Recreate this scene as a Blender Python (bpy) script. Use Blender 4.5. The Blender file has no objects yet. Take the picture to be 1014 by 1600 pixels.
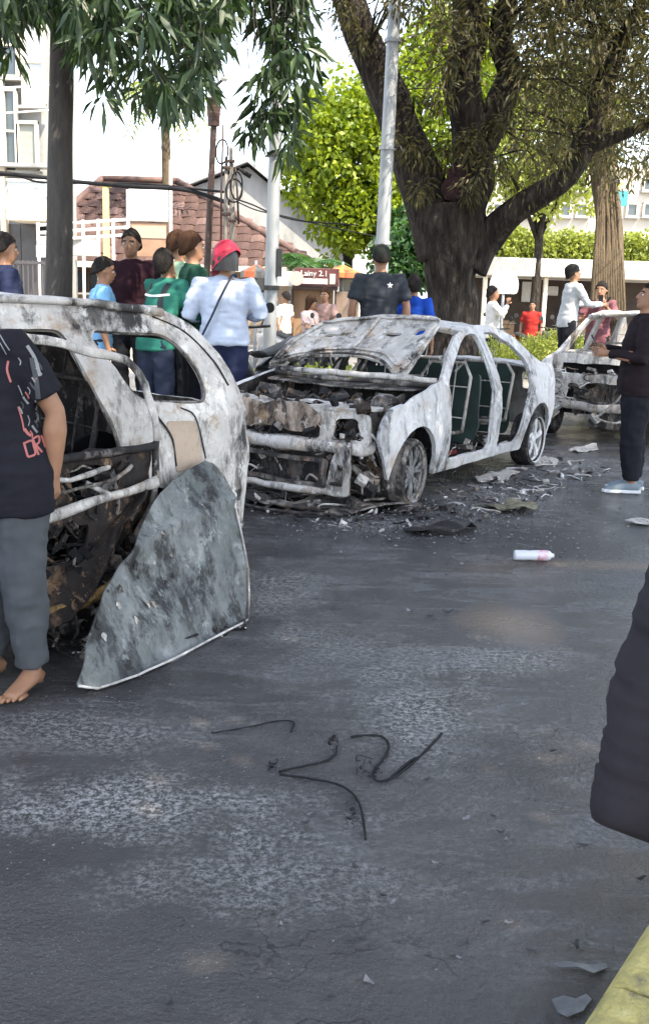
import bpy, bmesh, math, random
import numpy as np
from mathutils import Vector, Matrix, Euler, noise
from mathutils.geometry import delaunay_2d_cdt
random.seed(7)
PI = math.pi
sc = bpy.context.scene
C = sc.collection
# ---------------------------------------------------------------- camera, sky, sun, exposure
CAM_H, FPX = 1.65, 1650.0
PITCH, ROLL = math.atan(352 / FPX), math.radians(1.8)
cam_m = Matrix.Rotation(PI / 2 - PITCH, 3, 'X') @ Matrix.Rotation(ROLL, 3, 'Z')
cd = bpy.data.cameras.new('camera')
cam = bpy.data.objects.new('camera', cd)
C.objects.link(cam)
cam.matrix_world = Matrix.Translation((0, 0, CAM_H)) @ cam_m.to_4x4()
cd.sensor_fit = 'VERTICAL'
cd.sensor_height = 36
cd.lens = 36 * FPX / 1600
cd.clip_end = 2000
sc.camera = cam
SUN_AZ, SUN_EL = math.radians(138), math.radians(54)      # azimuth clockwise from +Y
w = bpy.data.worlds.new('World')
sc.world = w
w.use_nodes = True
nt = w.node_tree
sky = nt.nodes.new('ShaderNodeTexSky')
sky.sky_type = 'NISHITA'
sky.sun_disc = False
sky.sun_elevation = SUN_EL
sky.sun_rotation = SUN_AZ
sky.air_density = 1.0
sky.dust_density = 1.5
sky.ozone_density = 1.0
bg = nt.nodes['Background']
bg.inputs['Strength'].default_value = 0.15
hz = nt.nodes.new('ShaderNodeHueSaturation')      # thin tropical haze: the same sky, less blue
hz.inputs['Saturation'].default_value = 0.58
nt.links.new(sky.outputs[0], hz.inputs['Color'])
nt.links.new(hz.outputs[0], bg.inputs['Color'])
sl = bpy.data.lights.new('sun', 'SUN')
sl.energy = 2.9
sl.angle = math.radians(0.5)
sl.color = (1.0, 0.88, 0.70)
so = bpy.data.objects.new('sun', sl)
C.objects.link(so)
sdir = Vector((math.sin(SUN_AZ) * math.cos(SUN_EL), math.cos(SUN_AZ) * math.cos(SUN_EL), math.sin(SUN_EL)))
so.rotation_euler = sdir.to_track_quat('Z', 'Y').to_euler()
so.location = sdir * 60
sc.view_settings.view_transform = 'Standard'
sc.view_settings.look = 'None'
sc.view_settings.gamma = 1
sc.view_settings.exposure = 2.1
sc.view_settings.use_curve_mapping = False


def at(px, py, Y=None, z=None):
    """a photograph pixel -> the world point on the plane y=Y or z=z"""
    d = cam_m @ Vector(((px - 507) / FPX, -(py - 800) / FPX, -1))
    t = Y / d.y if Y is not None else (z - CAM_H) / d.z
    return Vector((0, 0, CAM_H)) + d * t


# ---------------------------------------------------------------- materials
MATS = {}


def ramp(n, stops):
    e = n.color_ramp.elements
    while len(e) < len(stops):
        e.new(0.5)
    for k, (p, c) in enumerate(stops):
        e[k].position = p
        e[k].color = (*c, 1) if len(c) == 3 else c


def mat(name, stops, scale=4.0, rough=0.7, bump=0.0, bscale=None, stretch=(1, 1, 1), metal=0.0, detail=6, rrough=None,
        spec=0.5, coords='Object', distort=0.0, bdist=0.02):
    """a principled material whose colour runs through a ramp driven by noise"""
    if name in MATS:
        return MATS[name]
    m = bpy.data.materials.new(name)
    m.use_nodes = True
    N, L = m.node_tree.nodes, m.node_tree.links
    b = N['Principled BSDF']
    b.inputs['Roughness'].default_value = rough
    b.inputs['Metallic'].default_value = metal
    b.inputs['Specular IOR Level'].default_value = spec
    if isinstance(stops[0], (int, float)):
        stops = [(0.3, tuple(c * 0.86 for c in stops)), (0.7, tuple(min(1, c * 1.1) for c in stops))]
    tc = N.new('ShaderNodeTexCoord')
    mp = N.new('ShaderNodeMapping')
    mp.inputs['Scale'].default_value = stretch
    L.new(tc.outputs[coords], mp.inputs['Vector'])
    nz = N.new('ShaderNodeTexNoise')
    nz.inputs['Scale'].default_value = scale
    nz.inputs['Detail'].default_value = detail
    nz.inputs['Roughness'].default_value = 0.62
    nz.inputs['Distortion'].default_value = distort
    L.new(mp.outputs[0], nz.inputs['Vector'])
    cr = N.new('ShaderNodeValToRGB')
    ramp(cr, stops)
    L.new(nz.outputs['Fac'], cr.inputs['Fac'])
    L.new(cr.outputs[0], b.inputs['Base Color'])
    if rrough:
        rr = N.new('ShaderNodeMapRange')
        rr.inputs['From Min'].default_value = 0.35
        rr.inputs['From Max'].default_value = 0.65
        rr.inputs['To Min'].default_value = rrough[0]
        rr.inputs['To Max'].default_value = rrough[1]
        L.new(nz.outputs['Fac'], rr.inputs['Value'])
        L.new(rr.outputs[0], b.inputs['Roughness'])
    if bump:
        n2 = N.new('ShaderNodeTexNoise')
        n2.inputs['Scale'].default_value = bscale or scale * 4
        n2.inputs['Detail'].default_value = 5
        L.new(mp.outputs[0], n2.inputs['Vector'])
        bp = N.new('ShaderNodeBump')
        bp.inputs['Strength'].default_value = bump
        bp.inputs['Distance'].default_value = bdist
        L.new(n2.outputs['Fac'], bp.inputs['Height'])
        L.new(bp.outputs[0], b.inputs['Normal'])
    MATS[name] = m
    return m


def leaf_mat(name, a, b_, trans=0.35, rough=0.5):
    m = bpy.data.materials.new(name)
    m.use_nodes = True
    N, L = m.node_tree.nodes, m.node_tree.links
    b = N['Principled BSDF']
    b.inputs['Roughness'].default_value = rough
    g = N.new('ShaderNodeNewGeometry')
    cr = N.new('ShaderNodeValToRGB')
    ramp(cr, [(0.0, a), (1.0, b_)])
    L.new(g.outputs['Random Per Island'], cr.inputs['Fac'])
    L.new(cr.outputs[0], b.inputs['Base Color'])
    t = N.new('ShaderNodeBsdfTranslucent')
    mul = N.new('ShaderNodeMixRGB')
    mul.blend_type = 'MULTIPLY'
    mul.inputs['Fac'].default_value = 1
    mul.inputs['Color2'].default_value = (1.5, 1.5, 0.6, 1)
    L.new(cr.outputs[0], mul.inputs['Color1'])
    L.new(mul.outputs[0], t.inputs['Color'])
    mx = N.new('ShaderNodeMixShader')
    mx.inputs['Fac'].default_value = trans
    L.new(b.outputs[0], mx.inputs[1])
    L.new(t.outputs[0], mx.inputs[2])
    L.new(mx.outputs[0], N['Material Output'].inputs['Surface'])
    MATS[name] = m
    return m


def burnt_mat(name, pale, mid, soot_amt, rust, scale=3.0, sootc=(0.022, 0.021, 0.022), rough=(0.55, 0.9)):
    """fire-stripped sheet metal: pale ash, grey scale, rust bloom and soot, each with its own noise"""
    m = bpy.data.materials.new(name)
    m.use_nodes = True
    N, L = m.node_tree.nodes, m.node_tree.links
    b = N['Principled BSDF']
    b.inputs['Metallic'].default_value = 0.08
    b.inputs['Specular IOR Level'].default_value = 0.22
    tc = N.new('ShaderNodeTexCoord')

    def nz(s, det=7, off=0.0, st=(1, 1, 1), dist=0.15):
        mp = N.new('ShaderNodeMapping')
        mp.inputs['Location'].default_value = (off, off * 1.7, off * 0.6)
        mp.inputs['Scale'].default_value = st
        L.new(tc.outputs['Object'], mp.inputs['Vector'])
        n = N.new('ShaderNodeTexNoise')
        n.inputs['Scale'].default_value = s
        n.inputs['Detail'].default_value = det + 3
        n.inputs['Roughness'].default_value = 0.74
        n.inputs['Distortion'].default_value = dist
        L.new(mp.outputs[0], n.inputs['Vector'])
        return n.outputs['Fac']

    def cr(fac, stops):
        r = N.new('ShaderNodeValToRGB')
        ramp(r, stops)
        L.new(fac, r.inputs['Fac'])
        return r.outputs[0]

    def mix(fac, c1, c2):
        x = N.new('ShaderNodeMixRGB')
        L.new(fac, x.inputs['Fac'])
        for k, c in ((1, c1), (2, c2)):
            if isinstance(c, tuple):
                x.inputs[k].default_value = (*c, 1)
            else:
                L.new(c, x.inputs[k])
        return x.outputs[0]
    base = cr(nz(scale), [(0.32, mid), (0.5, tuple((p + q) / 2 for p, q in zip(pale, mid))), (0.66, pale)])
    fr = cr(nz(scale * 1.3, 7, 5.1), [(0.53, (0, 0, 0)), (0.62, (rust[1],) * 3)])
    c = mix(fr, base, rust[0])
    fs = cr(nz(scale * 0.9, 8, 9.3, (1, 1, 0.55), .25), [(0.60 - 0.20 * soot_amt, (0, 0, 0)), (0.67 - 0.17 * soot_amt, (0.94,) * 3)])
    c = mix(fs, c, sootc)
    fk = cr(nz(scale * 3.2, 8, 4.4, (1, 1, .3), .15), [(0.52, (0, 0, 0)), (0.60, (0.6 + .3 * min(1, max(0, soot_amt)),) * 3)])
    c = mix(fk, c, tuple(q * 0.42 for q in mid))
    fw = cr(nz(scale * 2.1, 8, 12.4, (1, 1, .8), .2), [(0.57, (0, 0, 0)), (0.61, (0.75,) * 3)])
    c = mix(fw, c, tuple(min(1, q * 1.12) for q in pale))
    ff = cr(nz(scale * 14, 4, 2.2), [(0.6, (0, 0, 0)), (0.7, (0.6,) * 3)])
    c = mix(ff, c, tuple(p * 0.35 for p in mid))
    L.new(c, b.inputs['Base Color'])
    mr = N.new('ShaderNodeMapRange')
    mr.inputs['From Min'].default_value = 0.35
    mr.inputs['From Max'].default_value = 0.65
    mr.inputs['To Min'].default_value = rough[0]
    mr.inputs['To Max'].default_value = rough[1]
    L.new(nz(scale * 2, 4, 3.0), mr.inputs['Value'])
    L.new(mr.outputs[0], b.inputs['Roughness'])
    bp = N.new('ShaderNodeBump')
    bp.inputs['Strength'].default_value = 0.5
    bp.inputs['Distance'].default_value = 0.012
    L.new(nz(scale * 5, 6, 1.0), bp.inputs['Height'])
    L.new(bp.outputs[0], b.inputs['Normal'])
    MATS[name] = m
    return m


def flat(name, c, rough=0.6, metal=0.0, spec=0.5):
    return mat(name, c, scale=9, rough=rough, metal=metal, spec=spec)


# ---------------------------------------------------------------- mesh helpers
class MB:
    def __init__(s):
        s.v, s.f, s.m = [], [], []

    def add(s, vs, fs, mi=0):
        o = len(s.v)
        s.v += [tuple(v) for v in vs]
        s.f += [tuple(i + o for i in f) for f in fs]
        s.m += [mi] * len(fs)
        return s

    def box(s, c, size, rz=0.0, rot=None, mi=0):
        R = rot.to_3x3() if rot else Matrix.Rotation(rz, 3, 'Z')
        hx, hy, hz = (k / 2 for k in size)
        c = Vector(c)
        vs = [c + R @ Vector((x * hx, y * hy, z * hz)) for z in (-1, 1) for x, y in ((-1, -1), (1, -1), (1, 1), (-1, 1))]
        return s.add(vs, [(3, 2, 1, 0), (4, 5, 6, 7), (0, 1, 5, 4), (1, 2, 6, 5), (2, 3, 7, 6), (3, 0, 4, 7)], mi)

    def tube(s, path, r, n=8, ell=None, up=None, cap=True, mi=0, closed=False):
        """loft of rings along path; r is a number or list; ell = list of (a, b) multipliers"""
        P = [Vector(p) for p in path]
        k = len(P)
        rs = r if isinstance(r, (list, tuple)) else [r] * k
        vs = []
        prev = None
        for i, p in enumerate(P):
            if closed:
                t = (P[(i + 1) % k] - P[i - 1])
            else:
                t = (P[min(i + 1, k - 1)] - P[max(i - 1, 0)])
            if t.length < 1e-7:
                t = Vector((0, 0, 1))
            t.normalize()
            if prev is None:
                a = Vector(up) if up else (Vector((0, 0, 1)) if abs(t.z) < 0.9 else Vector((0, 1, 0)))
            else:
                a = prev
            a = a - t * a.dot(t)
            if a.length < 1e-6:
                a = t.orthogonal()
            a.normalize()
            prev = a
            b = t.cross(a)
            ea, eb = ell[i] if ell else (1, 1)
            for j in range(n):
                q = 2 * PI * j / n
                vs.append(p + a * (rs[i] * ea * math.cos(q)) + b * (rs[i] * eb * math.sin(q)))
        fs = []
        for i in range(k if closed else k - 1):
            i2 = (i + 1) % k
            for j in range(n):
                j2 = (j + 1) % n
                fs.append((i * n + j, i * n + j2, i2 * n + j2, i2 * n + j))
        if cap and not closed:
            fs.append(tuple(range(n - 1, -1, -1)))
            fs.append(tuple((k - 1) * n + j for j in range(n)))
        return s.add(vs, fs, mi)

    def rings(s, rings, n=16, cap=True, xf=None, mi=0):
        """rings: (cx, cy, cz, rx, ry) stacked along z"""
        vs, fs = [], []
        for cx, cy, cz, rx, ry in rings:
            for j in range(n):
                q = 2 * PI * j / n
                p = Vector((cx + rx * math.cos(q), cy + ry * math.sin(q), cz))
                vs.append(xf(p) if xf else p)
        k = len(rings)
        for i in range(k - 1):
            for j in range(n):
                j2 = (j + 1) % n
                fs.append((i * n + j, i * n + j2, (i + 1) * n + j2, (i + 1) * n + j))
        if cap:
            fs.append(tuple(range(n - 1, -1, -1)))
            fs.append(tuple((k - 1) * n + j for j in range(n)))
        return s.add(vs, fs, mi)

    def lathe(s, prof, n=20, c=(0, 0, 0), axis='Z', mi=0):
        """prof: (radius, along)"""
        vs, fs = [], []
        for r, a in prof:
            for j in range(n):
                q = 2 * PI * j / n
                x, y = r * math.cos(q), r * math.sin(q)
                p = {'Z': (x, y, a), 'Y': (x, a, y), 'X': (a, x, y)}[axis]
                vs.append((p[0] + c[0], p[1] + c[1], p[2] + c[2]))
        for i in range(len(prof) - 1):
            for j in range(n):
                j2 = (j + 1) % n
                fs.append((i * n + j, i * n + j2, (i + 1) * n + j2, (i + 1) * n + j))
        return s.add(vs, fs, mi)

    def dent(s, amp, f=7.0, seed=0.0):
        """bend and dent every point by noise"""
        s.v = [tuple(Vector(v) + noise.noise_vector(Vector(v) * f + Vector((seed, 0, 0))) * amp + noise.noise_vector(Vector(v) * f * 4 + Vector((0, seed, 0))) * amp * .3) for v in s.v]
        return s

    def mesh(s, name='mesh'):
        me = bpy.data.meshes.new(name)
        me.from_pydata(s.v, [], s.f)
        if any(s.m):
            me.polygons.foreach_set('material_index', s.m)
        me.update()
        return me

    def build(s, name, mats, parent=None, smooth=False, bevel=0.0, **kw):
        return link(name, s.mesh(name), mats, parent, smooth, bevel, **kw)


def link(name, me, mats, parent=None, smooth=False, bevel=0.0, loc=None, rz=None):
    o = bpy.data.objects.new(name, me)
    for m in (mats if isinstance(mats, (list, tuple)) else [mats]):
        me.materials.append(m)
    C.objects.link(o)
    if parent:
        o.parent = parent
    if smooth:
        me.polygons.foreach_set('use_smooth', [True] * len(me.polygons))
        if smooth == 'auto':
            me.set_sharp_from_angle(angle=math.radians(40))
    if bevel:
        b = o.modifiers.new('bevel', 'BEVEL')
        b.width = bevel
        b.segments = 2
        b.limit_method = 'ANGLE'
    if loc is not None:
        o.location = loc
    if rz is not None:
        o.rotation_euler.z = rz
    return o


def tag(o, label=None, cat=None, group=None, kind=None):
    if label:
        o['label'] = label
    if cat:
        o['category'] = cat
    if group:
        o['group'] = group
    if kind:
        o['kind'] = kind
    return o


def thing(name, label, cat, loc=(0, 0, 0), rz=0.0, group=None):
    o = bpy.data.objects.new(name, None)
    o.empty_display_size = 0.1
    C.objects.link(o)
    o.location = loc
    o.rotation_euler.z = rz
    return tag(o, label, cat, group)


def copy_tree(o, parent=None):
    c = o.copy()
    C.objects.link(c)
    c.parent = parent
    for ch in list(o.children):
        copy_tree(ch, c)
    return c


def catmull(pts, n=6, closed=False):
    P = [Vector(p) for p in pts]
    out = []
    k = len(P)
    for i in range(k if closed else k - 1):
        p0 = P[i - 1] if (closed or i > 0) else P[0] * 2 - P[1]
        p1, p2 = P[i], P[(i + 1) % k]
        p3 = P[(i + 2) % k] if (closed or i + 2 < k) else P[-1] * 2 - P[-2]
        for j in range(n):
            t = j / n
            out.append(0.5 * ((2 * p1) + (p2 - p0) * t + (2 * p0 - 5 * p1 + 4 * p2 - p3) * t * t + (3 * p1 - p0 - 3 * p2 + p3) * t ** 3))
    if not closed:
        out.append(P[-1].copy())
    return out


def interp_r(rs, n):
    out = []
    for i in range(len(rs) - 1):
        for j in range(n):
            out.append(rs[i] + (rs[i + 1] - rs[i]) * j / n)
    out.append(rs[-1])
    return out


def rnd_poly(pts, r=0.04, seg=4):
    """round the corners of a closed polygon; a point may bring its own radius as a third value"""
    out = []
    k = len(pts)
    for i in range(k):
        p = Vector(pts[i][:2])
        rr = pts[i][2] if len(pts[i]) > 2 else r
        a, b = Vector(pts[i - 1][:2]) - p, Vector(pts[(i + 1) % k][:2]) - p
        d = min(rr, a.length * 0.45, b.length * 0.45)
        if d < 1e-4:
            out.append((p.x, p.y))
            continue
        s, e = p + a.normalized() * d, p + b.normalized() * d
        for j in range(seg + 1):
            t = j / seg
            q = s * (1 - t) ** 2 + p * (2 * t * (1 - t)) + e * t * t
            out.append((q.x, q.y))
    return out


def inside(pt, poly):
    x, y = pt
    c = False
    j = len(poly) - 1
    for i in range(len(poly)):
        xi, yi = poly[i]
        xj, yj = poly[j]
        if (yi > y) != (yj > y) and x < (xj - xi) * (y - yi) / (yj - yi) + xi:
            c = not c
        j = i
    return c


def panel2d(name, outline, holes, fn, mats, parent=None, step=0.08, thick=0.02, flip=False, crumple=0.0, seed=0, smooth=True, inner=None):
    """a sheet cut to an outline with holes, laid on the surface fn(u, v), with thickness"""
    vs, es = [], []
    for loop in [outline] + list(holes):
        dens = []
        for i in range(len(loop)):
            a, b = Vector(loop[i]), Vector(loop[(i + 1) % len(loop)])
            k = max(1, int((b - a).length / step))
            dens += [a + (b - a) * (j / k) for j in range(k)]
        o = len(vs)
        vs += dens
        es += [(o + i, o + (i + 1) % len(dens)) for i in range(len(dens))]
    xs = [p[0] for p in outline]
    ys = [p[1] for p in outline]
    rg = random.Random(seed)
    y = min(ys) + step / 2
    while y < max(ys):
        x = min(xs) + step / 2
        while x < max(xs):
            p = (x + rg.uniform(-.2, .2) * step, y + rg.uniform(-.2, .2) * step)
            if inside(p, outline) and not any(inside(p, h) for h in holes):
                vs.append(Vector(p))
            x += step
        y += step
    r = delaunay_2d_cdt([Vector(v[:2]) for v in vs], es, [], 0, 1e-5)
    V2, F2 = r[0], r[2]
    fs = []
    for f in F2:
        c = sum((V2[i] for i in f), Vector((0, 0))) / len(f)
        if inside(c, outline) and not any(inside(c, h) for h in holes):
            a, b, d = V2[f[0]], V2[f[1]], V2[f[2]]
            ccw = (b - a).cross(d - a) > 0
            fs.append(tuple(f) if ccw != flip else tuple(reversed(f)))
    v3 = []
    for p in V2:
        q = Vector(fn(p.x, p.y))
        if crumple:
            q += noise.noise_vector(Vector((q.x * 5 + seed, q.y * 5, q.z * 5))) * crumple
            q += noise.noise_vector(Vector((q.x * 14 + seed, q.y * 14, q.z * 14))) * crumple * 0.35
        v3.append(tuple(q))
    me = bpy.data.meshes.new(name)
    me.from_pydata(v3, [], fs)
    me.update()
    o = link(name, me, mats, parent)
    if smooth:
        me.polygons.foreach_set('use_smooth', [True] * len(me.polygons))
    if thick:
        s = o.modifiers.new('solidify', 'SOLIDIFY')
        s.thickness = thick
        s.offset = -1
        s.use_even_offset = False
        if inner:
            me.materials.append(inner)
            s.material_offset = 1
        es_ = o.modifiers.new('crisp edges', 'EDGE_SPLIT')
        es_.split_angle = math.radians(42)
    return o


def remeshed(mb, voxel=0.014, smooth=3, wrinkle=0.0, wscale=(9, 9, 16), seed=0.0):
    me = mb.mesh('tmp')
    o = bpy.data.objects.new('tmp', me)
    C.objects.link(o)
    r = o.modifiers.new('r', 'REMESH')
    r.mode = 'VOXEL'
    r.voxel_size = voxel
    if smooth:
        s = o.modifiers.new('s', 'SMOOTH')
        s.factor = 0.5
        s.iterations = smooth
    dg = bpy.context.evaluated_depsgraph_get()
    m2 = bpy.data.meshes.new_from_object(o.evaluated_get(dg))
    bpy.data.objects.remove(o)
    bpy.data.meshes.remove(me)
    if wrinkle:
        n = len(m2.vertices)
        co = np.empty(n * 3)
        no = np.empty(n * 3)
        m2.vertices.foreach_get('co', co)
        m2.vertices.foreach_get('normal', no)
        co = co.reshape(-1, 3)
        no = no.reshape(-1, 3)
        for i in range(n):
            x, y, z = co[i]
            d = noise.noise(Vector((x * wscale[0] + seed, y * wscale[1], z * wscale[2])))
            d2 = abs(noise.noise(Vector((x * wscale[0] * .6 + 7 + seed + z * 6, y * wscale[1] * .6, z * wscale[2] * 1.4)))) - .22
            co[i] += no[i] * (wrinkle * (0.55 * d - 0.9 * d2))
        m2.vertices.foreach_set('co', co.ravel())
        m2.update()
    m2.polygons.foreach_set('use_smooth', [True] * len(m2.polygons))
    return m2


def merge_mesh(me, mb):
    """append the shells of mb to a finished mesh (fingers onto a body)"""
    bm = bmesh.new()
    bm.from_mesh(me)
    nv = [bm.verts.new(v) for v in mb.v]
    for f in mb.f:
        try:
            fc = bm.faces.new([nv[i] for i in f])
            fc.smooth = True
        except ValueError:
            pass
    bm.to_mesh(me)
    bm.free()
    return me


def leaf_mesh(name, base, dirs, length, width, droop=0.25, seed=0):
    """many separate pointed leaves: base points and directions as arrays; each leaf is folded and bends down"""
    rg = np.random.default_rng(seed)
    n = len(base)
    d = dirs / np.linalg.norm(dirs, axis=1, keepdims=True)
    ln = (length * rg.uniform(.7, 1.25, n))[:, None]
    rv = rg.normal(size=(n, 3))
    sd = np.cross(d, rv)
    sd /= np.linalg.norm(sd, axis=1, keepdims=True) + 1e-9
    up = np.cross(sd, d)
    wd = width * rg.uniform(.75, 1.2, n)[:, None]
    dn = np.array([0, 0, -1.0])
    mid = base + d * ln * .45 + dn * ln * droop * .25
    tip = base + d * ln * .93 + dn * ln * droop
    l = mid + sd * wd * .5 + up * wd * .18
    r = mid - sd * wd * .5 + up * wd * .18
    V = np.stack([base, l, tip, r], 1).reshape(-1, 3)
    me = bpy.data.meshes.new(name)
    me.vertices.add(4 * n)
    me.vertices.foreach_set('co', V.ravel())
    me.loops.add(6 * n)
    me.polygons.add(2 * n)
    i = np.arange(n)[:, None] * 4
    me.loops.foreach_set('vertex_index', (i + np.array([[0, 2, 1, 0, 3, 2]])).ravel().astype(np.int32))
    me.polygons.foreach_set('loop_start', (np.arange(2 * n) * 3).astype(np.int32))
    me.update(calc_edges=True)
    me.validate()
    return me


# ---------------------------------------------------------------- shared materials
ASH = burnt_mat('ash_metal', (0.70, 0.675, 0.64), (0.36, 0.335, 0.31), 0.42, ((0.33, 0.20, 0.10), 0.6), 2.8)
ASHW = burnt_mat('ash_metal_bluish', (0.70, 0.70, 0.70), (0.44, 0.435, 0.44), 0.24, ((0.44, 0.31, 0.19), 0.6), 2.3)
SCORCH = burnt_mat('scorched_metal', (0.34, 0.31, 0.28), (0.10, 0.09, 0.085), 0.75, ((0.22, 0.12, 0.06), 0.7), 4.0)
SOOT = burnt_mat('sooty_metal', (0.16, 0.14, 0.13), (0.035, 0.033, 0.033), 1.0, ((0.16, 0.085, 0.045), 0.6), 5.0)
BROWN = burnt_mat('rust_brown_metal', (0.26, 0.17, 0.11), (0.045, 0.032, 0.027), 1.0, ((0.30, 0.17, 0.06), 0.7), 4.5)
TAN = burnt_mat('tan_primer', (0.55, 0.44, 0.34), (0.44, 0.35, 0.28), -0.3, ((0.36, 0.26, 0.18), 0.3), 2.0)
PANEL = burnt_mat('blistered_grey_paint', (0.25, 0.265, 0.26), (0.065, 0.072, 0.073), 0.42, ((0.09, 0.11, 0.095), 0.6), 3.4, rough=(0.35, 0.75))
WIRE = flat('burnt_wire', (0.02, 0.02, 0.022), 0.8, spec=.15)
DARK = flat('charred_black', (0.014, 0.014, 0.015), 0.9, spec=.1)
GREENDK = mat('charred_green_trim', [(0.35, (0.008, 0.02, 0.018)), (0.65, (0.02, 0.045, 0.04))], 3, 0.6)
WHITE = flat('white_paint', (0.78, 0.77, 0.75), 0.5)
CREAM = flat('cream_paint', (0.72, 0.66, 0.54), 0.6)
CONC = mat('pale_concrete', [(0.3, (0.30, 0.29, 0.27)), (0.7, (0.42, 0.41, 0.38))], 3, 0.85, 0.3)
GLASS = mat('dark_window_glass', [(0.3, (0.03, 0.045, 0.055)), (0.7, (0.06, 0.08, 0.09))], 1.2, 0.08, spec=0.8)
GALV = mat('galvanised_pole', [(0.3, (0.26, 0.28, 0.30)), (0.7, (0.40, 0.42, 0.44))], 2.5, 0.5, stretch=(3, 3, .6), metal=0.3)


def asphalt():
    m = bpy.data.materials.new('worn_sooty_asphalt')
    m.use_nodes = True
    N, L = m.node_tree.nodes, m.node_tree.links
    b = N['Principled BSDF']
    tc = N.new('ShaderNodeTexCoord')

    def mapped(rot=0.0, scale=(1, 1, 1), loc=(0, 0, 0)):
        mp = N.new('ShaderNodeMapping')
        mp.inputs['Rotation'].default_value = (0, 0, rot)
        mp.inputs['Scale'].default_value = scale
        mp.inputs['Location'].default_value = loc
        L.new(tc.outputs['Object'], mp.inputs['Vector'])
        return mp.outputs[0]

    def nz(vec, s, det=6, rough=0.6, dist=0.0):
        n = N.new('ShaderNodeTexNoise')
        n.inputs['Scale'].default_value = s
        n.inputs['Detail'].default_value = det
        n.inputs['Roughness'].default_value = rough
        n.inputs['Distortion'].default_value = dist
        L.new(vec, n.inputs['Vector'])
        return n.outputs['Fac']

    def cr(fac, stops):
        r = N.new('ShaderNodeValToRGB')
        ramp(r, stops)
        L.new(fac, r.inputs['Fac'])
        return r.outputs[0]

    def mix(fac, a, c, mode='MIX'):
        x = N.new('ShaderNodeMixRGB')
        x.blend_type = mode
        if isinstance(fac, float):
            x.inputs['Fac'].default_value = fac
        else:
            L.new(fac, x.inputs['Fac'])
        for k, v in ((1, a), (2, c)):
            if isinstance(v, tuple):
                x.inputs[k].default_value = (*v, 1)
            else:
                L.new(v, x.inputs[k])
        return x.outputs[0]

    def math_(op, a, c):
        x = N.new('ShaderNodeMath')
        x.operation = op
        for k, v in ((0, a), (1, c)):
            if isinstance(v, (int, float)):
                x.inputs[k].default_value = v
            else:
                L.new(v, x.inputs[k])
        return x.outputs[0]
    o0 = mapped()
    big = nz(o0, 0.55, 5)
    med = nz(o0, 3.2, 7, 0.65)
    fine = nz(o0, 70, 4, 0.7)
    col = cr(big, [(0.35, (0.046, 0.045, 0.046)), (0.6, (0.092, 0.089, 0.090))])
    col = mix(cr(med, [(0.42, (0, 0, 0)), (0.75, (0.5,) * 3)]), col, (0.038, 0.036, 0.037))
    # hairline cracks in patches
    vc = N.new('ShaderNodeTexVoronoi')
    vc.feature = 'DISTANCE_TO_EDGE'
    vc.inputs['Scale'].default_value = 2.1
    wv = N.new('ShaderNodeVectorMath')
    wv.operation = 'ADD'
    nv_ = N.new('ShaderNodeTexNoise')
    nv_.inputs['Scale'].default_value = 3.0
    nv_.inputs['Detail'].default_value = 6
    L.new(o0, nv_.inputs['Vector'])
    L.new(o0, wv.inputs[0])
    sv_ = N.new('ShaderNodeVectorMath')
    sv_.operation = 'SCALE'
    sv_.inputs['Scale'].default_value = 0.5
    L.new(nv_.outputs['Color'], sv_.inputs[0])
    L.new(sv_.outputs[0], wv.inputs[1])
    L.new(wv.outputs[0], vc.inputs['Vector'])
    crk = math_('MULTIPLY', cr(vc.outputs['Distance'], [(0.004, (0.8,) * 3), (0.011, (0, 0, 0))]), cr(nz(o0, 0.7, 3), [(0.48, (0, 0, 0)), (0.56, (1,) * 3)]))
    col = mix(crk, col, (0.018, 0.018, 0.018))
    # ash and dried foam washed into streaks along the road
    st = nz(mapped(-0.45, (1.0, 3.0, 1)), 1.6, 8, 0.7, 0.8)
    patch = nz(mapped(0.0, (1, 1, 1), (3.3, 1.1, 0)), 0.42, 3)
    ash = math_('MULTIPLY', cr(st, [(0.46, (0, 0, 0)), (0.68, (1,) * 3)]), cr(patch, [(0.38, (0, 0, 0)), (0.55, (1,) * 3)]))
    grit = cr(nz(o0, 38, 5, 0.75), [(0.46, (0, 0, 0)), (0.62, (1,) * 3)])
    ashg = math_('MULTIPLY', ash, math_('ADD', math_('MULTIPLY', grit, 0.75), 0.12))
    col = mix(ashg, col, (0.30, 0.30, 0.31))
    # stone chips of the worn surface
    vo = N.new('ShaderNodeTexVoronoi')
    vo.inputs['Scale'].default_value = 95
    L.new(o0, vo.inputs['Vector'])
    chip = math_('MULTIPLY', cr(vo.outputs['Distance'], [(0.10, (1,) * 3), (0.22, (0, 0, 0))]),
                 cr(nz(o0, 1.1, 4), [(0.40, (0.08,) * 3), (0.60, (0.7,) * 3)]))
    col = mix(chip, col, (0.22, 0.22, 0.23))
    def blot(col, spots, c, nscale, namp, p0=0.25, p1=1.0):
        """stains with ragged outlines round given places"""
        for (sx, sy, rx, ry, am) in spots:
            v = mapped(0, (1 / rx, 1 / ry, 1), (-sx / rx, -sy / ry, 0))
            ln = N.new('ShaderNodeVectorMath')
            ln.operation = 'LENGTH'
            L.new(v, ln.inputs[0])
            f = math_('ADD', ln.outputs['Value'], math_('MULTIPLY', math_('SUBTRACT', nz(o0, nscale, 8, .7), 0.5), namp))
            col = mix(cr(f, [(p0, (am,) * 3), (p1, (0, 0, 0))]), col, c)
        return col
    col = blot(col, ((-.1, 7.7, 1.5, 1.3, .85), (-1.2, 5.2, 1.4, 1.6, .85), (1.2, 9.6, 1.2, 1.6, .7), (-.55, 6.3, .7, .8, .7)), (0.018, 0.018, 0.019), 3.0, 2.2)
    gr2 = cr(nz(o0, 44, 7, .85), [(0.47, (0, 0, 0)), (0.56, (1,) * 3)])
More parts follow.
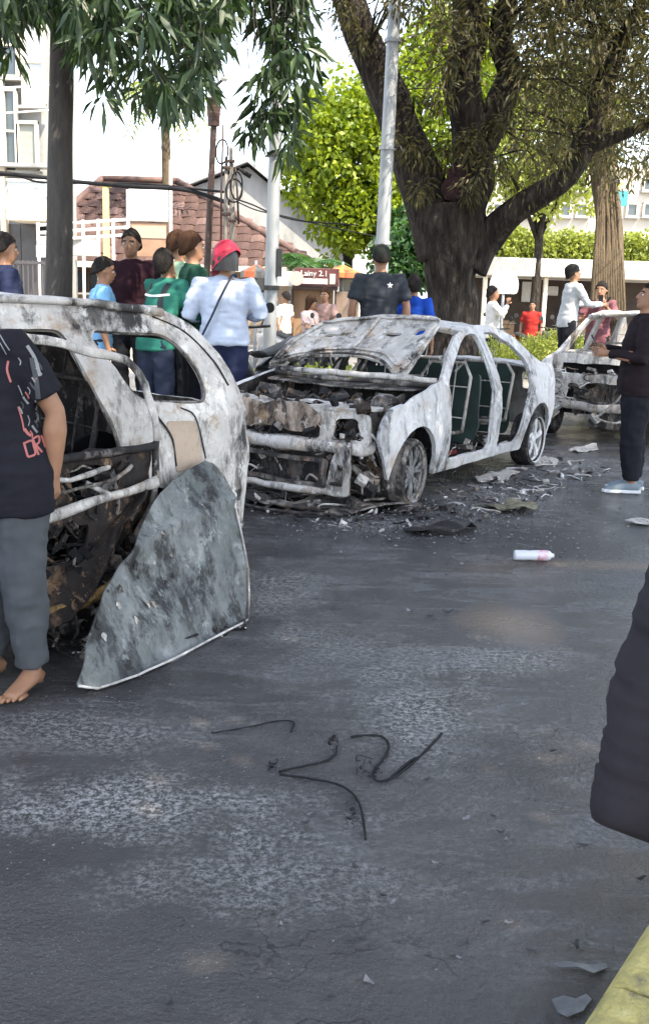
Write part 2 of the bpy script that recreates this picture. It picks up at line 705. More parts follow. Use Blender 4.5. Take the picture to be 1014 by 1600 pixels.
    ashc = mix(gr2, (0.05, 0.05, 0.052), (0.46, 0.455, 0.45))
    col = blot(col, ((1.45, 8.5, .85, .9, .85), (2.4, 10.6, 1.1, 1.0, .8), (.35, 7.35, .7, .35, .7), (-.6, 3.12, .85, .30, 1.0), (.40, 3.95, .40, .6, .9), (-.15, 2.72, .6, .25, .6), (-.25, 5.6, .40, .7, .8), (.75, 4.6, .5, .35, .8), (-.9, 3.7, .6, .3, .6), (.15, 4.7, .5, .5, .5)), ashc, 4.0, 2.8, .1, 1.15)
    col = blot(col, ((0.94, 5.15, .30, .40, .8), (1.85, 6.4, .8, .16, .5), (1.1, 6.2, .5, .5, .25)), (0.25, 0.19, 0.135), 3.0, 1.2, .2)
    L.new(col, b.inputs['Base Color'])
    wet = cr(nz(mapped(0, (1, 1, 1), (7, 2, 0)), 0.8, 5, 0.6), [(0.42, (0.10,) * 3), (0.52, (0.24,) * 3), (0.64, (0.48,) * 3)])
    wr = math_('MAXIMUM', wet, math_('MULTIPLY', ash, 0.8))
    L.new(wr, b.inputs['Roughness'])
    b.inputs['Specular IOR Level'].default_value = 0.5
    h = math_('ADD', math_('MULTIPLY', fine, 0.6), math_('MULTIPLY', nz(o0, 34, 6, .7), 1.0))
    bp = N.new('ShaderNodeBump')
    bp.inputs['Strength'].default_value = 0.9
    bp.inputs['Distance'].default_value = 0.022
    L.new(h, bp.inputs['Height'])
    L.new(bp.outputs[0], b.inputs['Normal'])
    return m


ASPHALT = asphalt()
PAVE = mat('dusty_paving', [(0.3, (0.20, 0.185, 0.165)), (0.7, (0.33, 0.31, 0.28))], 2.5, 0.9, 0.4, 30)
KERBC = mat('kerb_concrete', [(0.3, (0.20, 0.20, 0.19)), (0.7, (0.34, 0.33, 0.31))], 5, 0.85, 0.4, 40)


def yellow_paint():
    return mat('worn_yellow_paint', [(0.36, (0.13, 0.12, 0.09)), (0.44, (0.36, 0.31, 0.12)), (0.55, (0.52, 0.44, 0.15)), (0.70, (0.58, 0.52, 0.24))],
               9, 0.8, 0.6, 60, detail=10)


YEL = yellow_paint()

# ---------------------------------------------------------------- ground, road, pavements
U = Vector((0.55, 0.835, 0)).normalized()          # the way the road runs
Nn = Vector((-U.y, U.x, 0))                        # from the road towards the tree pavement
K0 = Vector((-1.62, 8.55, 0))                      # a point on the far kerb
SW = 0.27                                          # height of the tree pavement


def on(s, d, z=0.0):
    return K0 + U * s + Nn * d + Vector((0, 0, z))


def road_mesh():
    # fine near the camera so that the surface can undulate a little
    xs = np.concatenate([[-900, -200, -60, -20], np.linspace(-9, 12, 60), [20, 60, 200, 900]])
    ys = np.concatenate([[-300, -60, -15], np.linspace(-4, 22, 70), [30, 60, 200, 900]])
    vs = [(x, y, 0.006 * noise.noise(Vector((x * .7, y * .7, 0))) if abs(x) < 15 and y < 25 else 0.0) for y in ys for x in xs]
    k = len(xs)
    fs = [(j * k + i, j * k + i + 1, (j + 1) * k + i + 1, (j + 1) * k + i) for j in range(len(ys) - 1) for i in range(k - 1)]
    me = bpy.data.meshes.new('road')
    me.from_pydata(vs, [], fs)
    return me


tag(link('road', road_mesh(), ASPHALT, smooth=True), kind='structure')
pv = MB()
a, b_, c_, d_ = on(-25, 0.2), on(60, 0.2), on(60, 5.5), on(-25, 5.5)
pv.add([a, b_, c_, d_] + [p + Vector((0, 0, SW)) for p in (a, b_, c_, d_)], [(4, 5, 6, 7), (0, 1, 5, 4), (2, 3, 7, 6), (1, 2, 6, 5), (3, 0, 4, 7)])
pavement = tag(pv.build('pavement', PAVE), kind='structure')
ks = MB().box((0, 0, 0), (0.985, 0.195, SW + 0.02)).mesh('kerb_stone')
for k in range(24):
    p = on(-6 + k, 0.1, (SW + 0.02) / 2 - 0.01)
    o = link('kerb_stone', ks, [] if k else KERBC, pavement, bevel=0.025)
    o.location = p
    o.rotation_euler.z = math.atan2(U.y, U.x)
# near pavement on which the camera stands, with its yellow kerb
Q0 = Vector((0.635, 2.125, 0))
q = MB()
R_ = -Nn
a, b_ = Q0 - U * 8 + R_ * 0.26, Q0 + U * 30 + R_ * 0.26
c_, d_ = b_ + R_ * 14, a + R_ * 14
q.add([a, b_, c_, d_] + [p + Vector((0, 0, 0.135)) for p in (a, b_, c_, d_)], [(4, 7, 6, 5), (0, 4, 5, 1), (1, 5, 6, 2), (3, 7, 4, 0), (2, 6, 7, 3)])
near_pave = tag(q.build('near_pavement', PAVE), kind='structure')
prof = [(0, 0), (0.03, 0.10), (0.055, 0.14), (0.075, 0.148), (0.25, 0.15), (0.25, 0)]
for k in range(-3, 9):
    m = MB()
    L_ = 0.6
    vs = []
    for s in (k * L_ + 0.004, (k + 1) * L_ - 0.004):
        for (d, z) in prof:
            j = 0.004 * noise.noise(Vector((s * 3, d * 9, z * 9)))
            vs.append(Q0 + U * s + R_ * (d + j) + Vector((0, 0, z + j)))
    n = len(prof)
    m.add(vs, [(i, i + 1, n + i + 1, n + i) for i in range(n - 1)] + [tuple(range(n - 1, -1, -1)), tuple(range(n, 2 * n))])
    m.build('yellow_kerb_stone', YEL, near_pave, bevel=0.006)
# ---------------------------------------------------------------- wheels and wrecked cars
RIM_GREY = burnt_mat('burnt_rim', (0.30, 0.30, 0.30), (0.09, 0.09, 0.09), 0.5, ((0.2, 0.14, 0.1), 0.4), 6)
RIM_PALE = burnt_mat('ashen_rim', (0.72, 0.72, 0.72), (0.5, 0.5, 0.5), 0.0, ((0.4, 0.36, 0.3), 0.3), 6)


def wheel(parent, x, y, z, r, side, rim_mat, tyre_mat, spokes=5, toe=0.0, double=True):
    """a bare wheel, its axis along y; side = +1 faces +y"""
    t = MB()
    t.lathe([(r * .80, -.09), (r * .97, -.09), (r, -.06), (r, .06), (r * .96, .085), (r * .86, .09), (r * .80, .08), (r * .80, -.09)], 36, axis='Y')
    o = t.build('wheel', tyre_mat, parent, smooth='auto')
    o.location = (x, y, z)
    o.rotation_euler.z = toe
    rm = MB()
    rm.lathe([(r * .84, -.07), (r * .80, -.04), (r * .76, .055), (r * .845, .082), (r * .88, .10), (r * .84, .085), (r * .79, .05), (r * .82, -.07)], 36, axis='Y')
    rim = rm.build('rim', rim_mat, o, smooth='auto')
    if side < 0:
        rim.rotation_euler.z = PI
    hub = MB()
    hub.lathe([(0.0, .07), (.035, .07), (.05, .06), (.075, .05), (.07, .02), (0, .02)], 20, axis='Y')
    for k in range(5):
        q = 2 * PI * k / 5 + .3
        hub.lathe([(0, .066), (.009, .064), (.009, .05)], 8, c=(.05 * math.cos(q), 0, .05 * math.sin(q)), axis='Y')
    h = hub.build('hub', rim_mat, o, smooth='auto')
    if side < 0:
        h.rotation_euler.z = PI
    for k in range(spokes):
        q0 = 2 * PI * k / spokes + .35
        for dq in ((-.13, .13) if double else (0,)):
            q = q0 + dq
            a0, a1 = q0 + dq * .55, q + dq * .2
            p0 = Vector((.05 * math.cos(a0), side * .05, .05 * math.sin(a0)))
            p1 = Vector((r * .45 * math.cos(q), side * .062, r * .45 * math.sin(q)))
            p2 = Vector((r * .82 * math.cos(a1), side * .05, r * .82 * math.sin(a1)))
            wd = .017 if double else .034
            MB().tube([p0, p1, p2], [wd, wd * .8, wd], 6, ell=[(1, .7)] * 3).build('spoke', rim_mat, o, smooth='auto')
    # brake disc behind the spokes
    MB().lathe([(0.03, -.02), (r * .55, -.02), (r * .55, .0), (.03, .0)], 24, axis='Y').build('brake_disc', SCORCH, o, smooth='auto')
    return o


def arch(cx, cz, r, z0, n=12):
    """points over a wheel arch from front to rear at height z0"""
    a0 = math.asin((z0 - cz) / r) if abs(z0 - cz) < r else 0
    return [(cx + r * math.cos(t), cz + r * math.sin(t)) for t in np.linspace(a0, PI - a0, n)]


def seat_frame(parent, x, y, z, tilt=0.25, h=0.62, w_=0.24, fm=None):
    """the steel skeleton of a burnt seat"""
    o = thing_part('seat_frame', parent)
    m = MB()
    bk = Vector((-math.sin(tilt), 0, math.cos(tilt)))
    b0 = Vector((x - .2, y, z + .16))
    pts = [b0 + Vector((0, -w_, 0)), b0 + Vector((0, -w_, 0)) + bk * h * .8, b0 + Vector((0, -w_ * .7, 0)) + bk * h, b0 + Vector((0, w_ * .7, 0)) + bk * h,
           b0 + Vector((0, w_, 0)) + bk * h * .8, b0 + Vector((0, w_, 0))]
    m.tube(pts, .016, 6)
    for k in range(2):
        q = b0 + bk * h * (.2 + .45 * k)
        m.tube([q + Vector((0, -w_, 0)), q + Vector((-.03, 0, 0)), q + Vector((0, w_, 0))], .006, 5)
    for k in (.45,):
        m.tube([b0 + Vector((0, w_ * k, 0)), b0 + bk * h + Vector((0, w_ * k * .8, 0))], .006, 5)
    hr = b0 + bk * h
    m.tube([hr + Vector((0, -.06, 0)), hr + bk * .12 + Vector((0, -.06, 0)), hr + bk * .12 + Vector((0, .06, 0)), hr + Vector((0, .06, 0))], .008, 5)
    me = m.mesh('back_frame')
    link('back_frame', me, fm or ASH, o, smooth=True)
    m = MB()
    s0 = Vector((x - .2, y, z + .16))
    m.tube([s0 + Vector((0, -w_, 0)), s0 + Vector((.46, -w_, .03)), s0 + Vector((.46, w_, .03)), s0 + Vector((0, w_, 0))], .018, 6, closed=True)
    for k in range(5):
        q = s0 + Vector((.05 + .09 * k, 0, 0))
        m.tube([q + Vector((0, -w_, 0)), q + Vector((0, 0, -.03)), q + Vector((0, w_, 0))], .006, 5)
    link('cushion_frame', m.mesh('cushion_frame'), SCORCH, o, smooth=True)
    return o


def thing_part(name, parent):
    o = bpy.data.objects.new(name, None)
    o.empty_display_size = .05
    C.objects.link(o)
    o.parent = parent
    return o


def rubble(name, parent, region, n, mats, seed=1, size=(.03, .12)):
    """twisted leftovers (wires, brackets, clinker) heaped in a box region: one uncountable mass"""
    rg = random.Random(seed)
    m = MB()
    (x0, x1), (y0, y1), (z0, z1) = region
    k = len(mats)
    for i in range(n):
        c = Vector((rg.uniform(x0, x1), rg.uniform(y0, y1), rg.uniform(z0, z1)))
        t = rg.random()
        mi = rg.randrange(k)
        if t < .45:
            p = [c]
            d = Vector((rg.uniform(-1, 1), rg.uniform(-1, 1), rg.uniform(-.5, .5))).normalized()
            for j in range(4):
                d = (d + Vector((rg.uniform(-.6, .6), rg.uniform(-.6, .6), rg.uniform(-.6, .5)))).normalized()
                q = p[-1] + d * rg.uniform(.03, .09)
                q.x = min(max(q.x, x0), x1)
                q.y = min(max(q.y, y0), y1)
                q.z = min(max(q.z, z0), z1)
                p.append(q)
            m.tube(catmull(p, 3), rg.uniform(.003, .009) * min(1.0, size[1] * 14), 5, mi=mi)
        else:
            s = rg.uniform(*size)
            m.box(c, (s, s * rg.uniform(.3, 1), s * rg.uniform(.1, .6)),
                  rot=Euler((rg.uniform(-1, 1), rg.uniform(-1, 1), rg.uniform(0, 6))).to_matrix(), mi=mi)
    o = m.build(name, mats, parent)
    o['kind'] = 'stuff'
    return o


# ----------------------------- the sedan in the middle
hd = Vector((-0.522, -0.853, 0))
SED_RZ = math.atan2(hd.y, hd.x)
sedan = thing('burnt_sedan', 'burnt-out ash-grey sedan with raised hood and missing doors in the middle of the road', 'car', (0.645, 9.60, 0), SED_RZ)


def sed_y(x, z):
    y = 0.85 - 0.06 * ((z - .6) / .4) ** 2 if z < .92 else 0.8116 - (z - .92) * .47 - (z - .92) ** 2 * .12
    if x > 1.3:
        y -= .13 * ((x - 1.3) / .8) ** 2
    if x < -1.3:
        y -= .12 * ((x + 1.3) / .8) ** 2
    # pressed shoulder line and flared arches
    y += .012 * math.exp(-((z - .80) / .03) ** 2)
    for ax in (1.305, -1.305):
        d = math.hypot(x - ax, z - .27)
        y += .03 * math.exp(-((d - .37) / .05) ** 2)
    return y


def sed_side(sgn):
    zs = .19
    fa, ra = arch(1.305, .27, .355, .25), arch(-1.305, .27, .345, .25)
    out = [(1.73, .42, .03), (1.80, .56, .04), (1.78, .66, .05), (1.70, .765, .06), (1.30, .86, .1), (.88, .93, .03), (.80, .955, .02), (.46, 1.17, .1), (.16, 1.312, .2), (-.2, 1.36, .2),
           (-.62, 1.352, .2), (-.98, 1.26, .25), (-1.32, 1.06, .15), (-1.50, .985, .1), (-1.86, .965, .06), (-1.95, .90, .05), (-1.98, .66, .05),
           (-2.0, .56, .04), (-1.97, .34, .05), (-1.70, .27, .02)]
    out += [(p[0], p[1], 0) for p in reversed(ra)] + [(-.93, zs, .02), (.93, zs, .02)] + [(p[0], p[1], 0) for p in reversed(fa)] + [(1.69, .29, .02)]
    h1 = [(.66, .28, .05), (-.19, .265, .06), (-.205, .85, .03), (-.215, 1.285, .06), (.02, 1.285, .12), (.30, 1.165, .12), (.70, .925, .05), (.70, .70, .05)]
    h2 = [(-.37, .27, .05), (-.355, .9, .03), (-.345, 1.29, .06), (-.60, 1.285, .12), (-.88, 1.185, .12), (-1.10, 1.03, .08), (-1.10, .80, .08), (-.98, .60, .1), (-.90, .43, .08), (-.86, .27, .05)]
    fn = lambda u, v: (u, sgn * sed_y(u, v), v)
    out = rnd_poly(list(reversed(out)), .04)
    o = panel2d('body_side', out, [rnd_poly(h1, .05), rnd_poly(h2, .05)], fn, ASHW, sedan, .06, .035, flip=sgn > 0, crumple=.009, seed=3 + sgn, inner=SOOT)
    # the welded flange that lines both door openings
    for h in (h1, h2):
        pts = [fn(u, v) for u, v in rnd_poly([(p[0], p[1], p[2]) for p in h], .05)]
        pts = [(p[0], p[1] - sgn * .018, p[2]) for p in pts]
        MB().tube(pts, .008, 5, closed=True).build('door_flange', ASHW, o, smooth=True)
    return o


for s_ in (1, -1):
    sed_side(s_)
# roof, boot lid, rear shelf
panel2d('roof', rnd_poly([(.10, -.60), (.16, 0), (.10, .60), (-.70, .595), (-.78, 0), (-.70, -.595)], .08), [],
        lambda u, v: (u, v, 1.388 - .075 * (v / .6) ** 2 - .05 * ((u + .3) / .45) ** 2 * (.6 if u > -.3 else .5)), ASHW, sedan, .08, .02, crumple=.014, seed=9, inner=SOOT)
for k, (xa, za, xb, zb) in enumerate(((.10, 1.33, .12, 1.33), (-.72, 1.32, -.72, 1.32))):
    MB().tube([(xa - .02, -.62, za - .02), (xb + .02, 0, zb + .02), (xa - .02, .62, za - .02)], .024, 6).dent(0.008).build('roof_rail', ASHW, sedan, smooth=True)
panel2d('boot_lid', rnd_poly([(-1.44, -.66), (-1.86, -.63), (-1.92, 0), (-1.86, .63), (-1.44, .66), (-1.38, 0)], .06), [],
        lambda u, v: (u, v, .995 - .05 * (v / .7) ** 2 - .02 * ((u + 1.4) / .6) ** 2), ASHW, sedan, .1, .02, crumple=.012, seed=10)
panel2d('rear_panel', rnd_poly([(-.66, .32), (.66, .32), (.68, .94), (-.68, .94)], .08), [rnd_poly([(-.6, .68), (-.42, .68), (-.42, .86), (-.6, .86)], .03), rnd_poly([(.42, .68), (.6, .68), (.6, .86), (.42, .86)], .03)],
        lambda u, v: (-1.90 - .06 * math.cos(u * 2) * math.exp(-((v - .5) / .3) ** 2), u, v), ASH, sedan, .1, .02, crumple=.01)
# floor, bulkhead, tunnel, sills
MB().box((-.35, 0, .21), (2.5, 1.5, .03)).build('floor_pan', SOOT, sedan)
MB().box((-.3, 0, .29), (2.2, .26, .14)).build('tunnel', SOOT, sedan, bevel=.03)
panel2d('bulkhead', rnd_poly([(-.74, .24), (.74, .24), (.74, .86), (-.74, .86)], .05), [], lambda u, v: (.80 + .03 * math.sin(u * 9), u, v), SOOT, sedan, .1, .02, crumple=.03, seed=4)
dash = thing_part('dashboard_frame', sedan)
MB().tube(catmull([(.62, -.70, .80), (.60, 0, .84), (.62, .70, .80)], 4), .03, 7).build('cross_beam', SCORCH, dash, smooth=True)
MB().tube([(.60, -.35, .80), (.34, -.35, .88)], .02, 6).build('steering_column', SCORCH, dash, smooth=True)
cw = Vector((.32, -.35, .885))
MB().tube([cw + Vector((.07 * math.cos(t) * -.5, .18 * math.sin(t), .18 * math.cos(t))) for t in np.linspace(0, 2 * PI, 21)[:-1]], .012, 6, closed=True).build('steering_wheel', SOOT, dash, smooth=True)
panel2d('rear_bulkhead', rnd_poly([(-.62, .3), (.62, .3), (.60, .98), (-.60, .98)], .08), [], lambda u, v: (-1.18 + .14 * (1 - v), u, v), GREENDK, sedan, .1, .02, crumple=.03, seed=5)
for y_ in (.36, -.36):
    seat_frame(sedan, .12, y_, .26)
    seat_frame(sedan, -.72, y_, .30, .32, .56, .30)
# charred upholstery panel behind the front opening
panel2d('charred_seat_back', rnd_poly([(.08, .32), (.66, .30), (.63, .93), (.12, .94)], .08), [], lambda u, v: (-.22 - .2 * (v - .3), u, v), GREENDK, sedan, .08, .03, crumple=.03, seed=6)
panel2d('charred_seat_back', rnd_poly([(-.66, .32), (-.08, .30), (-.12, .93), (-.63, .94)], .08), [], lambda u, v: (-.22 - .2 * (v - .3), u, v), GREENDK, sedan, .08, .03, crumple=.03, seed=7)
rubble('cabin_debris', sedan, ((-.9, .7), (-.7, .74), (.22, .34)), 150, [SOOT, ASH, BROWN, SCORCH], 11)
MB().box((.25, .60, .262), (.42, .03, .03)).build('red_strip', flat('faded_red', (.32, .05, .05)), sedan)

# nose: cowl, bonnet slam panel, radiator support, beams
MB().tube(catmull([(.86, -.76, .945), (1.0, -.35, .955), (1.02, 0, .96), (1.0, .35, .955), (.86, .78, .94)], 4), .026, 7).dent(0.015).build('cowl', ASH, sedan, smooth=True)
MB().tube(catmull([(.90, -.74, .915), (1.08, -.30, .915), (1.10, .1, .92), (.92, .78, .90)], 4), .02, 6).dent(0.015).build('cowl', SCORCH, sedan, smooth=True)
panel2d('cowl_tray', rnd_poly([(.82, -.74), (1.12, -.70), (1.16, 0), (1.12, .70), (.82, .74)], .05), [], lambda u, v: (u, v, .895 - .08 * (u - .82)), SCORCH, sedan, .1, .01, crumple=.02, seed=31)
panel2d('inner_wing', rnd_poly([(.85, .45), (1.75, .45), (1.75, .70), (1.3, .80), (.85, .86)], .04), [rnd_poly([(1.1, .52), (1.5, .52), (1.45, .68), (1.15, .7)], .06)], lambda u, v: (u, .60, v), SCORCH, sedan, .1, .015, crumple=.03, seed=32)
panel2d('inner_wing', rnd_poly([(.85, .45), (1.75, .45), (1.75, .70), (1.3, .80), (.85, .86)], .04), [rnd_poly([(1.1, .52), (1.5, .52), (1.45, .68), (1.15, .7)], .06)], lambda u, v: (u, -.60, v), SCORCH, sedan, .1, .015, crumple=.03, seed=33)
# radiator support: pale pressed frame with a hole for each lamp and the radiator
panel2d('radiator_support', rnd_poly([(-.74, .50), (.70, .50), (.72, .60), (.70, .745), (.3, .775), (-.3, .78), (-.72, .75)], .04),
        [rnd_poly([(-.66, .53), (-.10, .53), (.30, .53), (.30, .665), (-.1, .675), (-.66, .665)], .03), rnd_poly([(.40, .54), (.63, .55), (.62, .71), (.42, .70)], .05)],
        lambda u, v: (1.84 - .10 * u * u, u, v), ASH, sedan, .05, .03, flip=False, crumple=.022, seed=34)
panel2d('torn_skin', rnd_poly([(-.70, .60), (-.1, .58), (.28, .60), (.34, .70), (.20, .80), (-.2, .775), (-.7, .80)], .04), [], lambda u, v: (1.875 - .10 * u * u - .05 * (v - .6), u, v), burnt_mat('tan_ash_metal', (.56, .48, .41), (.24, .17, .12), .6, ((.36, .22, .11), .9), 4), sedan, .05, .012, crumple=.03, seed=39)
panel2d('slam_panel', rnd_poly([(1.55, -.70), (1.80, -.66), (1.86, 0), (1.80, .66), (1.55, .70), (1.62, 0)], .05), [rnd_poly([(1.66, -.35), (1.78, -.3), (1.8, .2), (1.68, .25)], .04)],
        lambda u, v: (u, v, .79 - .03 * v * v - .05 * (u - 1.6)), ASH, sedan, .07, .02, crumple=.02, seed=35)
MB().tube(catmull([(1.68, -.72, .485), (1.92, -.4, .49), (1.97, 0, .49), (1.92, .4, .485), (1.72, .70, .48)], 4), .05, 8, ell=[(1, .55)] * 17).dent(0.03).build('crash_beam', ASH, sedan, smooth=True)
lf = MB()
lf.tube(catmull([(1.64, -.70, .17), (1.90, -.4, .165), (1.95, 0, .16), (1.92, .35, .155), (1.86, .56, .15)], 4), .028, 7)
lf.dent(0.025).build('lower_beam', ASH, sedan, smooth=True)
panel2d('bumper_bracket', rnd_poly([(.40, .14), (.60, .13), (.60, .49), (.52, .50), (.46, .40)], .03), [rnd_poly([(.47, .20), (.55, .20), (.55, .36), (.5, .36)], .02)],
        lambda u, v: (1.93 - .12 * u * u, u, v), ASH, sedan, .05, .03, crumple=.01, seed=36)
panel2d('bumper_bracket', rnd_poly([(-.62, .16), (-.48, .15), (-.48, .49), (-.62, .49)], .03), [], lambda u, v: (1.93 - .12 * u * u, u, v), ASH, sedan, .06, .03, crumple=.01, seed=37)
panel2d('grille_skin', rnd_poly([(-.46, .20), (.42, .18), (.44, .40), (-.46, .42)], .04), [rnd_poly([(-.40, .23), (.36, .21), (.38, .37), (-.40, .38)], .03)], lambda u, v: (1.955 - .12 * u * u, u, v), SCORCH, sedan, .06, .02, crumple=.012, seed=38)
# radiator core, engine, battery shelf
MB().box((1.76, -.15, .42), (.05, 1.0, .50)).build('radiator', SOOT, sedan, bevel=.01)
eng = MB()
eng.box((1.35, -.12, .50), (.50, .62, .40)).box((1.38, -.10, .73), (.40, .46, .08)).box((1.30, .30, .58), (.28, .20, .24))
eng.lathe([(.05, 0), (.11, 0), (.11, .05), (.05, .05)], 18, c=(1.55, -.38, .52), axis='X').lathe([(.02, 0), (.07, 0), (.07, .05), (.02, .05)], 16, c=(1.58, -.15, .60), axis='X')
for k in range(4):
    eng.tube(catmull([(1.50, -.3 + .13 * k, .74), (1.62, -.3 + .13 * k, .70), (1.66, -.28 + .12 * k, .56)], 4), .024, 7)
eng.build('engine', SCORCH, sedan, bevel=.02)
MB().box((1.52, .44, .66), (.22, .24, .16)).build('battery_box', BROWN, sedan, bevel=.015)
MB().lathe([(0, .09), (.05, .085), (.1, .06), (.12, 0), (.12, -.2)], 16, c=(1.28, .55, .76)).build('strut_tower', SCORCH, sedan, smooth='auto')
MB().lathe([(0, .09), (.05, .085), (.1, .06), (.12, 0), (.12, -.2)], 16, c=(1.28, -.55, .76)).build('strut_tower', SCORCH, sedan, smooth='auto')
rubble('engine_bay_debris', sedan, ((1.05, 1.84), (-.66, .66), (.55, .82)), 230, [SOOT, SCORCH, WIRE, BROWN, BROWN, SOOT], 12, (.03, .13))
rubble('nose_debris', sedan, ((1.62, 1.93), (-.66, .56), (.20, .66)), 150, [SOOT, SCORCH, WIRE, ASH], 13, (.02, .10))
# wheel-well innards behind the front wheel and hanging strips
rubble('wheel_well_debris', sedan, ((1.45, 1.84), (.42, .72), (.16, .60)), 70, [SOOT, SCORCH, BROWN, ASH], 14, (.03, .12))
for k in range(4):
    p0 = Vector((1.76 - .02 * k, .70 - .05 * k, .60 - .02 * k))
    MB().tube(catmull([p0, p0 + Vector((-.10, .06, -.14 - .03 * k)), p0 + Vector((-.22, .03, -.30)), p0 + Vector((-.2, .05, -.44))], 4), .010, 5, ell=[(1, 2.6)] * 13).build('hanging_strip', [ASH, SCORCH][k % 2], sedan, smooth=True)
wheel(sedan, 1.305, .755, .262, .265, 1, RIM_GREY, SCORCH, 7, toe=.10)
wheel(sedan, -1.305, .755, .25, .255, 1, RIM_PALE, SOOT, 5, double=False)
wheel(sedan, 1.305, -.755, .255, .265, -1, RIM_GREY, SOOT, 5)
wheel(sedan, -1.305, -.755, .25, .255, -1, RIM_PALE, SOOT, 5, double=False)
# hood thrown right back against the windscreen pillars; its pressed underside faces the front
HA = math.radians(31)


def hood_fn(u, v):       # u across, v from hinge 0 to front edge .9
    bow = .05 * (1 - (u / .74) ** 2)
    return (1.0 - v * math.cos(HA) - bow * math.sin(HA), u, .985 + v * math.sin(HA) - bow * .8 + .045 * v * (u + .2))


hood = panel2d('hood', rnd_poly([(-.76, .0, .02), (-.66, .07, .1), (-.45, .21, .2), (-.1, .285, .2), (.20, .23, .2), (.38, .11, .1), (.47, .0, .02), (.545, .02, .02), (.55, .30, .1), (.53, .80, .10), (.40, .90, .15), (-.1, .92, .2), (-.45, .86, .2), (-.66, .70, .2), (-.78, .40, .15)], .05),
               [rnd_poly([(.02, .62, .02), (.16, .57, .02), (.24, .585, .02), (.22, .63, .02), (.06, .645, .02)], .02), rnd_poly([(.34, .58, .04), (.43, .58, .04), (.445, .68, .04), (.36, .70, .04)], .04), rnd_poly([(-.5, .52), (-.25, .58), (-.25, .62), (-.48, .57)], .02)],
               hood_fn, ASH, sedan, .05, .022, flip=False, crumple=.012, seed=40)
for pts in ([(-.68, .14), (-.42, .30), (-.1, .36), (.22, .31), (.44, .14)], [(-.62, .72), (-.1, .86), (.5, .80)], [(.50, .08), (.50, .4), (.49, .8)], [(-.72, .10), (-.70, .4), (-.6, .7)], [(-.12, .36), (-.10, .86)]):
    pp = [Vector(hood_fn(u, v)) + Vector((.006, 0, .010)) for u, v in [tuple(q[:2]) for q in catmull([(a_, b2, 0) for a_, b2 in pts], 5)]]
    MB().tube(pp, .020, 6, ell=[(.5, 1.3)] * len(pp)).dent(0.012).build('stiffening_rib', ASH, hood, smooth=True)
MB().tube(catmull([hood_fn(-.74, .02), hood_fn(-.45, .22), hood_fn(-.1, .295), hood_fn(.2, .24), hood_fn(.46, .02)], 5), .014, 6).build('hinge_edge', SCORCH, hood, smooth=True)
# seams of the burnt-out windscreen behind the arch
MB().tube(catmull([(.84, -.74, .95), (.50, -.69, 1.15), (.14, -.60, 1.31)], 5), .03, 6).build('windscreen_pillar', ASHW, sedan, smooth=True)
MB().tube([(.80, .04, .95), (.62, .02, 1.10), (.50, .02, 1.18)], .012, 6).build('mirror_stay', SCORCH, sedan, smooth=True)
# fallen bumper skin under the nose
fb = thing('fallen_bumper', 'flattened charred bumper skin lying on the road under the nose of the middle sedan', 'bumper', (0.645, 9.60, 0), SED_RZ)
panel2d('bumper_skin', rnd_poly([(1.75, -.72), (2.02, -.5), (2.10, -.1), (2.16, .35), (2.02, .62), (1.62, .86), (1.42, .92), (1.5, .66), (1.66, .3), (1.68, -.3)], .06), [rnd_poly([(1.78, -.3), (1.92, -.25), (1.95, .2), (1.82, .25)], .05)],
        lambda u, v: (u, v, .03 + .05 * abs(noise.noise(Vector((u * 4, v * 3, 2)))) + .035 * math.sin(v * 5) ** 2), SCORCH, fb, .05, .012, crumple=.035, seed=42)
MB().tube(catmull([(2.08, -.5, .03), (2.18, -.1, .02), (2.22, .3, .03), (2.05, .66, .03)], 5), .014, 6).build('bumper_lip', SOOT, fb, smooth=True)
rubble('clinker', fb, ((1.2, 2.35), (-.8, 1.15), (.002, .035)), 160, [SOOT, DARK, SCORCH, ASH], 16, (.015, .06))
rubble('clinker', fb, ((1.5, 2.1), (-.5, .85), (.005, .08)), 70, [SOOT, SCORCH, ASH, BROWN], 15, (.03, .09))

rub = rubble('burnt_rubble', None, ((-1.9, 1.5), (.78, 1.55), (.003, .03)), 150, [SOOT, SCORCH, ASH, ASHW], 17, (.012, .06))
tag(rub, 'burnt crumbs and clinker strewn along the near side of the middle sedan', 'debris')
rub.location = (0.645, 9.60, 0)
rub.rotation_euler.z = SED_RZ
# ----------------------------- the van on the left
vh = Vector((-0.66, -0.751, 0))
VAN_RZ = math.atan2(vh.y, vh.x)
vl = Vector((-vh.y, vh.x, 0))
VW = 0.83
van_o = Vector((-0.385, 5.74, 0)) - vl * (VW - .03)
van = thing('burnt_minivan', 'burnt-out ash-white minivan shell at the left edge, seen from its rear corner', 'car', van_o, VAN_RZ)


def van_y(x, z):
    y = VW - .035 * ((z - .7) / .4) ** 2 if z < 1.02 else VW - .0224 - (z - 1.02) * .30 - (z - 1.02) ** 2 * .25
    if x < .35:
        y -= .10 * ((.35 - x) / .35) ** 2
    y += .012 * math.exp(-((z - .98) / .025) ** 2)
    d = math.hypot(x - .86, z - .30)
    y += .025 * math.exp(-((d - .39) / .05) ** 2)
    return y


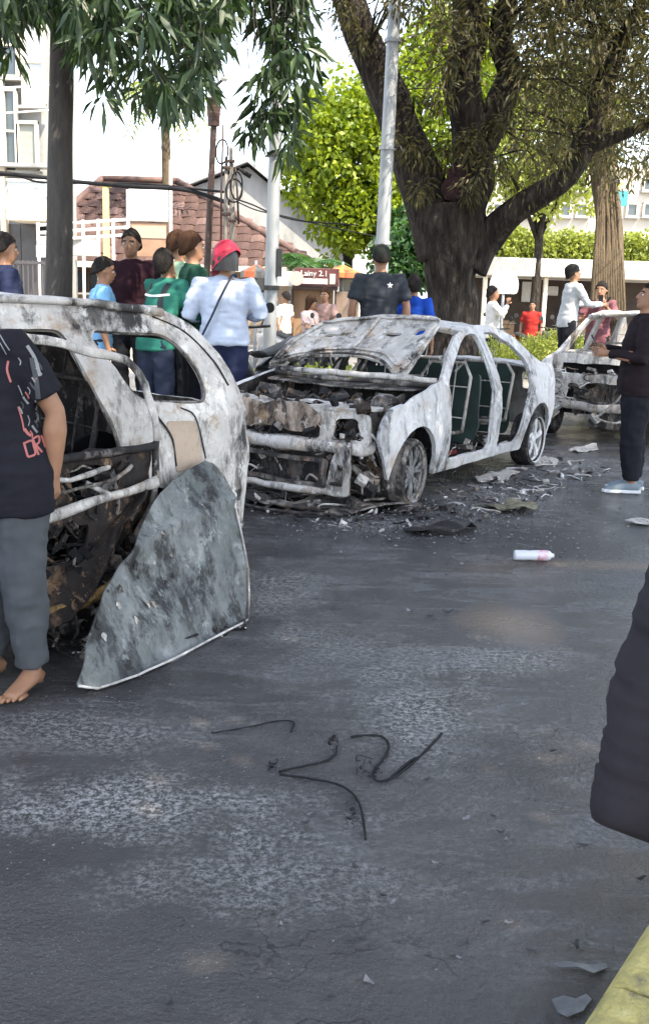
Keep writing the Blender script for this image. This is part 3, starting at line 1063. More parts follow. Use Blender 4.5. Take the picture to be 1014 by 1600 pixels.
VOUT = [(.02, .30, .02), (-.03, .60, .1), (-.01, .86, .1), (.02, 1.05, .08), (.14, 1.25, .1), (.33, 1.43, .12), (.50, 1.51, .1), (1.2, 1.555, .2), (2.1, 1.54, .3), (2.65, 1.43, .2),
        (3.25, 1.02, .12), (4.0, .86, .15), (4.16, .6, .1), (4.1, .28, .05), (3.85, .26, .02)]
QW = [(.37, 1.045, .05), (.355, 1.16, .06), (.43, 1.30, .10), (.56, 1.395, .08), (.96, 1.415, .05), (.985, 1.37, .03), (.80, 1.085, .05), (.70, 1.065, .05)]
RDO = [(1.14, 1.42, .05), (1.93, 1.43, .05), (1.90, .95, .03), (1.86, .34, .06), (1.22, .33, .08), (1.14, .62, .1), (.93, .80, .1), (.95, .90, .05)]
FDO = [(2.06, 1.43, .05), (2.50, 1.39, .1), (3.05, 1.0, .08), (3.02, .36, .08), (2.04, .34, .06)]


def van_side(sgn):
    fa, ra = arch(3.45, .30, .37, .27), arch(.86, .30, .375, .29)
    out = VOUT + [(p[0], p[1], 0) for p in fa] + [(3.0, .24, .02), (1.28, .24, .02)] + [(p[0], p[1], 0) for p in ra] + [(.42, .31, .02)]
    out = rnd_poly(list(reversed(out)), .04)
    holes = [rnd_poly(QW, .05), rnd_poly(RDO, .05), rnd_poly(FDO, .05)]
    if sgn > 0:
        holes += [rnd_poly([(.075, .485), (.135, .485), (.135, .55), (.075, .55)], .01), rnd_poly([(.07, .37), (.16, .36), (.17, .43), (.09, .44)], .015),
                  rnd_poly([(.055, .66), (.072, .66), (.072, .68), (.055, .68)], .004)]
    fn = lambda u, v: (u, sgn * van_y(u, v), v)
    o = panel2d('body_side', out, holes, fn, ASH, van, .055, .03, flip=sgn > 0, crumple=.011, seed=50 + sgn, inner=SOOT)
    for h in (QW, RDO, FDO):
        pts = [fn(u, v) for u, v in rnd_poly(h, .05)]
        MB().tube([(p[0], p[1] - sgn * .012, p[2]) for p in pts], .008, 5, closed=True).build('opening_flange', SCORCH, o, smooth=True)
    return o


vside = van_side(1)
van_side(-1)
# drip seams down the D pillar, a cut line beside the tan filler panel
vf = lambda u, v, d=.004: (u, van_y(u, v) + d, v)
MB().tube(catmull([vf(.58, 1.475), vf(.40, 1.40), vf(.25, 1.25), vf(.17, 1.12)], 5), .0055, 5).build('drip_seam', SOOT, vside, smooth=True)
MB().tube(catmull([vf(.55, 1.03), vf(.47, .98), vf(.41, .80), vf(.40, .74)], 5), .0045, 5).build('panel_gap', SOOT, vside, smooth=True)
MB().tube(catmull([vf(.74, 1.03), vf(.70, .98), vf(.62, .88), vf(.60, .74)], 5), .006, 5).build('panel_gap', SOOT, vside, smooth=True)
panel2d('filler_panel', rnd_poly([(.42, .74), (.60, .70), (.615, .87), (.66, .97), (.46, .96)], .03), [], lambda u, v: vf(u, v, .007), TAN, vside, .05, .006, flip=True, crumple=.003)
MB().tube([vf(.03, .34, .01), vf(.12, .325, .02), vf(.20, .33, .01)], .014, 6).build('bumper_bracket', ASH, van, smooth=True)
# roof with gutter
panel2d('roof', rnd_poly([(.46, -.60), (.40, 0), (.46, .60), (2.55, .58), (2.65, 0), (2.55, -.58)], .1), [],
        lambda u, v: (u, v, 1.575 - .06 * (v / .6) ** 2 - .05 * (((u - 1.5) / 1.1) ** 2)), ASH, van, .1, .02, crumple=.016, seed=55, flip=False, inner=SOOT)
for s_ in (1, -1):
    MB().tube(catmull([(.52, s_ * .63, 1.50), (1.2, s_ * .645, 1.552), (2.1, s_ * .64, 1.537), (2.6, s_ * .63, 1.45)], 5), .02, 6).dent(0.008).build('roof_gutter', ASH, van, smooth=True)
# tailgate frame (seen from its edge only), floor, sills
panel2d('tailgate', rnd_poly([(-.66, .36), (.66, .36), (.70, 1.0), (.55, 1.44), (-.55, 1.44), (-.70, 1.0)], .08), [rnd_poly([(-.56, 1.0), (.56, 1.0), (.47, 1.36), (-.47, 1.36)], .08)],
        lambda u, v: (.0 + max(0, v - 1.0) * .75 + .05 * (u / .7) ** 2, u, v), ASH, van, .09, .025, crumple=.014, seed=56, inner=SOOT, flip=True)
MB().box((2.0, 0, .27), (3.7, 1.45, .03)).build('floor_pan', SOOT, van)
for x_ in (1.15, 2.05):
    for y_ in (.38, -.38):
        seat_frame(van, x_ + .1, y_, .36, .22, .66, .27, SOOT)
rubble('cabin_debris', van, ((.3, 2.2), (-.66, .70), (.29, .52)), 170, [SOOT, SCORCH, ASH, BROWN], 21)
wheel(van, .86, .70, .27, .27, 1, BROWN, SOOT, 5)
wheel(van, .86, -.70, .27, .27, -1, BROWN, SOOT, 5)
wheel(van, 3.45, .70, .27, .27, 1, BROWN, SOOT, 5)
wheel(van, 3.45, -.70, .27, .27, -1, BROWN, SOOT, 5)
panel2d('firewall', rnd_poly([(-.72, .3), (.72, .3), (.70, .98), (-.70, .98)], .05), [], lambda u, v: (3.12, u, v), SOOT, van, .12, .02, crumple=.02)
panel2d('hood', rnd_poly([(3.2, -.68), (3.95, -.62), (4.02, 0), (3.95, .62), (3.2, .68)], .08), [], lambda u, v: (u, v, 1.02 - .22 * (u - 3.2) + .03 * (1 - v * v)), ASH, van, .12, .02, crumple=.02, seed=57)
panel2d('nose_panel', rnd_poly([(-.66, .26), (.66, .26), (.66, .84), (-.66, .84)], .06), [rnd_poly([(-.45, .4), (.45, .4), (.45, .6), (-.45, .6)], .05)], lambda u, v: (4.1 - .12 * u * u, u, v), ASH, van, .1, .02, crumple=.02, seed=58)
panel2d('dark_fill_sheet', rnd_poly([(.30, .28), (2.6, .28), (2.6, .84), (1.0, .86), (.30, .80)], .06), [], lambda u, v: (u, .46 + .06 * math.sin(u * 7), v), DARK, van, .12, .02, crumple=.06, seed=62)  # black sheet added to fill the dark seen behind the door
rubble('sooty_heap', van, ((.95, 2.1), (.50, .80), (.30, .84)), 190, [SOOT, DARK, SCORCH, WIRE], 24, (.03, .12))
# sagging rear door: hinged at its front edge, out of line with the body
door = thing_part('rear_door', van)
DO = .13


def df(u, v, d=0.0):
    return (u, VW + DO + d - .03 * (v - .7) + .06 * (u - 1.0), v)


MB().tube(catmull([df(.80, .90), df(.84, 1.05), df(.90, 1.20), df(.97, 1.285), df(1.08, 1.315), df(1.35, 1.37), df(1.7, 1.42), df(1.95, 1.43)], 4), .011, 7, ell=[(.7, 2.0)] * 29).dent(0.014).build('window_frame', ASH, door, smooth=True)
MB().tube(catmull([df(.83, .88), df(1.2, .87), df(1.6, .88), df(1.95, .89)], 4), .020, 6).dent(0.012).build('belt_rail', SOOT, door, smooth=True)
MB().tube(catmull([df(.81, .90), df(.83, .78), df(.86, .60), df(.98, .44)], 4), .017, 6).dent(0.015).build('latch_edge', SCORCH, door, smooth=True)
panel2d('inner_skin', rnd_poly([(.82, .88, .03), (1.95, .89, .03), (1.93, .30, .05), (1.2, .30, .15), (1.02, .45, .1), (.86, .62, .08)], .05),
        [rnd_poly([(1.05, .80, .06), (1.30, .82, .05), (1.30, .66, .04), (1.02, .68, .06)], .05), rnd_poly([(1.38, .81), (1.85, .82), (1.85, .62), (1.38, .64)], .05), rnd_poly([(1.18, .56), (1.7, .56), (1.7, .40), (1.25, .40)], .06)],
        lambda u, v: df(u, v, -.03), BROWN, door, .05, .012, flip=True, crumple=.03, seed=60)
MB().tube(catmull([df(.86, .705, .03), df(1.2, .665, .035), df(1.6, .63, .03), df(1.9, .60, .02)], 4), .021, 7, ell=[(1.1, .7)] * 13).dent(0.02).build('impact_bar', ASH, door, smooth=True)
MB().tube(catmull([df(1.12, .81, .02), df(1.35, .785, .03), df(1.7, .80, .03)], 4), .012, 6).dent(0.02).build('window_regulator', ASH, door, smooth=True)
MB().tube([df(1.26, .755, .02), df(1.10, .665, .04)], .014, 5, ell=[(1, .5)] * 2).dent(0.02).build('window_regulator', ASH, door, smooth=True)
MB().tube(catmull([df(1.0, .80, .02), df(1.12, .75, .03), df(1.30, .74, .03), df(1.55, .70, .02)], 4), .010, 5).dent(0.02).build('window_regulator', SCORCH, door, smooth=True)
rubble('door_debris', door, ((.95, 1.9), (VW + DO - .10, VW + DO + .01), (.35, .86)), 90, [SOOT, SCORCH, WIRE, BROWN], 22, (.02, .09))
# crumpled wheel-arch liner sweeping down from the latch edge
panel2d('arch_liner', rnd_poly([(0, 0), (1, 0), (1, 1), (0, 1)], .05), [],
        lambda u, v: (1.62 - .74 * u ** .75 + .05 * v, VW + .10 + .16 * v * (1 - .5 * u) + .03 * math.sin(6 * u), .30 + .42 * u ** 1.6 - .17 * v * (1.1 - u)), BROWN, van, .08, .01, crumple=.045, seed=61)
MB().tube(catmull([(1.75, VW + .20, .20), (1.45, VW + .25, .22), (1.2, VW + .24, .27), (1.05, VW + .2, .36)], 4), .03, 7, ell=[(1, .5)] * 13).build('sill_strip', burnt_mat('golden_rust', (.42, .29, .12), (.2, .12, .05), .3, ((.4, .25, .1), .6), 5), van, smooth=True)
rubble('sill_debris', van, ((1.0, 2.0), (VW - .05, VW + .16), (.02, .40)), 130, [SOOT, SCORCH, ASH, WIRE], 23, (.03, .11))

rub = rubble('burnt_rubble', None, ((.6, 1.45), (.80, 1.35), (.002, .045)), 170, [SOOT, DARK, SCORCH, ASH], 18, (.012, .06))
tag(rub, 'burnt crumbs and clinker strewn beside the left minivan', 'debris')
rub.location = van_o
rub.rotation_euler.z = VAN_RZ
# ----------------------------- door skin leaning on the van
skin = thing('torn_door_skin', 'large blistered grey-green door skin leaning from the road against the left minivan', 'car door')
PB = [Vector((-0.965, 4.07, .004)), Vector((-0.83, 4.085, .004)), Vector((-0.585, 4.47, .010)), Vector((-.375, 4.92, .03)), Vector((-.365, 5.05, .06))]   # foot of the panel, left to right
PT = at(312, 722, Y=5.33)
outl = [(122, 1072), (180, 1078), (240, 1056), (300, 1030), (350, 1008), (384, 986), (390, 966), (386, 925), (376, 880), (362, 828), (346, 768), (334, 738), (312, 722), (288, 734), (262, 756), (232, 800), (200, 856), (165, 915), (142, 958), (128, 1030)]


# the sheet lies on a gently bowed surface from the foot line up to the van's flank
pl_o = Vector((-0.90, 4.08, .0))
pl_r = (Vector((-.36, 5.07, .03)) - pl_o)
pl_t = PT - pl_o
pn = pl_r.cross(pl_t).normalized()
if pn.y > 0:
    pn = -pn
ex = pl_r.normalized()
ey = pn.cross(ex)
if ey.z < 0:
    ey = -ey


def to_plane(px, py):
    d = cam_m @ Vector(((px - 507) / FPX, -(py - 800) / FPX, -1))
    o = Vector((0, 0, CAM_H))
    t = (pl_o - o).dot(pn) / d.dot(pn)
    p = o + d * t - pl_o
    return (p.dot(ex), p.dot(ey))


SK = [to_plane(*p) for p in outl]


def skin_fn(u, v):
    bow = .035 * math.sin(max(0, min(1, v / 1.0)) * PI) + .02 * math.sin(u * 5 + v * 3) + .03 * math.exp(-((v - .46 - .1 * u) / .035) ** 2) - .05 * math.exp(-(((u - .55) / .16) ** 2 + ((v - .33) / .12) ** 2)) - .04 * math.exp(-(((u - .25) / .10) ** 2 + ((v - .25) / .16) ** 2)) + .018 * math.exp(-((u - .2 - .5 * v) / .02) ** 2)
    p = pl_o + ex * u + ey * v + pn * bow
    p.z = max(p.z, .012)
    return p


ar = sum(SK[i - 1][0] * SK[i][1] - SK[i][0] * SK[i - 1][1] for i in range(len(SK)))
if ar < 0:
    SK.reverse()
flp = ex.cross(ey).dot(pn) < 0
SKr = []
for i in range(len(SK)):
    a2, b3 = Vector(SK[i]), Vector(SK[(i + 1) % len(SK)])
    for j in range(4):
        q_ = a2 + (b3 - a2) * j / 4
        w2 = .007 * noise.noise(Vector((q_.x * 22, q_.y * 22, 3)))
        SKr.append((q_.x + w2, q_.y + w2 * .7))
hl_ = [rnd_poly([(.47, .60), (.60, .585), (.605, .61), (.48, .625)], .01)]
panel2d('outer_skin', SKr, hl_, skin_fn, PANEL, skin, .035, .007, flip=flp, crumple=.020, seed=70, inner=SOOT)
rim = [to_plane(*p) for p in outl[0:13]]
MB().tube([skin_fn(u, v) + pn * .004 for u, v in [tuple(q[:2]) for q in catmull([(a_, b2, 0) for a_, b2 in rim], 4)]], .006, 6).build('folded_rim', ASH, skin, smooth=True)
rg = random.Random(5)
for k in range(34):
    u0, v0 = rg.uniform(.05, .75), rg.uniform(.1, .75)
    if not inside((u0, v0), SK):
        continue
    m = MB()
    pts = []
    rr = rg.uniform(.006, .022) if k > 3 else .04
    for j in range(9):
        q_ = 2 * PI * j / 9
        pts.append(skin_fn(u0 + rr * rg.uniform(.5, 1.2) * math.cos(q_), v0 + rr * rg.uniform(.5, 1.6) * math.sin(q_)) + pn * .006)
    c0 = sum(pts, Vector()) / 9 + pn * .006
    m.add(pts + [c0], [(j, (j + 1) % 9, 9) for j in range(9)])
    m.build('paint_flake', [SCORCH, PANEL, ASH, SOOT, ASH][k % 5], skin)

# ----------------------------- two wrecks further back: a front-on shell with open nose, and one with its hood up
def far_wreck(name, label, loc, rz, hood_up, bodym, seed):
    t = thing(name, label, 'car', loc, rz)
    def yy(x, z):
        y = .84 if z < .95 else .82 - (z - .95) * .38
        if x > 1.3:
            y -= .12 * ((x - 1.3) / .8) ** 2
        if x < -1.3:
            y -= .1 * ((x + 1.3) / .8) ** 2
        return y
    for sgn in (1, -1):
        out = [(1.8, .40), (1.86, .62), (1.76, .80, .08), (.95, .96, .05), (.30, 1.40, .15), (-.3, 1.46, .2), (-1.3, 1.45, .2), (-1.95, 1.05, .1), (-2.05, .8), (-2.05, .35), (-1.72, .28)]
        out += [(p[0], p[1], 0) for p in reversed(arch(-1.3, .28, .35, .28))] + [(-.93, .2), (.93, .2)] + [(p[0], p[1], 0) for p in reversed(arch(1.3, .28, .35, .28))] + [(1.68, .28)]
        h1 = [(.70, .95), (-.12, .95), (-.16, 1.36), (.22, 1.34, .08)]
        h2 = [(-.26, .95), (-1.30, .97), (-1.25, 1.3, .1), (-.9, 1.375), (-.28, 1.38)]
        panel2d('body_side', rnd_poly(list(reversed(out)), .04), [rnd_poly(h1, .04), rnd_poly(h2, .05)], lambda u, v, s=sgn: (u, s * yy(u, v), v), bodym, t, .1, .04, flip=sgn > 0, crumple=.008, seed=seed + sgn)
        wheel(t, 1.3, sgn * .72, .26, .265, sgn, RIM_GREY, SOOT, 5)
        wheel(t, -1.3, sgn * .72, .26, .265, sgn, RIM_GREY, SOOT, 5)
    panel2d('roof', rnd_poly([(.30, -.63), (.36, 0), (.30, .63), (-1.3, .62), (-1.38, 0), (-1.3, -.62)], .06), [], lambda u, v: (u, v, 1.475 - .07 * (v / .6) ** 2 - .03 * (u + .5) ** 2), bodym, t, .12, .025, crumple=.02, seed=seed + 3)
    MB().tube(catmull([(.32, -.64, 1.385), (.37, 0, 1.44), (.32, .64, 1.385)], 4), .025, 6).dent(0.008).build('roof_rail', bodym, t, smooth=True)
    MB().tube(catmull([(.98, -.74, .93), (1.08, 0, .95), (.98, .74, .93)], 4), .032, 6).dent(0.015).build('cowl', ASH, t, smooth=True)
    panel2d('cowl_skirt', rnd_poly([(-.76, .84), (.76, .84), (.76, .95), (-.76, .95)], .02), [], lambda u, v: (1.12 - .12 * u * u + .12 * (.95 - v), u, v), ASH, t, .1, .015, crumple=.015, seed=seed + 4)
    panel2d('bulkhead', rnd_poly([(-.74, .24), (.74, .24), (.74, .88), (-.74, .88)], .05), [], lambda u, v: (.9, u, v), DARK, t, .15, .02, crumple=.03)
    MB().box((-.4, 0, .22), (2.6, 1.5, .03)).build('floor_pan', SOOT, t)
    panel2d('radiator_support', rnd_poly([(-.70, .36), (.70, .36), (.72, .76), (-.72, .76)], .04), [rnd_poly([(-.40, .44), (.38, .44), (.40, .66), (-.40, .66)], .03), rnd_poly([(.46, .50), (.64, .50), (.64, .70), (.46, .70)], .04), rnd_poly([(-.64, .50), (-.46, .50), (-.46, .70), (-.64, .70)], .04)],
            lambda u, v: (1.84 - .10 * u * u, u, v), ASH, t, .08, .03, crumple=.03, seed=seed + 5)
    MB().tube(catmull([(1.7, -.70, .42), (1.94, 0, .40), (1.7, .70, .42)], 4), .05, 7, ell=[(1, .5)] * 9).dent(0.03).build('crash_beam', ASH, t, smooth=True)
    MB().box((1.35, -.05, .52), (.5, .66, .42)).build('engine', SCORCH, t, bevel=.04)
    MB().box((1.80, .15, .30), (.12, .5, .30)).build('gearbox', SCORCH, t, bevel=.03)
    rubble('engine_bay_debris', t, ((1.05, 1.9), (-.66, .66), (.25, .80)), 170, [SOOT, SCORCH, ASH, ASHW, WIRE], seed + 6, (.04, .18))
    seat_frame(t, .1, .36, .28)
    seat_frame(t, .1, -.36, .28)
    MB().tube(catmull([(.70, -.70, .88), (.68, 0, .92), (.70, .70, .88)], 4), .035, 6).build('dash_beam', SCORCH, t, smooth=True)
    if hood_up:
        hh = math.radians(58)
        panel2d('hood', rnd_poly([(-.72, 0), (.72, 0), (.70, .8, .12), (.35, .95, .15), (-.35, .95, .15), (-.70, .8, .12)], .06), [rnd_poly([(-.1, .45), (.1, .45), (.1, .55), (-.1, .55)], .03)],
                lambda u, v: (1.0 + v * math.cos(hh), u, .97 + v * math.sin(hh) + .05 * (1 - u * u)), bodym, t, .08, .025, flip=True, crumple=.012, seed=seed + 7)
    else:
        # torn wing and a loop of loose trim at the front corner
        panel2d('torn_wing', rnd_poly([(0, 0), (.42, .02), (.48, .34), (.38, .58), (.05, .52)], .06), [], lambda u, v: (1.98 - .12 * u, .34 + u, .38 + v), burnt_mat('pale_wing', (.66, .62, .56), (.46, .43, .4), -.1, ((.5, .4, .3), .4), 3), t, .07, .012, flip=False, crumple=.03, seed=seed + 8)
        MB().tube(catmull([(2.02, .52, 1.30), (2.06, .40, 1.0), (2.04, .34, .62), (2.08, .12, .36), (2.06, .06, .30), (2.10, .30, .27), (2.06, .50, .42), (2.02, .62, .72)], 5), .013, 6).build('loose_trim', ASH, t, smooth=True)
    return t


f3 = at(842, 682, z=0)
l3 = Vector((.866, -.5, 0))
h3 = Vector((-.5, -.866, 0))
c3 = f3 + l3 * .66 - h3 * 1.85
far_wreck('burnt_hatchback', 'burnt-out car shell facing forward behind the man in black, its nose torn open', c3, math.atan2(h3.y, h3.x), False, ASHW, 80)
c4 = Vector((6.1, 17.3, 0))
h4 = Vector((-.35, -.937, 0))
far_wreck('silver_car', 'silver-blue car with raised hood half hidden behind the man in black', c4, math.atan2(h4.y, h4.x), True,
          mat('silver_blue_paint', [(.3, (.36, .42, .46)), (.7, (.52, .58, .62))], 3, .45, metal=.2), 90)
# ---------------------------------------------------------------- people
SKIN = {'a': mat('brown_skin', [(0.3, (0.26, 0.13, 0.075)), (0.7, (0.34, 0.18, 0.105))], 12, .55, .1, 90, bdist=.003),
        'b': mat('dark_brown_skin', [(0.3, (0.17, 0.085, 0.05)), (0.7, (0.24, 0.125, 0.075))], 12, .55, .1, 90, bdist=.003)}
HAIR = mat('black_hair', [(.3, (.010, .009, .009)), (.7, (.030, .026, .024))], 60, .95, .9, 110, stretch=(1, 1, .3), bdist=.008, spec=.12)
HAIRB = mat('brown_hair', [(.3, (.028, .014, .009)), (.7, (.06, .032, .02))], 60, .95, .9, 110, stretch=(1, 1, .3), bdist=.008, spec=.12)
EYEW = flat('eye_white', (.7, .68, .65), .3)
EYED = flat('eye_dark', (.012, .01, .01), .2)
LIP = flat('lip', (.26, .10, .085), .5)


def cloth(name, c, rough=.85):
    return mat('cloth_' + name, [(.3, tuple(k * .8 for k in c)), (.7, tuple(min(1, k * 1.12) for k in c))], 7, rough, .25, 260, bdist=.002, spec=.12)


def person(label, pos, face, h=1.7, skin='a', shirt=None, sleeve='short', pants=None, shoes=None, hair='short', hairm=None, armL=None, armR=None,
           legs=None, head=(0, 0), lean=0.0, side=0.0, drop=0.0, build=1.0, voxel=.016, group=None, wrinkle=.017, hem=.80, shirt_f=1.0, wsc=(9, 9, 16)):
    """face: degrees, 0 looks along +Y. arms: (elbow offset from shoulder, wrist offset from elbow), x outward. legs: per side (hip, knee, ankle, toe)"""
    s = h / 1.7
    root = thing('person', label, 'person', pos, math.radians(face), group)
    seed = (pos[0] * 13.7 + pos[1] * 7.1) % 50
    skm = SKIN[skin]
    B = build

    def X(p):
        p = Vector(p)
        k = max(0, p.z - .95)
        return Vector(((p.x + side * k) * s, (p.y + lean * k) * s, (p.z - lean * lean * k * .35 - drop) * s))

    def Xa(p):
        p = Vector(p)
        return Vector((p.x * s, p.y * s, p.z * s))
    # joints
    J = {}
    for sg, arm in ((-1, armL), (1, armR)):
        sh = X((sg * .178 * B, -.005, 1.385))
        el, wr = arm if arm else ((.07, -.03, -.27), (.0, .06, -.24))
        e = sh + Vector((sg * el[0] * s, el[1] * s, el[2] * s))
        w_ = e + Vector((sg * wr[0] * s, wr[1] * s, wr[2] * s))
        J[sg] = (sh, e, w_)
    if legs is None:
        legs = [((sg * .09, 0, .90), (sg * .105, .015, .49), (sg * .115, -.02, .085), (sg * .15, .16, .03)) for sg in (-1, 1)]
    lg = [[Xa(q) for q in l] for l in legs]
    torso = [(0, 0, .84, .115 * B, .085), (0, -.005, .90, .155 * B, .105), (0, 0, .98, .145 * B, .10 * B), (0, .005, 1.08, .132 * B, .093 * B), (0, .005, 1.20, .150 * B, .105 * B),
             (0, 0, 1.30, .160 * B, .108), (0, -.008, 1.375, .150 * B, .088), (0, -.015, 1.42, .095, .066), (0, -.012, 1.45, .06, .058)]
    hy, hp = math.radians(head[0]), math.radians(head[1])
    HR = (Matrix.Rotation(-hy, 3, 'Z') @ Matrix.Rotation(-hp, 3, 'X'))
    nb = X((0, -.01, 1.46))

    def Hd(p):       # head space: origin under the skull at the neck, z up, y forward
        return nb + HR @ (Vector(p) * s)
    body = MB()
    body.rings(torso, 16, xf=X)
    body.tube([X((0, -.015, 1.40)), nb + Vector((0, 0, .02)), Hd((0, .0, .06))], [.058 * s, .052 * s, .05 * s], 12)
    hr = [(0, .062, .008, .022, .02), (0, .048, .02, .042, .045), (0, .028, .045, .056, .070), (0, .014, .08, .064, .085), (0, .008, .12, .070, .093), (0, .004, .155, .073, .096), (0, 0, .19, .068, .09),
          (0, -.002, .215, .052, .070), (0, -.002, .232, .026, .036)]
    body.rings(hr, 16, xf=Hd)
    # nose, brow, ears
    body.tube([Hd((0, .098, .135)), Hd((0, .113, .10)), Hd((0, .118, .088)), Hd((0, .10, .078))], [.008 * s, .012 * s, .015 * s, .010 * s], 8)
    body.tube([Hd((-.045, .085, .142)), Hd((0, .098, .138)), Hd((.045, .085, .142))], .010 * s, 6)
    for sg in (-1, 1):
        body.tube([Hd((sg * .070, .0, .085)), Hd((sg * .082, -.006, .11)), Hd((sg * .074, -.004, .135))], [.010 * s, .017 * s, .010 * s], 8, ell=[(.6, 1.3)] * 3)
        sh, e, w_ = J[sg]
        c = X((sg * .10, 0, 1.36))
        body.tube([c, sh, sh + (e - sh) * .4, e, e + (w_ - e) * .3, w_], [.06 * s, .056 * s, .047 * B * s, .040 * s, .043 * B * s, .027 * s], 10)
    for l, sg in zip(lg, (-1, 1)):
        hip, kn, an, toe = l
        body.tube([hip + Vector((0, 0, .02)), hip + (kn - hip) * .35, kn, kn + (an - kn) * .3, an], [.085 * s * B, .080 * s * B, .056 * s, .056 * s * B, .036 * s], 10)
        fd = (toe - an)
        fd.z = 0
        fd.normalize()
        body.tube([an - fd * .045 * s + Vector((0, 0, -.045 * s)), an + Vector((0, 0, -.02 * s)), an + fd * .07 * s + Vector((0, 0, -.04 * s)), an + fd * .17 * s + Vector((0, 0, -.06 * s))],
                  [.034 * s, .042 * s, .036 * s, .022 * s], 8, ell=[(1, 1)] * 2 + [(.8, 1.15), (.8, 1.7)])
    # palms
    hands = []
    for sg in (-1, 1):
        sh, e, w_ = J[sg]
        d = (w_ - e).normalized()
        inw = Vector((-sg, 0, 0))
        pn_ = (inw - d * inw.dot(d))
        if pn_.length < .2:
            pn_ = Vector((0, 0, -1)) - d * Vector((0, 0, -1)).dot(d)
        pn_.normalize()
        ac = d.cross(pn_).normalized()
        if ac.dot(Vector((0, 1, .2))) < 0:
            ac = -ac          # towards the thumb
        body.tube([w_ - d * .01, w_ + d * .035 * s, w_ + d * .085 * s], [.026 * s, .036 * s, .036 * s], 8, up=tuple(pn_), ell=[(.8, 1), (.42, 1.1), (.36, 1.1)])
        hands.append((w_, d, pn_, ac))
    me = remeshed(body, voxel, 3)
    fg = MB()
    for w_, d, pn_, ac in hands:
        for k, (off, ln) in enumerate(((.030, .072), (.010, .082), (-.010, .076), (-.029, .060))):
            b0 = w_ + d * .078 * s + ac * off * s
            cur = d.copy()
            pts = [b0 - d * .012 * s, b0]
            for j, fr in enumerate((.42, .33, .25)):
                cur = (cur + pn_ * (.30 + .12 * k)).normalized()
                pts.append(pts[-1] + cur * ln * fr * s)
            fg.tube(pts, [.0095 * s, .0095 * s, .0088 * s, .008 * s, .006 * s], 7)
        t0 = w_ + d * .025 * s + ac * .028 * s
        t1 = t0 + (d * .55 + ac * .75 + pn_ * .25).normalized() * .036 * s
        t2 = t1 + (d * .8 + ac * .3 + pn_ * .5).normalized() * .030 * s
        fg.tube([t0, t1, t2], [.013 * s, .011 * s, .008 * s], 7)
    if not shoes:
        for l in lg:
            an, toe = l[2], l[3]
            fd = toe - an
            fd.z = 0
            fd.normalize()
            sd = Vector((fd.y, -fd.x, 0))
            if (l[0].x > 0) != (sd.x > 0):
                sd = -sd
            for k in range(5):
                b0 = an + fd * (.165 - .0028 * k * k) * s + sd * (-.030 + .0165 * k) * s + Vector((0, 0, -.066 * s))
                r_ = (.013 if k == 0 else .0085) * s
                fg.tube([b0 - fd * .02 * s, b0 + fd * .02 * s, b0 + fd * (.04 if k < 2 else .032) * s - Vector((0, 0, .004))], [r_, r_, r_ * .7], 7)
    merge_mesh(me, fg)
    bo = link('body', me, skm, root)
    # face
    for sg in (-1, 1):
        c = Hd((sg * .031, .0885, .116))
        ey_ = MB()
        for mi, (r_, o_) in enumerate(((.0125, 0), (.0072, .0078))):
            ey_.rings([(0, 0, -r_ * math.cos(t), r_ * math.sin(t), r_ * math.sin(t)) for t in np.linspace(.05, PI - .05, 7)], 8, xf=lambda p, o_=o_: c + HR @ Vector((p.x * 1.25, p.z * .7 + o_, p.y * .6)) * s, mi=mi)
        ey_.build('eye', [EYEW, EYED], root, smooth=True)
        MB().tube([Hd((sg * .052, .086, .138)), Hd((sg * .032, .098, .145)), Hd((sg * .014, .100, .140))], .005 * s, 5).build('eyebrow', HAIR, root, smooth=True)
    MB().tube([Hd((-.024, .090, .052)), Hd((0, .101, .054)), Hd((.024, .090, .052))], [.003 * s, .008 * s, .003 * s], 6).build('mouth', LIP, root, smooth=True)
    # hair
    if hair:
        hm = MB()
        n = 20
        rows = []
        for i, t in enumerate(np.linspace(0, 1, 12) ** 1.7):
            ring = []
            for j in range(n):
                q_ = 2 * PI * j / n
                fy = math.sin(q_)
                low = {'short': .062 + .05 * min(1, max(0, (fy + .85) / .7)) + .072 * max(0, fy) ** .5, 'crop': .075 + .05 * min(1, max(0, (fy + .85) / .7)) + .06 * max(0, fy) ** .5, 'long': -.06 + .20 * max(0, fy) ** .7}[hair]
                top = .247 if hair != 'crop' else .244
                z = top - (top - low) * t
                tt = min(1, max(0, (top - z) / .115))
                rad = math.sqrt(max(0, 1 - (1 - tt) ** 2))
                rx_, ry_ = .0775 * rad, .100 * rad
                jit = 1 + .11 * noise.noise(Vector((math.cos(q_) * 2.6, math.sin(q_) * 2.6 + z * 26, seed))) + .05 * noise.noise(Vector((q_ * 6, z * 60, seed)))
                ring.append(Hd((rx_ * math.cos(q_) * jit, ry_ * math.sin(q_) * jit - .004, z + .012 * noise.noise(Vector((math.cos(q_) * 4, math.sin(q_) * 4, z * 20 + seed + 3))))))
            rows.append(ring)
        vs = [p for r_ in rows for p in r_]
        hm.add(vs, [(i * n + j, i * n + (j + 1) % n, (i + 1) * n + (j + 1) % n, (i + 1) * n + j) for i in range(11) for j in range(n)])
        o = hm.build('hair', hairm or HAIR, root, smooth=True)
        # short strands that break up the outline
        P_, D_ = [], []
        rr_ = random.Random(int(seed * 100))
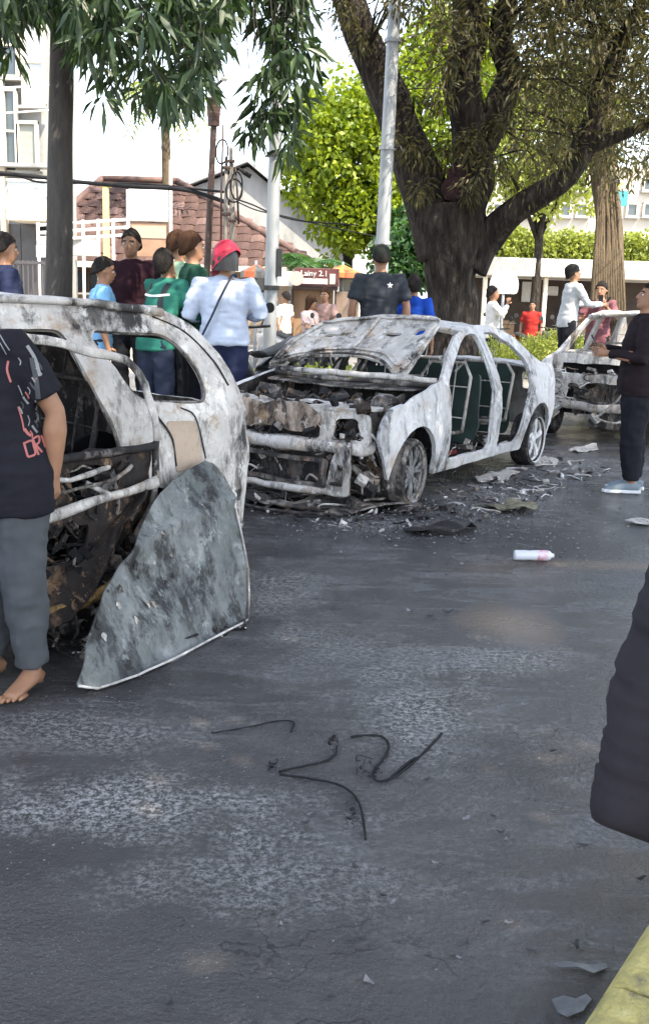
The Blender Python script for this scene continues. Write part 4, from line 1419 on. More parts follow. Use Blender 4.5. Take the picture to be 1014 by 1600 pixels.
        for r2 in range(1, 12):
            for j in range(n):
                for _ in range(3 if voxel < .02 else 1):
                    p_ = rows[r2][j].lerp(rows[r2 - 1][(j + 1) % n], rr_.random())
                    dn_ = (rows[r2][j] - rows[r2 - 1][j])
                    if dn_.length < 1e-5:
                        continue
                    out_ = (p_ - Hd((0, 0, .12))).normalized()
                    P_.append(p_ - out_ * .004)
                    D_.append(dn_.normalized() + out_ * rr_.uniform(.1, .7) + Vector((rr_.uniform(-.5, .5), rr_.uniform(-.5, .5), rr_.uniform(-.3, .4))))
        so2 = link('hair_strands', leaf_mesh('hair_strands', np.array([tuple(v) for v in P_]), np.array([tuple(v) for v in D_]), .026 if hair != 'crop' else .014, .005, .1, int(seed)), hairm or HAIR, root)
        so2['kind'] = 'stuff'
        sd_ = o.modifiers.new('solidify', 'SOLIDIFY')
        sd_.thickness = .012
        sd_.offset = -1
    # shirt
    if shirt:
        st = MB()
        g = .016 * shirt_f
        tr = [(0, 0, hem, .175 * B + g * .6, .125 * B + g * .6), (0, 0, .90, .172 * B + g, .125 * B + g), (0, .003, 1.0, .158 * B + g, .115 * B + g), (0, .005, 1.10, .150 * B + g, .108 * B + g), (0, .004, 1.22, .160 * B + g, .115 * B + g),
              (0, 0, 1.31, .168 * B + g, .114 + g), (0, -.006, 1.385, .150 * B + g, .092 + g), (0, -.012, 1.425, .10 + g * .6, .072 + g * .4), (0, -.012, 1.452, .062 + g * .4, .060 + g * .4)]
        st.rings(tr, 18, xf=X)
        for sg in (-1, 1):
            sh, e, w_ = J[sg]
            c = X((sg * .10, 0, 1.36))
            if sleeve == 'short':
                st.tube([c, sh, sh + (e - sh) * .45, sh + (e - sh) * .78], [.075 * s, .074 * s, .066 * s * B, .068 * s * B], 12)
            else:
                st.tube([c, sh, sh + (e - sh) * .5, e, e + (w_ - e) * .5, w_ - (w_ - e) * .04], [.074 * s, .072 * s, .062 * s * B, .055 * s * B, .050 * s, .038 * s], 12)
        link('shirt', remeshed(st, voxel, 2, wrinkle, wsc, seed=seed), shirt, root)
    if pants:
        pt = MB()
        pt.rings([(0, 0, .80, .14 * B, .10), (0, -.004, .87, .175 * B, .122 * B), (0, 0, .96, .165 * B, .112 * B), (0, 0, 1.03, .152 * B, .104 * B)], 16, xf=X)
        for l in lg:
            hip, kn, an, toe = l
            pt.tube([hip + Vector((0, 0, .03)), hip + (kn - hip) * .35, kn, kn + (an - kn) * .45, an + (kn - an) * .06], [.098 * s * B, .098 * s * B, .080 * s * B, .076 * s * B, .066 * s], 12)
        link('trousers', remeshed(pt, voxel, 2, wrinkle * 1.1, (14, 14, 10), seed=seed + 9), pants, root)
    if shoes:
        for l in lg:
            an, toe = l[2], l[3]
            fd = toe - an
            fd.z = 0
            fd.normalize()
            u_ = MB()
            b0 = Vector((an.x, an.y, an.z - .085 * s))
            u_.tube([b0 - fd * .075 * s + Vector((0, 0, .045 * s)), b0 + Vector((0, 0, .058 * s)), b0 + fd * .09 * s + Vector((0, 0, .046 * s)), b0 + fd * .17 * s + Vector((0, 0, .032 * s)), b0 + fd * .215 * s + Vector((0, 0, .026 * s))],
                    [.034 * s, .050 * s, .043 * s, .036 * s, .020 * s], 12, ell=[(1, 1), (1, .85), (.85, 1), (.7, 1.2), (.7, 1.4)])
            sho = link('shoe', remeshed(u_, .010, 2), shoes[0], root)
            so_ = MB()
            sd = Vector((fd.y, -fd.x, 0))
            ol = [(-.085, .020), (-.075, .036), (0, .036), (.09, .044), (.17, .046), (.215, .032), (.232, 0)]
            ol = [(a_, b2) for a_, b2 in ol] + [(a_, -b2) for a_, b2 in reversed(ol[:-1])]
            k = len(ol)
            vs = [b0 + fd * a_ * s + sd * b2 * s + Vector((0, 0, z)) for z in (.002, .028 * s) for a_, b2 in ol]
            so_.add(vs, [tuple(range(k - 1, -1, -1)), tuple(range(k, 2 * k))] + [(j, (j + 1) % k, k + (j + 1) % k, k + j) for j in range(k)])
            so_.build('sole', shoes[1], sho, bevel=.004)
    return root, {'J': J, 'X': X, 'Hd': Hd, 's': s, 'HR': HR, 'hands': hands}


def world(root, p):
    return Matrix.Translation(root.location) @ Matrix.Rotation(root.rotation_euler.z, 4, 'Z') @ Vector(p)


def stand(px, py, Y, ground=SW):
    """where somebody stands whose head top shows at this pixel at distance Y: position and height"""
    p = at(px, py, Y=Y)
    return (p.x, p.y, ground), p.z - ground


BLACKC = cloth('black', (.018, .018, .020))
NAVY = cloth('navy', (.020, .026, .060))
CHAR = cloth('charcoal', (.055, .057, .064))
DKTROU = cloth('dark_trousers', (.016, .017, .021))
JEAN = cloth('dark_jeans', (.025, .032, .055))
SNEAK = (cloth('grey_blue_shoe', (.22, .27, .31)), flat('white_sole', (.72, .74, .76), .5))
BLKSHOE = (cloth('black_shoe', (.02, .02, .02)), flat('dark_sole', (.05, .05, .05)))

# black T-shirt and grey trousers, barefoot, beside the minivan
p1, d1 = person('barefoot person in black printed T-shirt and grey trousers beside the left minivan', (-1.275, 4.11, 0.0), 156, 1.72, 'a',
                cloth('black_tee', (.016, .016, .022)), 'short', cloth('grey_trousers', (.075, .08, .088)), None, armR=((.08, .02, -.27), (.0, .08, -.23)), armL=((.115, -.09, -.25), (-.02, -.01, -.25)),
                voxel=.011, wrinkle=.013, build=1.12, hem=.73, lean=.10, side=.22, shirt_f=1.9,
                legs=[((-.09, 0, .90), (-.10, .02, .49), (-.11, -.01, .085), (-.13, .16, .03)), ((.09, 0, .90), (.10, .02, .49), (.11, -.03, .085), (.14, .15, .03))])
# printed marks on the T-shirt are set in later, once its surface is known
# arm of somebody filming, at the right edge
p2, d2 = person('person in dark purple-grey long-sleeved jacket crouching at the right edge, elbow bent', (0.668, 1.20, .135), -36, 1.7, 'a', cloth('plum_grey', (.028, .025, .030)), 'long', DKTROU, BLKSHOE,
                armL=((.05, -.02, -.34), (-.21, .10, -.05)), armR=((.08, .03, -.28), (-.16, .20, .06)), voxel=.009, wrinkle=.012, wsc=(7, 7, 27), build=1.22, drop=.21,
                legs=[((-.06, -.04, .70), (-.05, .30, .50), (-.03, .02, .085), (-.05, .18, .03)), ((.12, -.04, .70), (.17, .30, .50), (.17, .02, .085), (.20, .18, .03))])
# man in black with a phone, right
g = at(984, 768, z=0)
p3, d3 = person('man all in black with pale blue sneakers, holding a phone beside the middle sedan', (g.x - .01, g.y + .02, 0), 82, 1.77, 'a', cloth('black_maroon', (.020, .014, .017)), 'long', cloth('black_joggers', (.016, .017, .022)), SNEAK,
                armL=((.06, .04, -.28), (-.08, .25, .03)), armR=((.05, .04, -.28), (-.06, .24, .05)), head=(-5, -18), voxel=.011, wrinkle=.014, build=1.22,
                legs=[((-.09, 0, .90), (-.09, .03, .49), (-.085, .0, .085), (-.10, .18, .03)), ((.09, 0, .90), (.09, -.01, .49), (.09, -.05, .085), (.11, .12, .03))])

# ------- crowd on the tree pavement
crowd = 'onlookers on the pavement behind the burnt cars'


def onlooker(label, px, py, Y, face, hmin=1.55, hmax=1.86, **kw):
    pos, h = stand(px, py, Y)
    h = min(max(h, hmin), hmax)
    kw.setdefault('pants', DKTROU)
    kw.setdefault('shoes', BLKSHOE)
    return person(label, pos, face, h, group=crowd, **kw)


onlooker('dark-haired person in navy shirt behind the minivan roof at the left edge', 8, 366, 9.2, -60, shirt=NAVY, head=(0, 0), pants=NAVY)
onlooker('short-haired man in light blue T-shirt behind the minivan roof, looking right', 152, 402, 9.5, -75, shirt=cloth('light_blue', (.20, .42, .68)), hair='crop', lean=.12, head=(0, 4), pants=JEAN)
onlooker('boy in maroon T-shirt facing the camera behind the crowd', 205, 358, 10.6, 172, shirt=cloth('maroon', (.022, .008, .013)), skin='b', head=(0, 0), armL=((.16, .05, -.22), (.10, .14, .10)))
teal, dteal = onlooker('man in teal-green jacket with black straps and red emblem, head bowed', 243, 384, 9.3, -40, shirt=cloth('teal', (.03, .16, .12)), sleeve='long', head=(-12, -22), lean=.30, pants=JEAN, build=1.1, armR=((.05, .10, -.26), (-.1, .22, -.02)), armL=((.05, .10, -.26), (-.1, .22, -.04)))
onlooker('person in pale green shirt behind the one in dark green', 280, 362, 10.4, -50, shirt=cloth('pale_green', (.30, .46, .32)), hairm=HAIRB, skin='a')
onlooker('brown-haired person in dark green shirt, turned to the right', 303, 364, 9.7, -70, shirt=cloth('dark_green', (.015, .055, .038)), hairm=HAIRB, head=(-8, -4), sleeve='long', build=1.1)
hel, dhel = onlooker('person in white long-sleeved shirt and red and black helmet seen from behind', 352, 384, 9.25, 2, shirt=cloth('white_shirt', (.48, .54, .66)), sleeve='long', hair='short', build=1.22, hem=.86, pants=NAVY,
                     armL=((.09, .0, -.27), (-.08, .20, -.04)), armR=((.10, -.02, -.26), (-.10, .20, -.02)), wrinkle=.02)
blk, dblk = onlooker('broad man in charcoal T-shirt with white star, seen from behind', 596, 384, 11.35, 4, shirt=cloth('charcoal_tee', (.035, .040, .050)), hair='crop', build=1.12)
onlooker('person in bright blue T-shirt beside the big tree trunk', 648, 430, 11.7, -25, hmin=1.5, shirt=cloth('bright_blue', (.015, .07, .42)), head=(-20, -10), build=1.0)
gry, dgry = onlooker('man in light grey shirt and black cap filming across the car roof', 892, 413, 17.0, -80, hmin=1.6, shirt=cloth('light_grey', (.50, .52, .54)), sleeve='long', head=(0, -14), lean=.14, armR=((.05, .15, -.24), (-.06, .25, .0)), armL=((.05, .15, -.24), (-.06, .25, .0)))
pp_ = at(941, 430, Y=17.4)
pnk, dpnk = person('person in black and pink top holding up a phone', (pp_.x, pp_.y, 0), 150, 1.86, group=crowd, pants=DKTROU, shoes=BLKSHOE, shirt=cloth('pink_black', (.20, .085, .10)), skin='a', armL=((.10, .14, -.20), (-.10, .18, .16)), armR=((.08, .12, -.24), (-.10, .22, .0)))


def place_far(label, px, py, Y, face, **kw):
    p = at(px, py, Y=Y)
    kw.setdefault('pants', DKTROU)
    kw.setdefault('shoes', BLKSHOE)
    h = min(max(p.z, 1.5), 1.8)
    return person(label, (p.x, p.y, 0), face, h, voxel=.024, group='people by the stalls across the street', **kw)


place_far('man in white shirt holding a phone to his ear beside the stall', 772, 448, 19.5, -90, shirt=cloth('white_far', (.72, .70, .68)), sleeve='long', armR=((.06, .16, -.20), (-.06, .06, .22)), head=(0, -6))
place_far('person in red between the motorbikes and the stall', 832, 470, 23.0, 160, shirt=cloth('red_far', (.34, .03, .025)), pants=cloth('red_dark', (.16, .02, .02)))
place_far('person in white with white cap near the kiosk, left', 428, 458, 20.5, -60, shirt=cloth('white_far2', (.70, .68, .64)))
place_far('person in pale grey shirt with white cap near the kiosk, right', 446, 456, 21.0, 60, shirt=cloth('grey_far', (.55, .54, .52)), pants=CHAR)

SIT = [((-.10, .0, .90), (-.16, .38, .84), (-.16, .34, .42), (-.18, .5, .36)), ((.10, .0, .90), (.16, .38, .84), (.16, .34, .42), (.18, .5, .36))]


def seated(label, px, py, Y, face, **kw):
    p = at(px, py, Y=Y)
    return person(label, (p.x, p.y, p.z - 1.70 * .98), face, 1.68, voxel=.024, group='riders sitting on parked motorbikes', pants=kw.pop('pants', CHAR), shoes=BLKSHOE, legs=SIT,
                  armL=((.08, .14, -.24), (-.02, .22, -.02)), armR=((.08, .14, -.24), (-.02, .22, -.02)), **kw)


seated('rider in white and maroon sitting on a parked motorbike by the kiosk, left', 487, 463, 18.5, -130, shirt=cloth('white_maroon', (.50, .40, .40)), hairm=HAIRB, hair='long')
seated('rider in dusty pink sitting on a parked motorbike by the kiosk, right', 508, 452, 18.6, 160, shirt=cloth('dusty_pink', (.30, .20, .18)), hairm=HAIRB)

# ------- things people wear and hold
RED = mat('red_helmet_cover', [(.3, (.32, .008, .03)), (.7, (.55, .02, .06))], 5, .6, .4, 30)
hl = thing('helmet', 'black helmet with crumpled red cover on the person in white', 'helmet')
hl.matrix_world = Matrix.Translation(hel.location) @ Matrix.Rotation(hel.rotation_euler.z, 4, 'Z')


def dome(Hd, z0, z1, rx, ry, cy, f=lambda q: 0.0, n=22, rows=9, jit=.0, seed=0):
    vs, fs = [], []
    for i in range(rows + 1):
        t = (i / rows) ** 1.7
        for j in range(n):
            q_ = 2 * PI * j / n
            lo = z0 + f(q_)
            z = z1 - (z1 - lo) * t
            r_ = math.sqrt(max(0, 1 - (1 - min(1, (z1 - z) / ((z1 - z0) * .62))) ** 2))
            k = 1 + jit * noise.noise(Vector((q_ * 2.2, t * 4, seed)))
            vs.append(Hd((rx * r_ * math.cos(q_) * k, ry * r_ * math.sin(q_) * k + cy, z)))
    for i in range(rows):
        for j in range(n):
            fs.append((i * n + j, i * n + (j + 1) % n, (i + 1) * n + (j + 1) % n, (i + 1) * n + j))
    fs.append(tuple(range(n - 1, -1, -1)))
    return vs, fs


v_, f_ = dome(dhel['Hd'], .03, .285, .118, .140, -.006, lambda q: .09 * max(0, math.sin(q)))
MB().add(v_, f_).build('shell', flat('black_helmet', (.012, .010, .011), .35), hl, smooth=True)
v_, f_ = dome(dhel['Hd'], .035, .294, .124, .146, -.006, lambda q: .06 + .11 * math.cos(q + .5), jit=.16, seed=4)
MB().add([Vector(p) + Vector((.012, -.008, 0)) for p in v_], f_).build('red_cover', RED, hl, smooth='auto')


def cap_on(root, dd, label, m, brim=True, grow=1.0):
    t = thing('cap', label, 'cap')
    t.matrix_world = Matrix.Translation(root.location) @ Matrix.Rotation(root.rotation_euler.z, 4, 'Z')
    v, f = dome(dd['Hd'], .135, .258, .088 * grow, .110 * grow, -.003)
    MB().add(v, f).build('crown', m, t, smooth=True)
    if brim:
        vs = []
        for z in (.137, .145):
            for a_ in np.linspace(-1.1, 1.1, 9):
                vs.append(dd['Hd']((.080 * math.sin(a_), .09 + .085 * math.cos(a_) * 1.0, z - .02 * math.cos(a_))))
        k = 9
        MB().add(vs, [tuple(range(k)), tuple(range(2 * k - 1, k - 1, -1))] + [(i, k + i, k + i + 1, i + 1) for i in range(k - 1)]).build('brim', m, t)
    return t


cap_on(gry, dgry, 'black cap on the man in light grey', cloth('black_cap', (.015, .015, .016)))
cap_on(blk, dblk, 'dark close-fitting cap on the broad man in charcoal', cloth('dark_cap', (.018, .022, .020)), False)
bag = thing('shoulder_bag', 'brown shoulder bag with dark strap on the person in white', 'bag')
bag.matrix_world = Matrix.Translation(hel.location) @ Matrix.Rotation(hel.rotation_euler.z, 4, 'Z')
S_ = dhel['s']
sp = [(.10, .06, 1.40), (.085, -.05, 1.465), (.05, -.115, 1.42), (-.02, -.170, 1.28), (-.09, -.185, 1.12), (-.16, -.165, .98), (-.21, -.10, .88)]
MB().tube(catmull([Vector(p) * S_ for p in sp], 5), .017, 6, ell=[(.3, 1)] * 31, up=(0, -1, 0)).build('strap', flat('navy_strap', (.012, .016, .035)), bag, smooth=True)
MB().box(Vector((-.245, -.06, .80)) * S_, (.09, .20, .22)).build('pouch', mat('brown_leather', [(.3, (.16, .06, .03)), (.7, (.24, .11, .06))], 8, .5), bag, bevel=.025)
# white star on the charcoal T-shirt
star = MB()
cs = Vector((.085, -.185, 1.325)) * dblk['s']
vs = [cs + Vector((math.sin(2 * PI * k / 10) * (.036 if k % 2 == 0 else .015), 0, math.cos(2 * PI * k / 10) * (.036 if k % 2 == 0 else .015))) for k in range(10)]
star.add(vs, [tuple(range(10))])
so_ = star.build('star_print', flat('white_print', (.75, .75, .75)), blk)


def snap_print(o, root, child, off=.003, axis=Vector((0, 1, 0))):
    """lay a flat print onto the cloth surface by projecting its points along axis"""
    sh = next(c for c in root.children if c.name.split('.')[0] == child)
    bm = bmesh.new()
    bm.from_mesh(sh.data)
    from mathutils.bvhtree import BVHTree
    t = BVHTree.FromBMesh(bm)
    bm.free()
    miss = []
    for v in o.data.vertices:
        q_ = t.ray_cast(v.co - axis * .6, axis)
        if q_[0]:
            v.co = q_[0] - axis * off
        else:
            miss.append(v.index)
    if miss:
        bm = bmesh.new()
        bm.from_mesh(o.data)
        bm.verts.ensure_lookup_table()
        bmesh.ops.delete(bm, geom=[bm.verts[i] for i in miss], context='VERTS')
        if bm.faces:
            bm.faces.ensure_lookup_table()
            seen, todo = {bm.faces[0]}, [bm.faces[0]]
            while todo:
                for e_ in todo.pop().edges:
                    for f2 in e_.link_faces:
                        if f2 not in seen:
                            seen.add(f2)
                            todo.append(f2)
            bmesh.ops.delete(bm, geom=[f2 for f2 in bm.faces if f2 not in seen], context='FACES')
        bmesh.ops.delete(bm, geom=[v for v in bm.verts if not v.link_faces], context='VERTS')
        bm.to_mesh(o.data)
        bm.free()
    o.data.update()


bm = bmesh.new()
bm.from_mesh(so_.data)
bmesh.ops.triangulate(bm, faces=bm.faces)
bmesh.ops.subdivide_edges(bm, edges=bm.edges, cuts=2, use_grid_fill=True)
bm.to_mesh(so_.data)
bm.free()
snap_print(so_, blk, 'shirt', .008)
# teal jacket: black straps and the red emblem on a pale back patch
def strip_on(root, pts, w_, m, name, child='shirt', axis=Vector((0, 1, 0)), n=8, off=.006):
    P = catmull([Vector(p) for p in pts], n)
    mb = MB()
    vs = []
    for i, p in enumerate(P):
        t = (P[min(i + 1, len(P) - 1)] - P[max(0, i - 1)]).normalized()
        sd = t.cross(axis).normalized()
        for k in range(-2, 3):
            vs.append(p + sd * w_ * k / 4)
    mb.add(vs, [(i * 5 + k, i * 5 + k + 1, (i + 1) * 5 + k + 1, (i + 1) * 5 + k) for i in range(len(P) - 1) for k in range(4)])
    o = mb.build(name, m, root, smooth=True)
    snap_print(o, root, child, off, axis)
    return o


ST = dteal['s']
X_ = dteal['X']
pkm = flat('black_strap', (.012, .014, .016))
strip_on(teal, [X_((.12, -.3, 1.40)), X_((.10, -.3, 1.25)), X_((.13, -.3, 1.05))], .05, pkm, 'backpack_strap')
strip_on(teal, [X_((-.10, -.3, 1.40)), X_((-.12, -.3, 1.25)), X_((-.13, -.3, 1.05))], .05, pkm, 'backpack_strap')
strip_on(teal, [X_((-.16, -.3, 1.30)), X_((0, -.3, 1.285)), X_((.16, -.3, 1.30))], .02, flat('reflective_white', (.7, .72, .7)), 'reflective_band', off=.009)
strip_on(teal, [X_((.02, -.3, 1.20)), X_((.02, -.3, 1.02))], .12, flat('pale_patch', (.55, .50, .46)), 'back_patch', off=.008)
strip_on(teal, [X_((.02, -.3, 1.19)), X_((.025, -.3, 1.10)), X_((.02, -.3, 1.03))], .05, flat('red_emblem', (.45, .02, .04)), 'red_emblem', off=.012)
# phones
def phone(root, dd, hand, label, off=(0, 0, 0), tilt=0.3, twist=0.0):
    w_, d, pn_, ac = dd['hands'][hand]
    p = w_ + d * .09 + ac * .02 + Vector(off)
    t = thing('phone', label, 'phone', world(root, p), root.rotation_euler.z)
    R = Matrix.Rotation(twist, 3, 'Z') @ Matrix.Rotation(-tilt, 3, 'X')
    MB().box((0, 0, .02), (.074, .009, .15), rot=R).build('case', flat('black_phone', (.012, .012, .014), .3), t, bevel=.003)
    MB().box(R @ Vector((0, -.0052, .0)) + Vector((0, 0, .02)), (.068, .002, .142), rot=R).build('screen', flat('dark_screen', (.02, .025, .03), .1), t)
    MB().box(R @ Vector((-.02, .0055, .05)) + Vector((0, 0, .02)), (.022, .003, .03), rot=R).build('lens_block', flat('black_phone', (.012, .012, .014), .3), t)
    return t


phone(p3, d3, 0, 'black phone in the hands of the man all in black', (.04, .02, .03), .5)
phone(gry, dgry, 1, 'black phone held by the man in light grey', (-.03, .02, .02), .5)
phone(pnk, dpnk, 0, 'phone held up before the face of the person in pink', (.03, .03, .05), .1)
# prints on the black T-shirt
PINKP = flat('pink_print', (.40, .13, .12), .8)
GREYP = flat('silver_print', (.24, .245, .255), .7)
GREYD = flat('grey_print', (.05, .052, .057), .7)


def p1_print(pts, w_, m, name):
    """prints follow the side of the shirt that faces the road"""
    inv = (Matrix.Translation(p1.location) @ Matrix.Rotation(p1.rotation_euler.z, 4, 'Z')).inverted()
    ax = (inv.to_3x3() @ Vector((-1.25, 4.1, -.25)).normalized())
    o = strip_on(p1, [inv @ at(px, py, Y=3.8) for px, py in pts], w_, m, name, 'shirt', ax, 6, .004)
    return o


for pts, w_, m in (([(52, 560), (60, 600), (64, 640), (66, 668)], .05, GREYD), ([(45, 540), (58, 562), (66, 590)], .035, GREYP), ([(14, 565), (12, 580), (18, 600)], .022, PINKP),
                   ([(30, 605), (34, 614), (37, 622)], .010, GREYP), ([(30, 640), (36, 660), (40, 680)], .016, PINKP), ([(40, 676), (46, 684), (52, 688)], .03, PINKP),
                   ([(58, 630), (62, 640), (60, 648)], .016, GREYP), ([(60, 652), (64, 658), (60, 668)], .014, GREYP), ([(0, 522), (8, 536), (16, 548)], .012, GREYP), ([(0, 535), (6, 546), (11, 555)], .010, GREYP), ([(46, 655), (49, 664), (47, 672)], .010, GREYP)):
    p1_print(pts, w_ * .36, m, 'shirt_print')
for k in range(16):
    x_, y_ = 30 + (k * 37 % 41) * .9, 560 + k * 8
    p1_print([(x_, y_), (x_ + 4, y_ + 6), (x_ + 3 + (k % 3) * 3, y_ + 12)], 0.004 + .002 * (k % 3), [GREYP, GREYD, GREYP, PINKP][k % 4], 'shirt_print')
# the letters D R K along the lower edge of the print
LET = {'D': [[(40, 701), (46, 722)], [(38, 700), (52, 696), (56, 706), (58, 718), (46, 722)]],
       'R': [[(54, 693), (64, 720)], [(54, 693), (64, 690), (65, 699), (58, 704)], [(60, 704), (70, 716)]],
       'K': [[(69, 689), (76, 709)], [(77, 687), (73, 697)], [(73, 697), (81, 704)]]}
for ch in 'DRK':
    for st_ in LET[ch]:
        p1_print(st_, .008, PINKP, 'letter_stroke')
# ---------------------------------------------------------------- trees and plants
BARK = mat('grey_brown_bark', [(.32, (.014, .011, .010)), (.5, (.038, .031, .026)), (.7, (.095, .082, .07))], 5, .95, 1.0, 13, stretch=(2.2, 2.2, .45), bdist=.10, detail=9, spec=.2)
BARKD = mat('dark_smooth_bark', [(.3, (.035, .032, .030)), (.7, (.075, .068, .062))], 6, .9, .6, 24, stretch=(2, 2, .5), bdist=.03)
BARKT = mat('tan_root_bark', [(.3, (.06, .044, .026)), (.7, (.15, .11, .065))], 4, .9, .8, 18, stretch=(3, 3, .4), bdist=.04)
LF_DARK = leaf_mat('mango_leaf', (.018, .040, .020), (.055, .095, .035), .25, .4)
LF_OLIVE = leaf_mat('dusty_olive_leaf', (.030, .034, .012), (.12, .105, .040), .35, .6)
LF_BRIGHT = leaf_mat('sunlit_green_leaf', (.095, .155, .008), (.28, .34, .02), .4, .5)
LF_YEL = leaf_mat('yellow_green_leaf', (.16, .20, .04), (.34, .38, .09), .4, .55)
LF_FERN = leaf_mat('fern_green_leaf', (.03, .085, .03), (.08, .17, .06), .35, .5)
LF_SHADE = leaf_mat('street_tree_leaf', (.03, .06, .02), (.07, .12, .04), .12, .5)


def clusters(centres, k, spread, seed, down=.5, out=1.0):
    """k leaves round every centre, pointing outwards and down"""
    rg = np.random.default_rng(seed)
    c = np.repeat(np.asarray(centres, float), k, 0)
    v = rg.normal(size=c.shape)
    v /= np.linalg.norm(v, axis=1, keepdims=True)
    dr = v * out + np.array([0, 0, -down])
    return c + v * spread * rg.uniform(.1, 1, (len(c), 1)), dr


def ball(cx, cy, cz, rx, ry, rz, n, seed, shell=.45, cut=None):
    rg = np.random.default_rng(seed)
    v = rg.normal(size=(n, 3))
    v /= np.linalg.norm(v, axis=1, keepdims=True)
    r = (shell + (1 - shell) * rg.random(n)) ** .6
    lump = np.array([1 + .28 * noise.noise(Vector(p) * 2.1 + Vector((seed, 0, 0))) for p in v])
    p = np.array([cx, cy, cz]) + v * (r * lump)[:, None] * np.array([rx, ry, rz])
    return p


def limb(path, rs, n=6, sides=12, rough=.12, seed=0):
    P = catmull(path, n)
    R = interp_r(rs, n)
    m = MB()
    m.tube(P, R, sides)
    vs = []
    for i in range(len(P)):
        for j in range(sides):
            v = Vector(m.v[i * sides + j])
            k = 1 + rough * (noise.noise(Vector((j * 1.9 + seed, v.z * 1.2, i * .15))) + .5 * noise.noise(v * 3))
            vs.append(tuple(P[i] + (v - P[i]) * k))
    m.v = vs
    return m


def join(*ms):
    o = MB()
    for m in ms:
        o.add(m.v, m.f)
    return o


def twigs(root_pts, targets, r0, seed, sag=.1):
    """thin branches from the nearest root point to every target"""
    rg = random.Random(seed)
    m = MB()
    for t in targets:
        t = Vector(t)
        a_ = min(root_pts, key=lambda q: (q - t).length)
        mid = (a_ + t) / 2 + Vector((rg.uniform(-.2, .2), rg.uniform(-.2, .2), rg.uniform(0, .25)))
        m.tube(catmull([a_, mid, t], 4), interp_r([r0, r0 * .6, r0 * .15], 4), 5)
    return m


# dark-stemmed tree behind the minivan, with long drooping leaves over the whole upper left
YT = 10.7
b0, b1, b2 = at(92, 470, Y=YT), at(95, 240, Y=YT), at(99, 0, Y=YT)
foot = b0 + (b0 - b1) * ((b0.z - SW + .05) / (b1.z - b0.z))
t1 = thing('street_tree', 'dark straight-stemmed tree with long drooping leaves behind the left minivan', 'tree', (foot.x, foot.y, 0))
O = Vector((foot.x, foot.y, 0))
crown_top = b2 + Vector((.1, .1, 2.6))
tr = limb([foot - O, b0 - O, b1 - O, b2 - O, crown_top - O], [.155, .135, .118, .11, .06], 6, 14, .05)
tr.build('trunk', BARKD, t1, smooth=True)
rg = random.Random(3)


def lowedge(x):
    pts = [(-60, 90), (0, 110), (40, 70), (60, 40), (120, 95), (150, 120), (165, 185), (185, 150), (215, 165), (250, 185), (290, 175), (330, 150), (352, 90), (370, 10)]
    for (xa, ya), (xb, yb) in zip(pts, pts[1:]):
        if xa <= x <= xb:
            return ya + (yb - ya) * (x - xa) / (xb - xa)
    return 0


cents = []
while len(cents) < 360:
    x, y = rg.uniform(-60, 368), rg.uniform(-160, 190)
    le = lowedge(x) + rg.uniform(-30, 5)
    if y < le - 14:
        if y > 20 and 28 < x < 80 and rg.random() < .8:
            continue
        if y > 40 and rg.random() < .35:
            continue
        cents.append(at(x, y, Y=rg.uniform(8.4, 11.2)) - O)
hang = []
while len(hang) < 85:
    x, y = rg.gauss(440, 32), rg.uniform(-140, 215)
    if y > 60 and abs(x - 440) > 48 - y * .10:
        continue
    if y < 60 and not (392 < x < 505):
        continue
    hang.append(at(x, y, Y=rg.uniform(10.2, 11.2)) - O)
for x, y in ((388, 193), (398, 205), (410, 150), (452, 222), (446, 238), (405, 132), (480, 120), (492, 90)):
    hang.append(at(x, y, Y=10.6) - O)
top = [Vector((rg.gauss(.6, 2.0), rg.gauss(-.6, 1.4), rg.uniform(5.2, 7.8))) for _ in range(260)]
roots = [crown_top - O + Vector((0, 0, -.6)), b2 - O + Vector((0, 0, .7)), crown_top - O]
br = []
for k, tg in enumerate([(-1.6, -1.2, 5.4), (1.3, -1.4, 5.2), (2.2, -.4, 5.3), (3.2, .1, 5.6), (.4, -1.9, 5.0), (-1.0, .8, 6.2)]):
    e = Vector(tg)
    s0 = roots[k % 2]
    pth = [s0, (s0 + e) / 2 + Vector((0, 0, .5)), e]
    limb(pth, [.06, .04, .02], 6, 8, .08, k).build('branch', BARKD, t1, smooth=True)
    br += catmull(pth, 6)
al = cents + hang + top
twigs(br, [c for i, c in enumerate(al) if i % 2 == 0], .012, 5).build('twigs', BARKD, t1)['kind'] = 'stuff'
bs, dr = clusters([tuple(c) for c in al], 13, .10, 2, .75)
o = link('crown', leaf_mesh('crown', bs, dr, .215, .050, .30, 4), LF_DARK, t1)
o['kind'] = 'stuff'

# big forked tree behind the sedan
YB = 14.2
t2 = thing('forked_tree', 'massive forked tree with rough grey-brown bark behind the middle sedan', 'tree', (at(705, 500, Y=YB).x, YB, 0))
O = Vector(t2.location)
A = lambda x, y, Y=YB: at(x, y, Y=Y) - O
base = A(706, 505)
stem = limb([Vector((.02, 0, .1)), base, A(704, 440), A(703, 390), A(700, 345), A(700, 320)], [.47, .32, .31, .39, .46, .42], 6, 22, .16, 1)
left = limb([A(690, 400), A(672, 330), A(645, 250), A(610, 160), A(575, 80), A(545, 0), A(520, -90)], [.32, .32, .28, .24, .22, .21, .18], 6, 16, .14, 2)
mid = limb([A(712, 390), A(722, 330), A(738, 270), A(735, 200), A(720, 120), A(735, 40), A(728, -80)], [.34, .31, .27, .24, .23, .22, .18], 6, 16, .16, 3)
mid2 = limb([A(738, 260), A(768, 190), A(795, 120), A(780, 60), A(800, -40)], [.2, .19, .18, .15, .12], 6, 14, .2, 4)
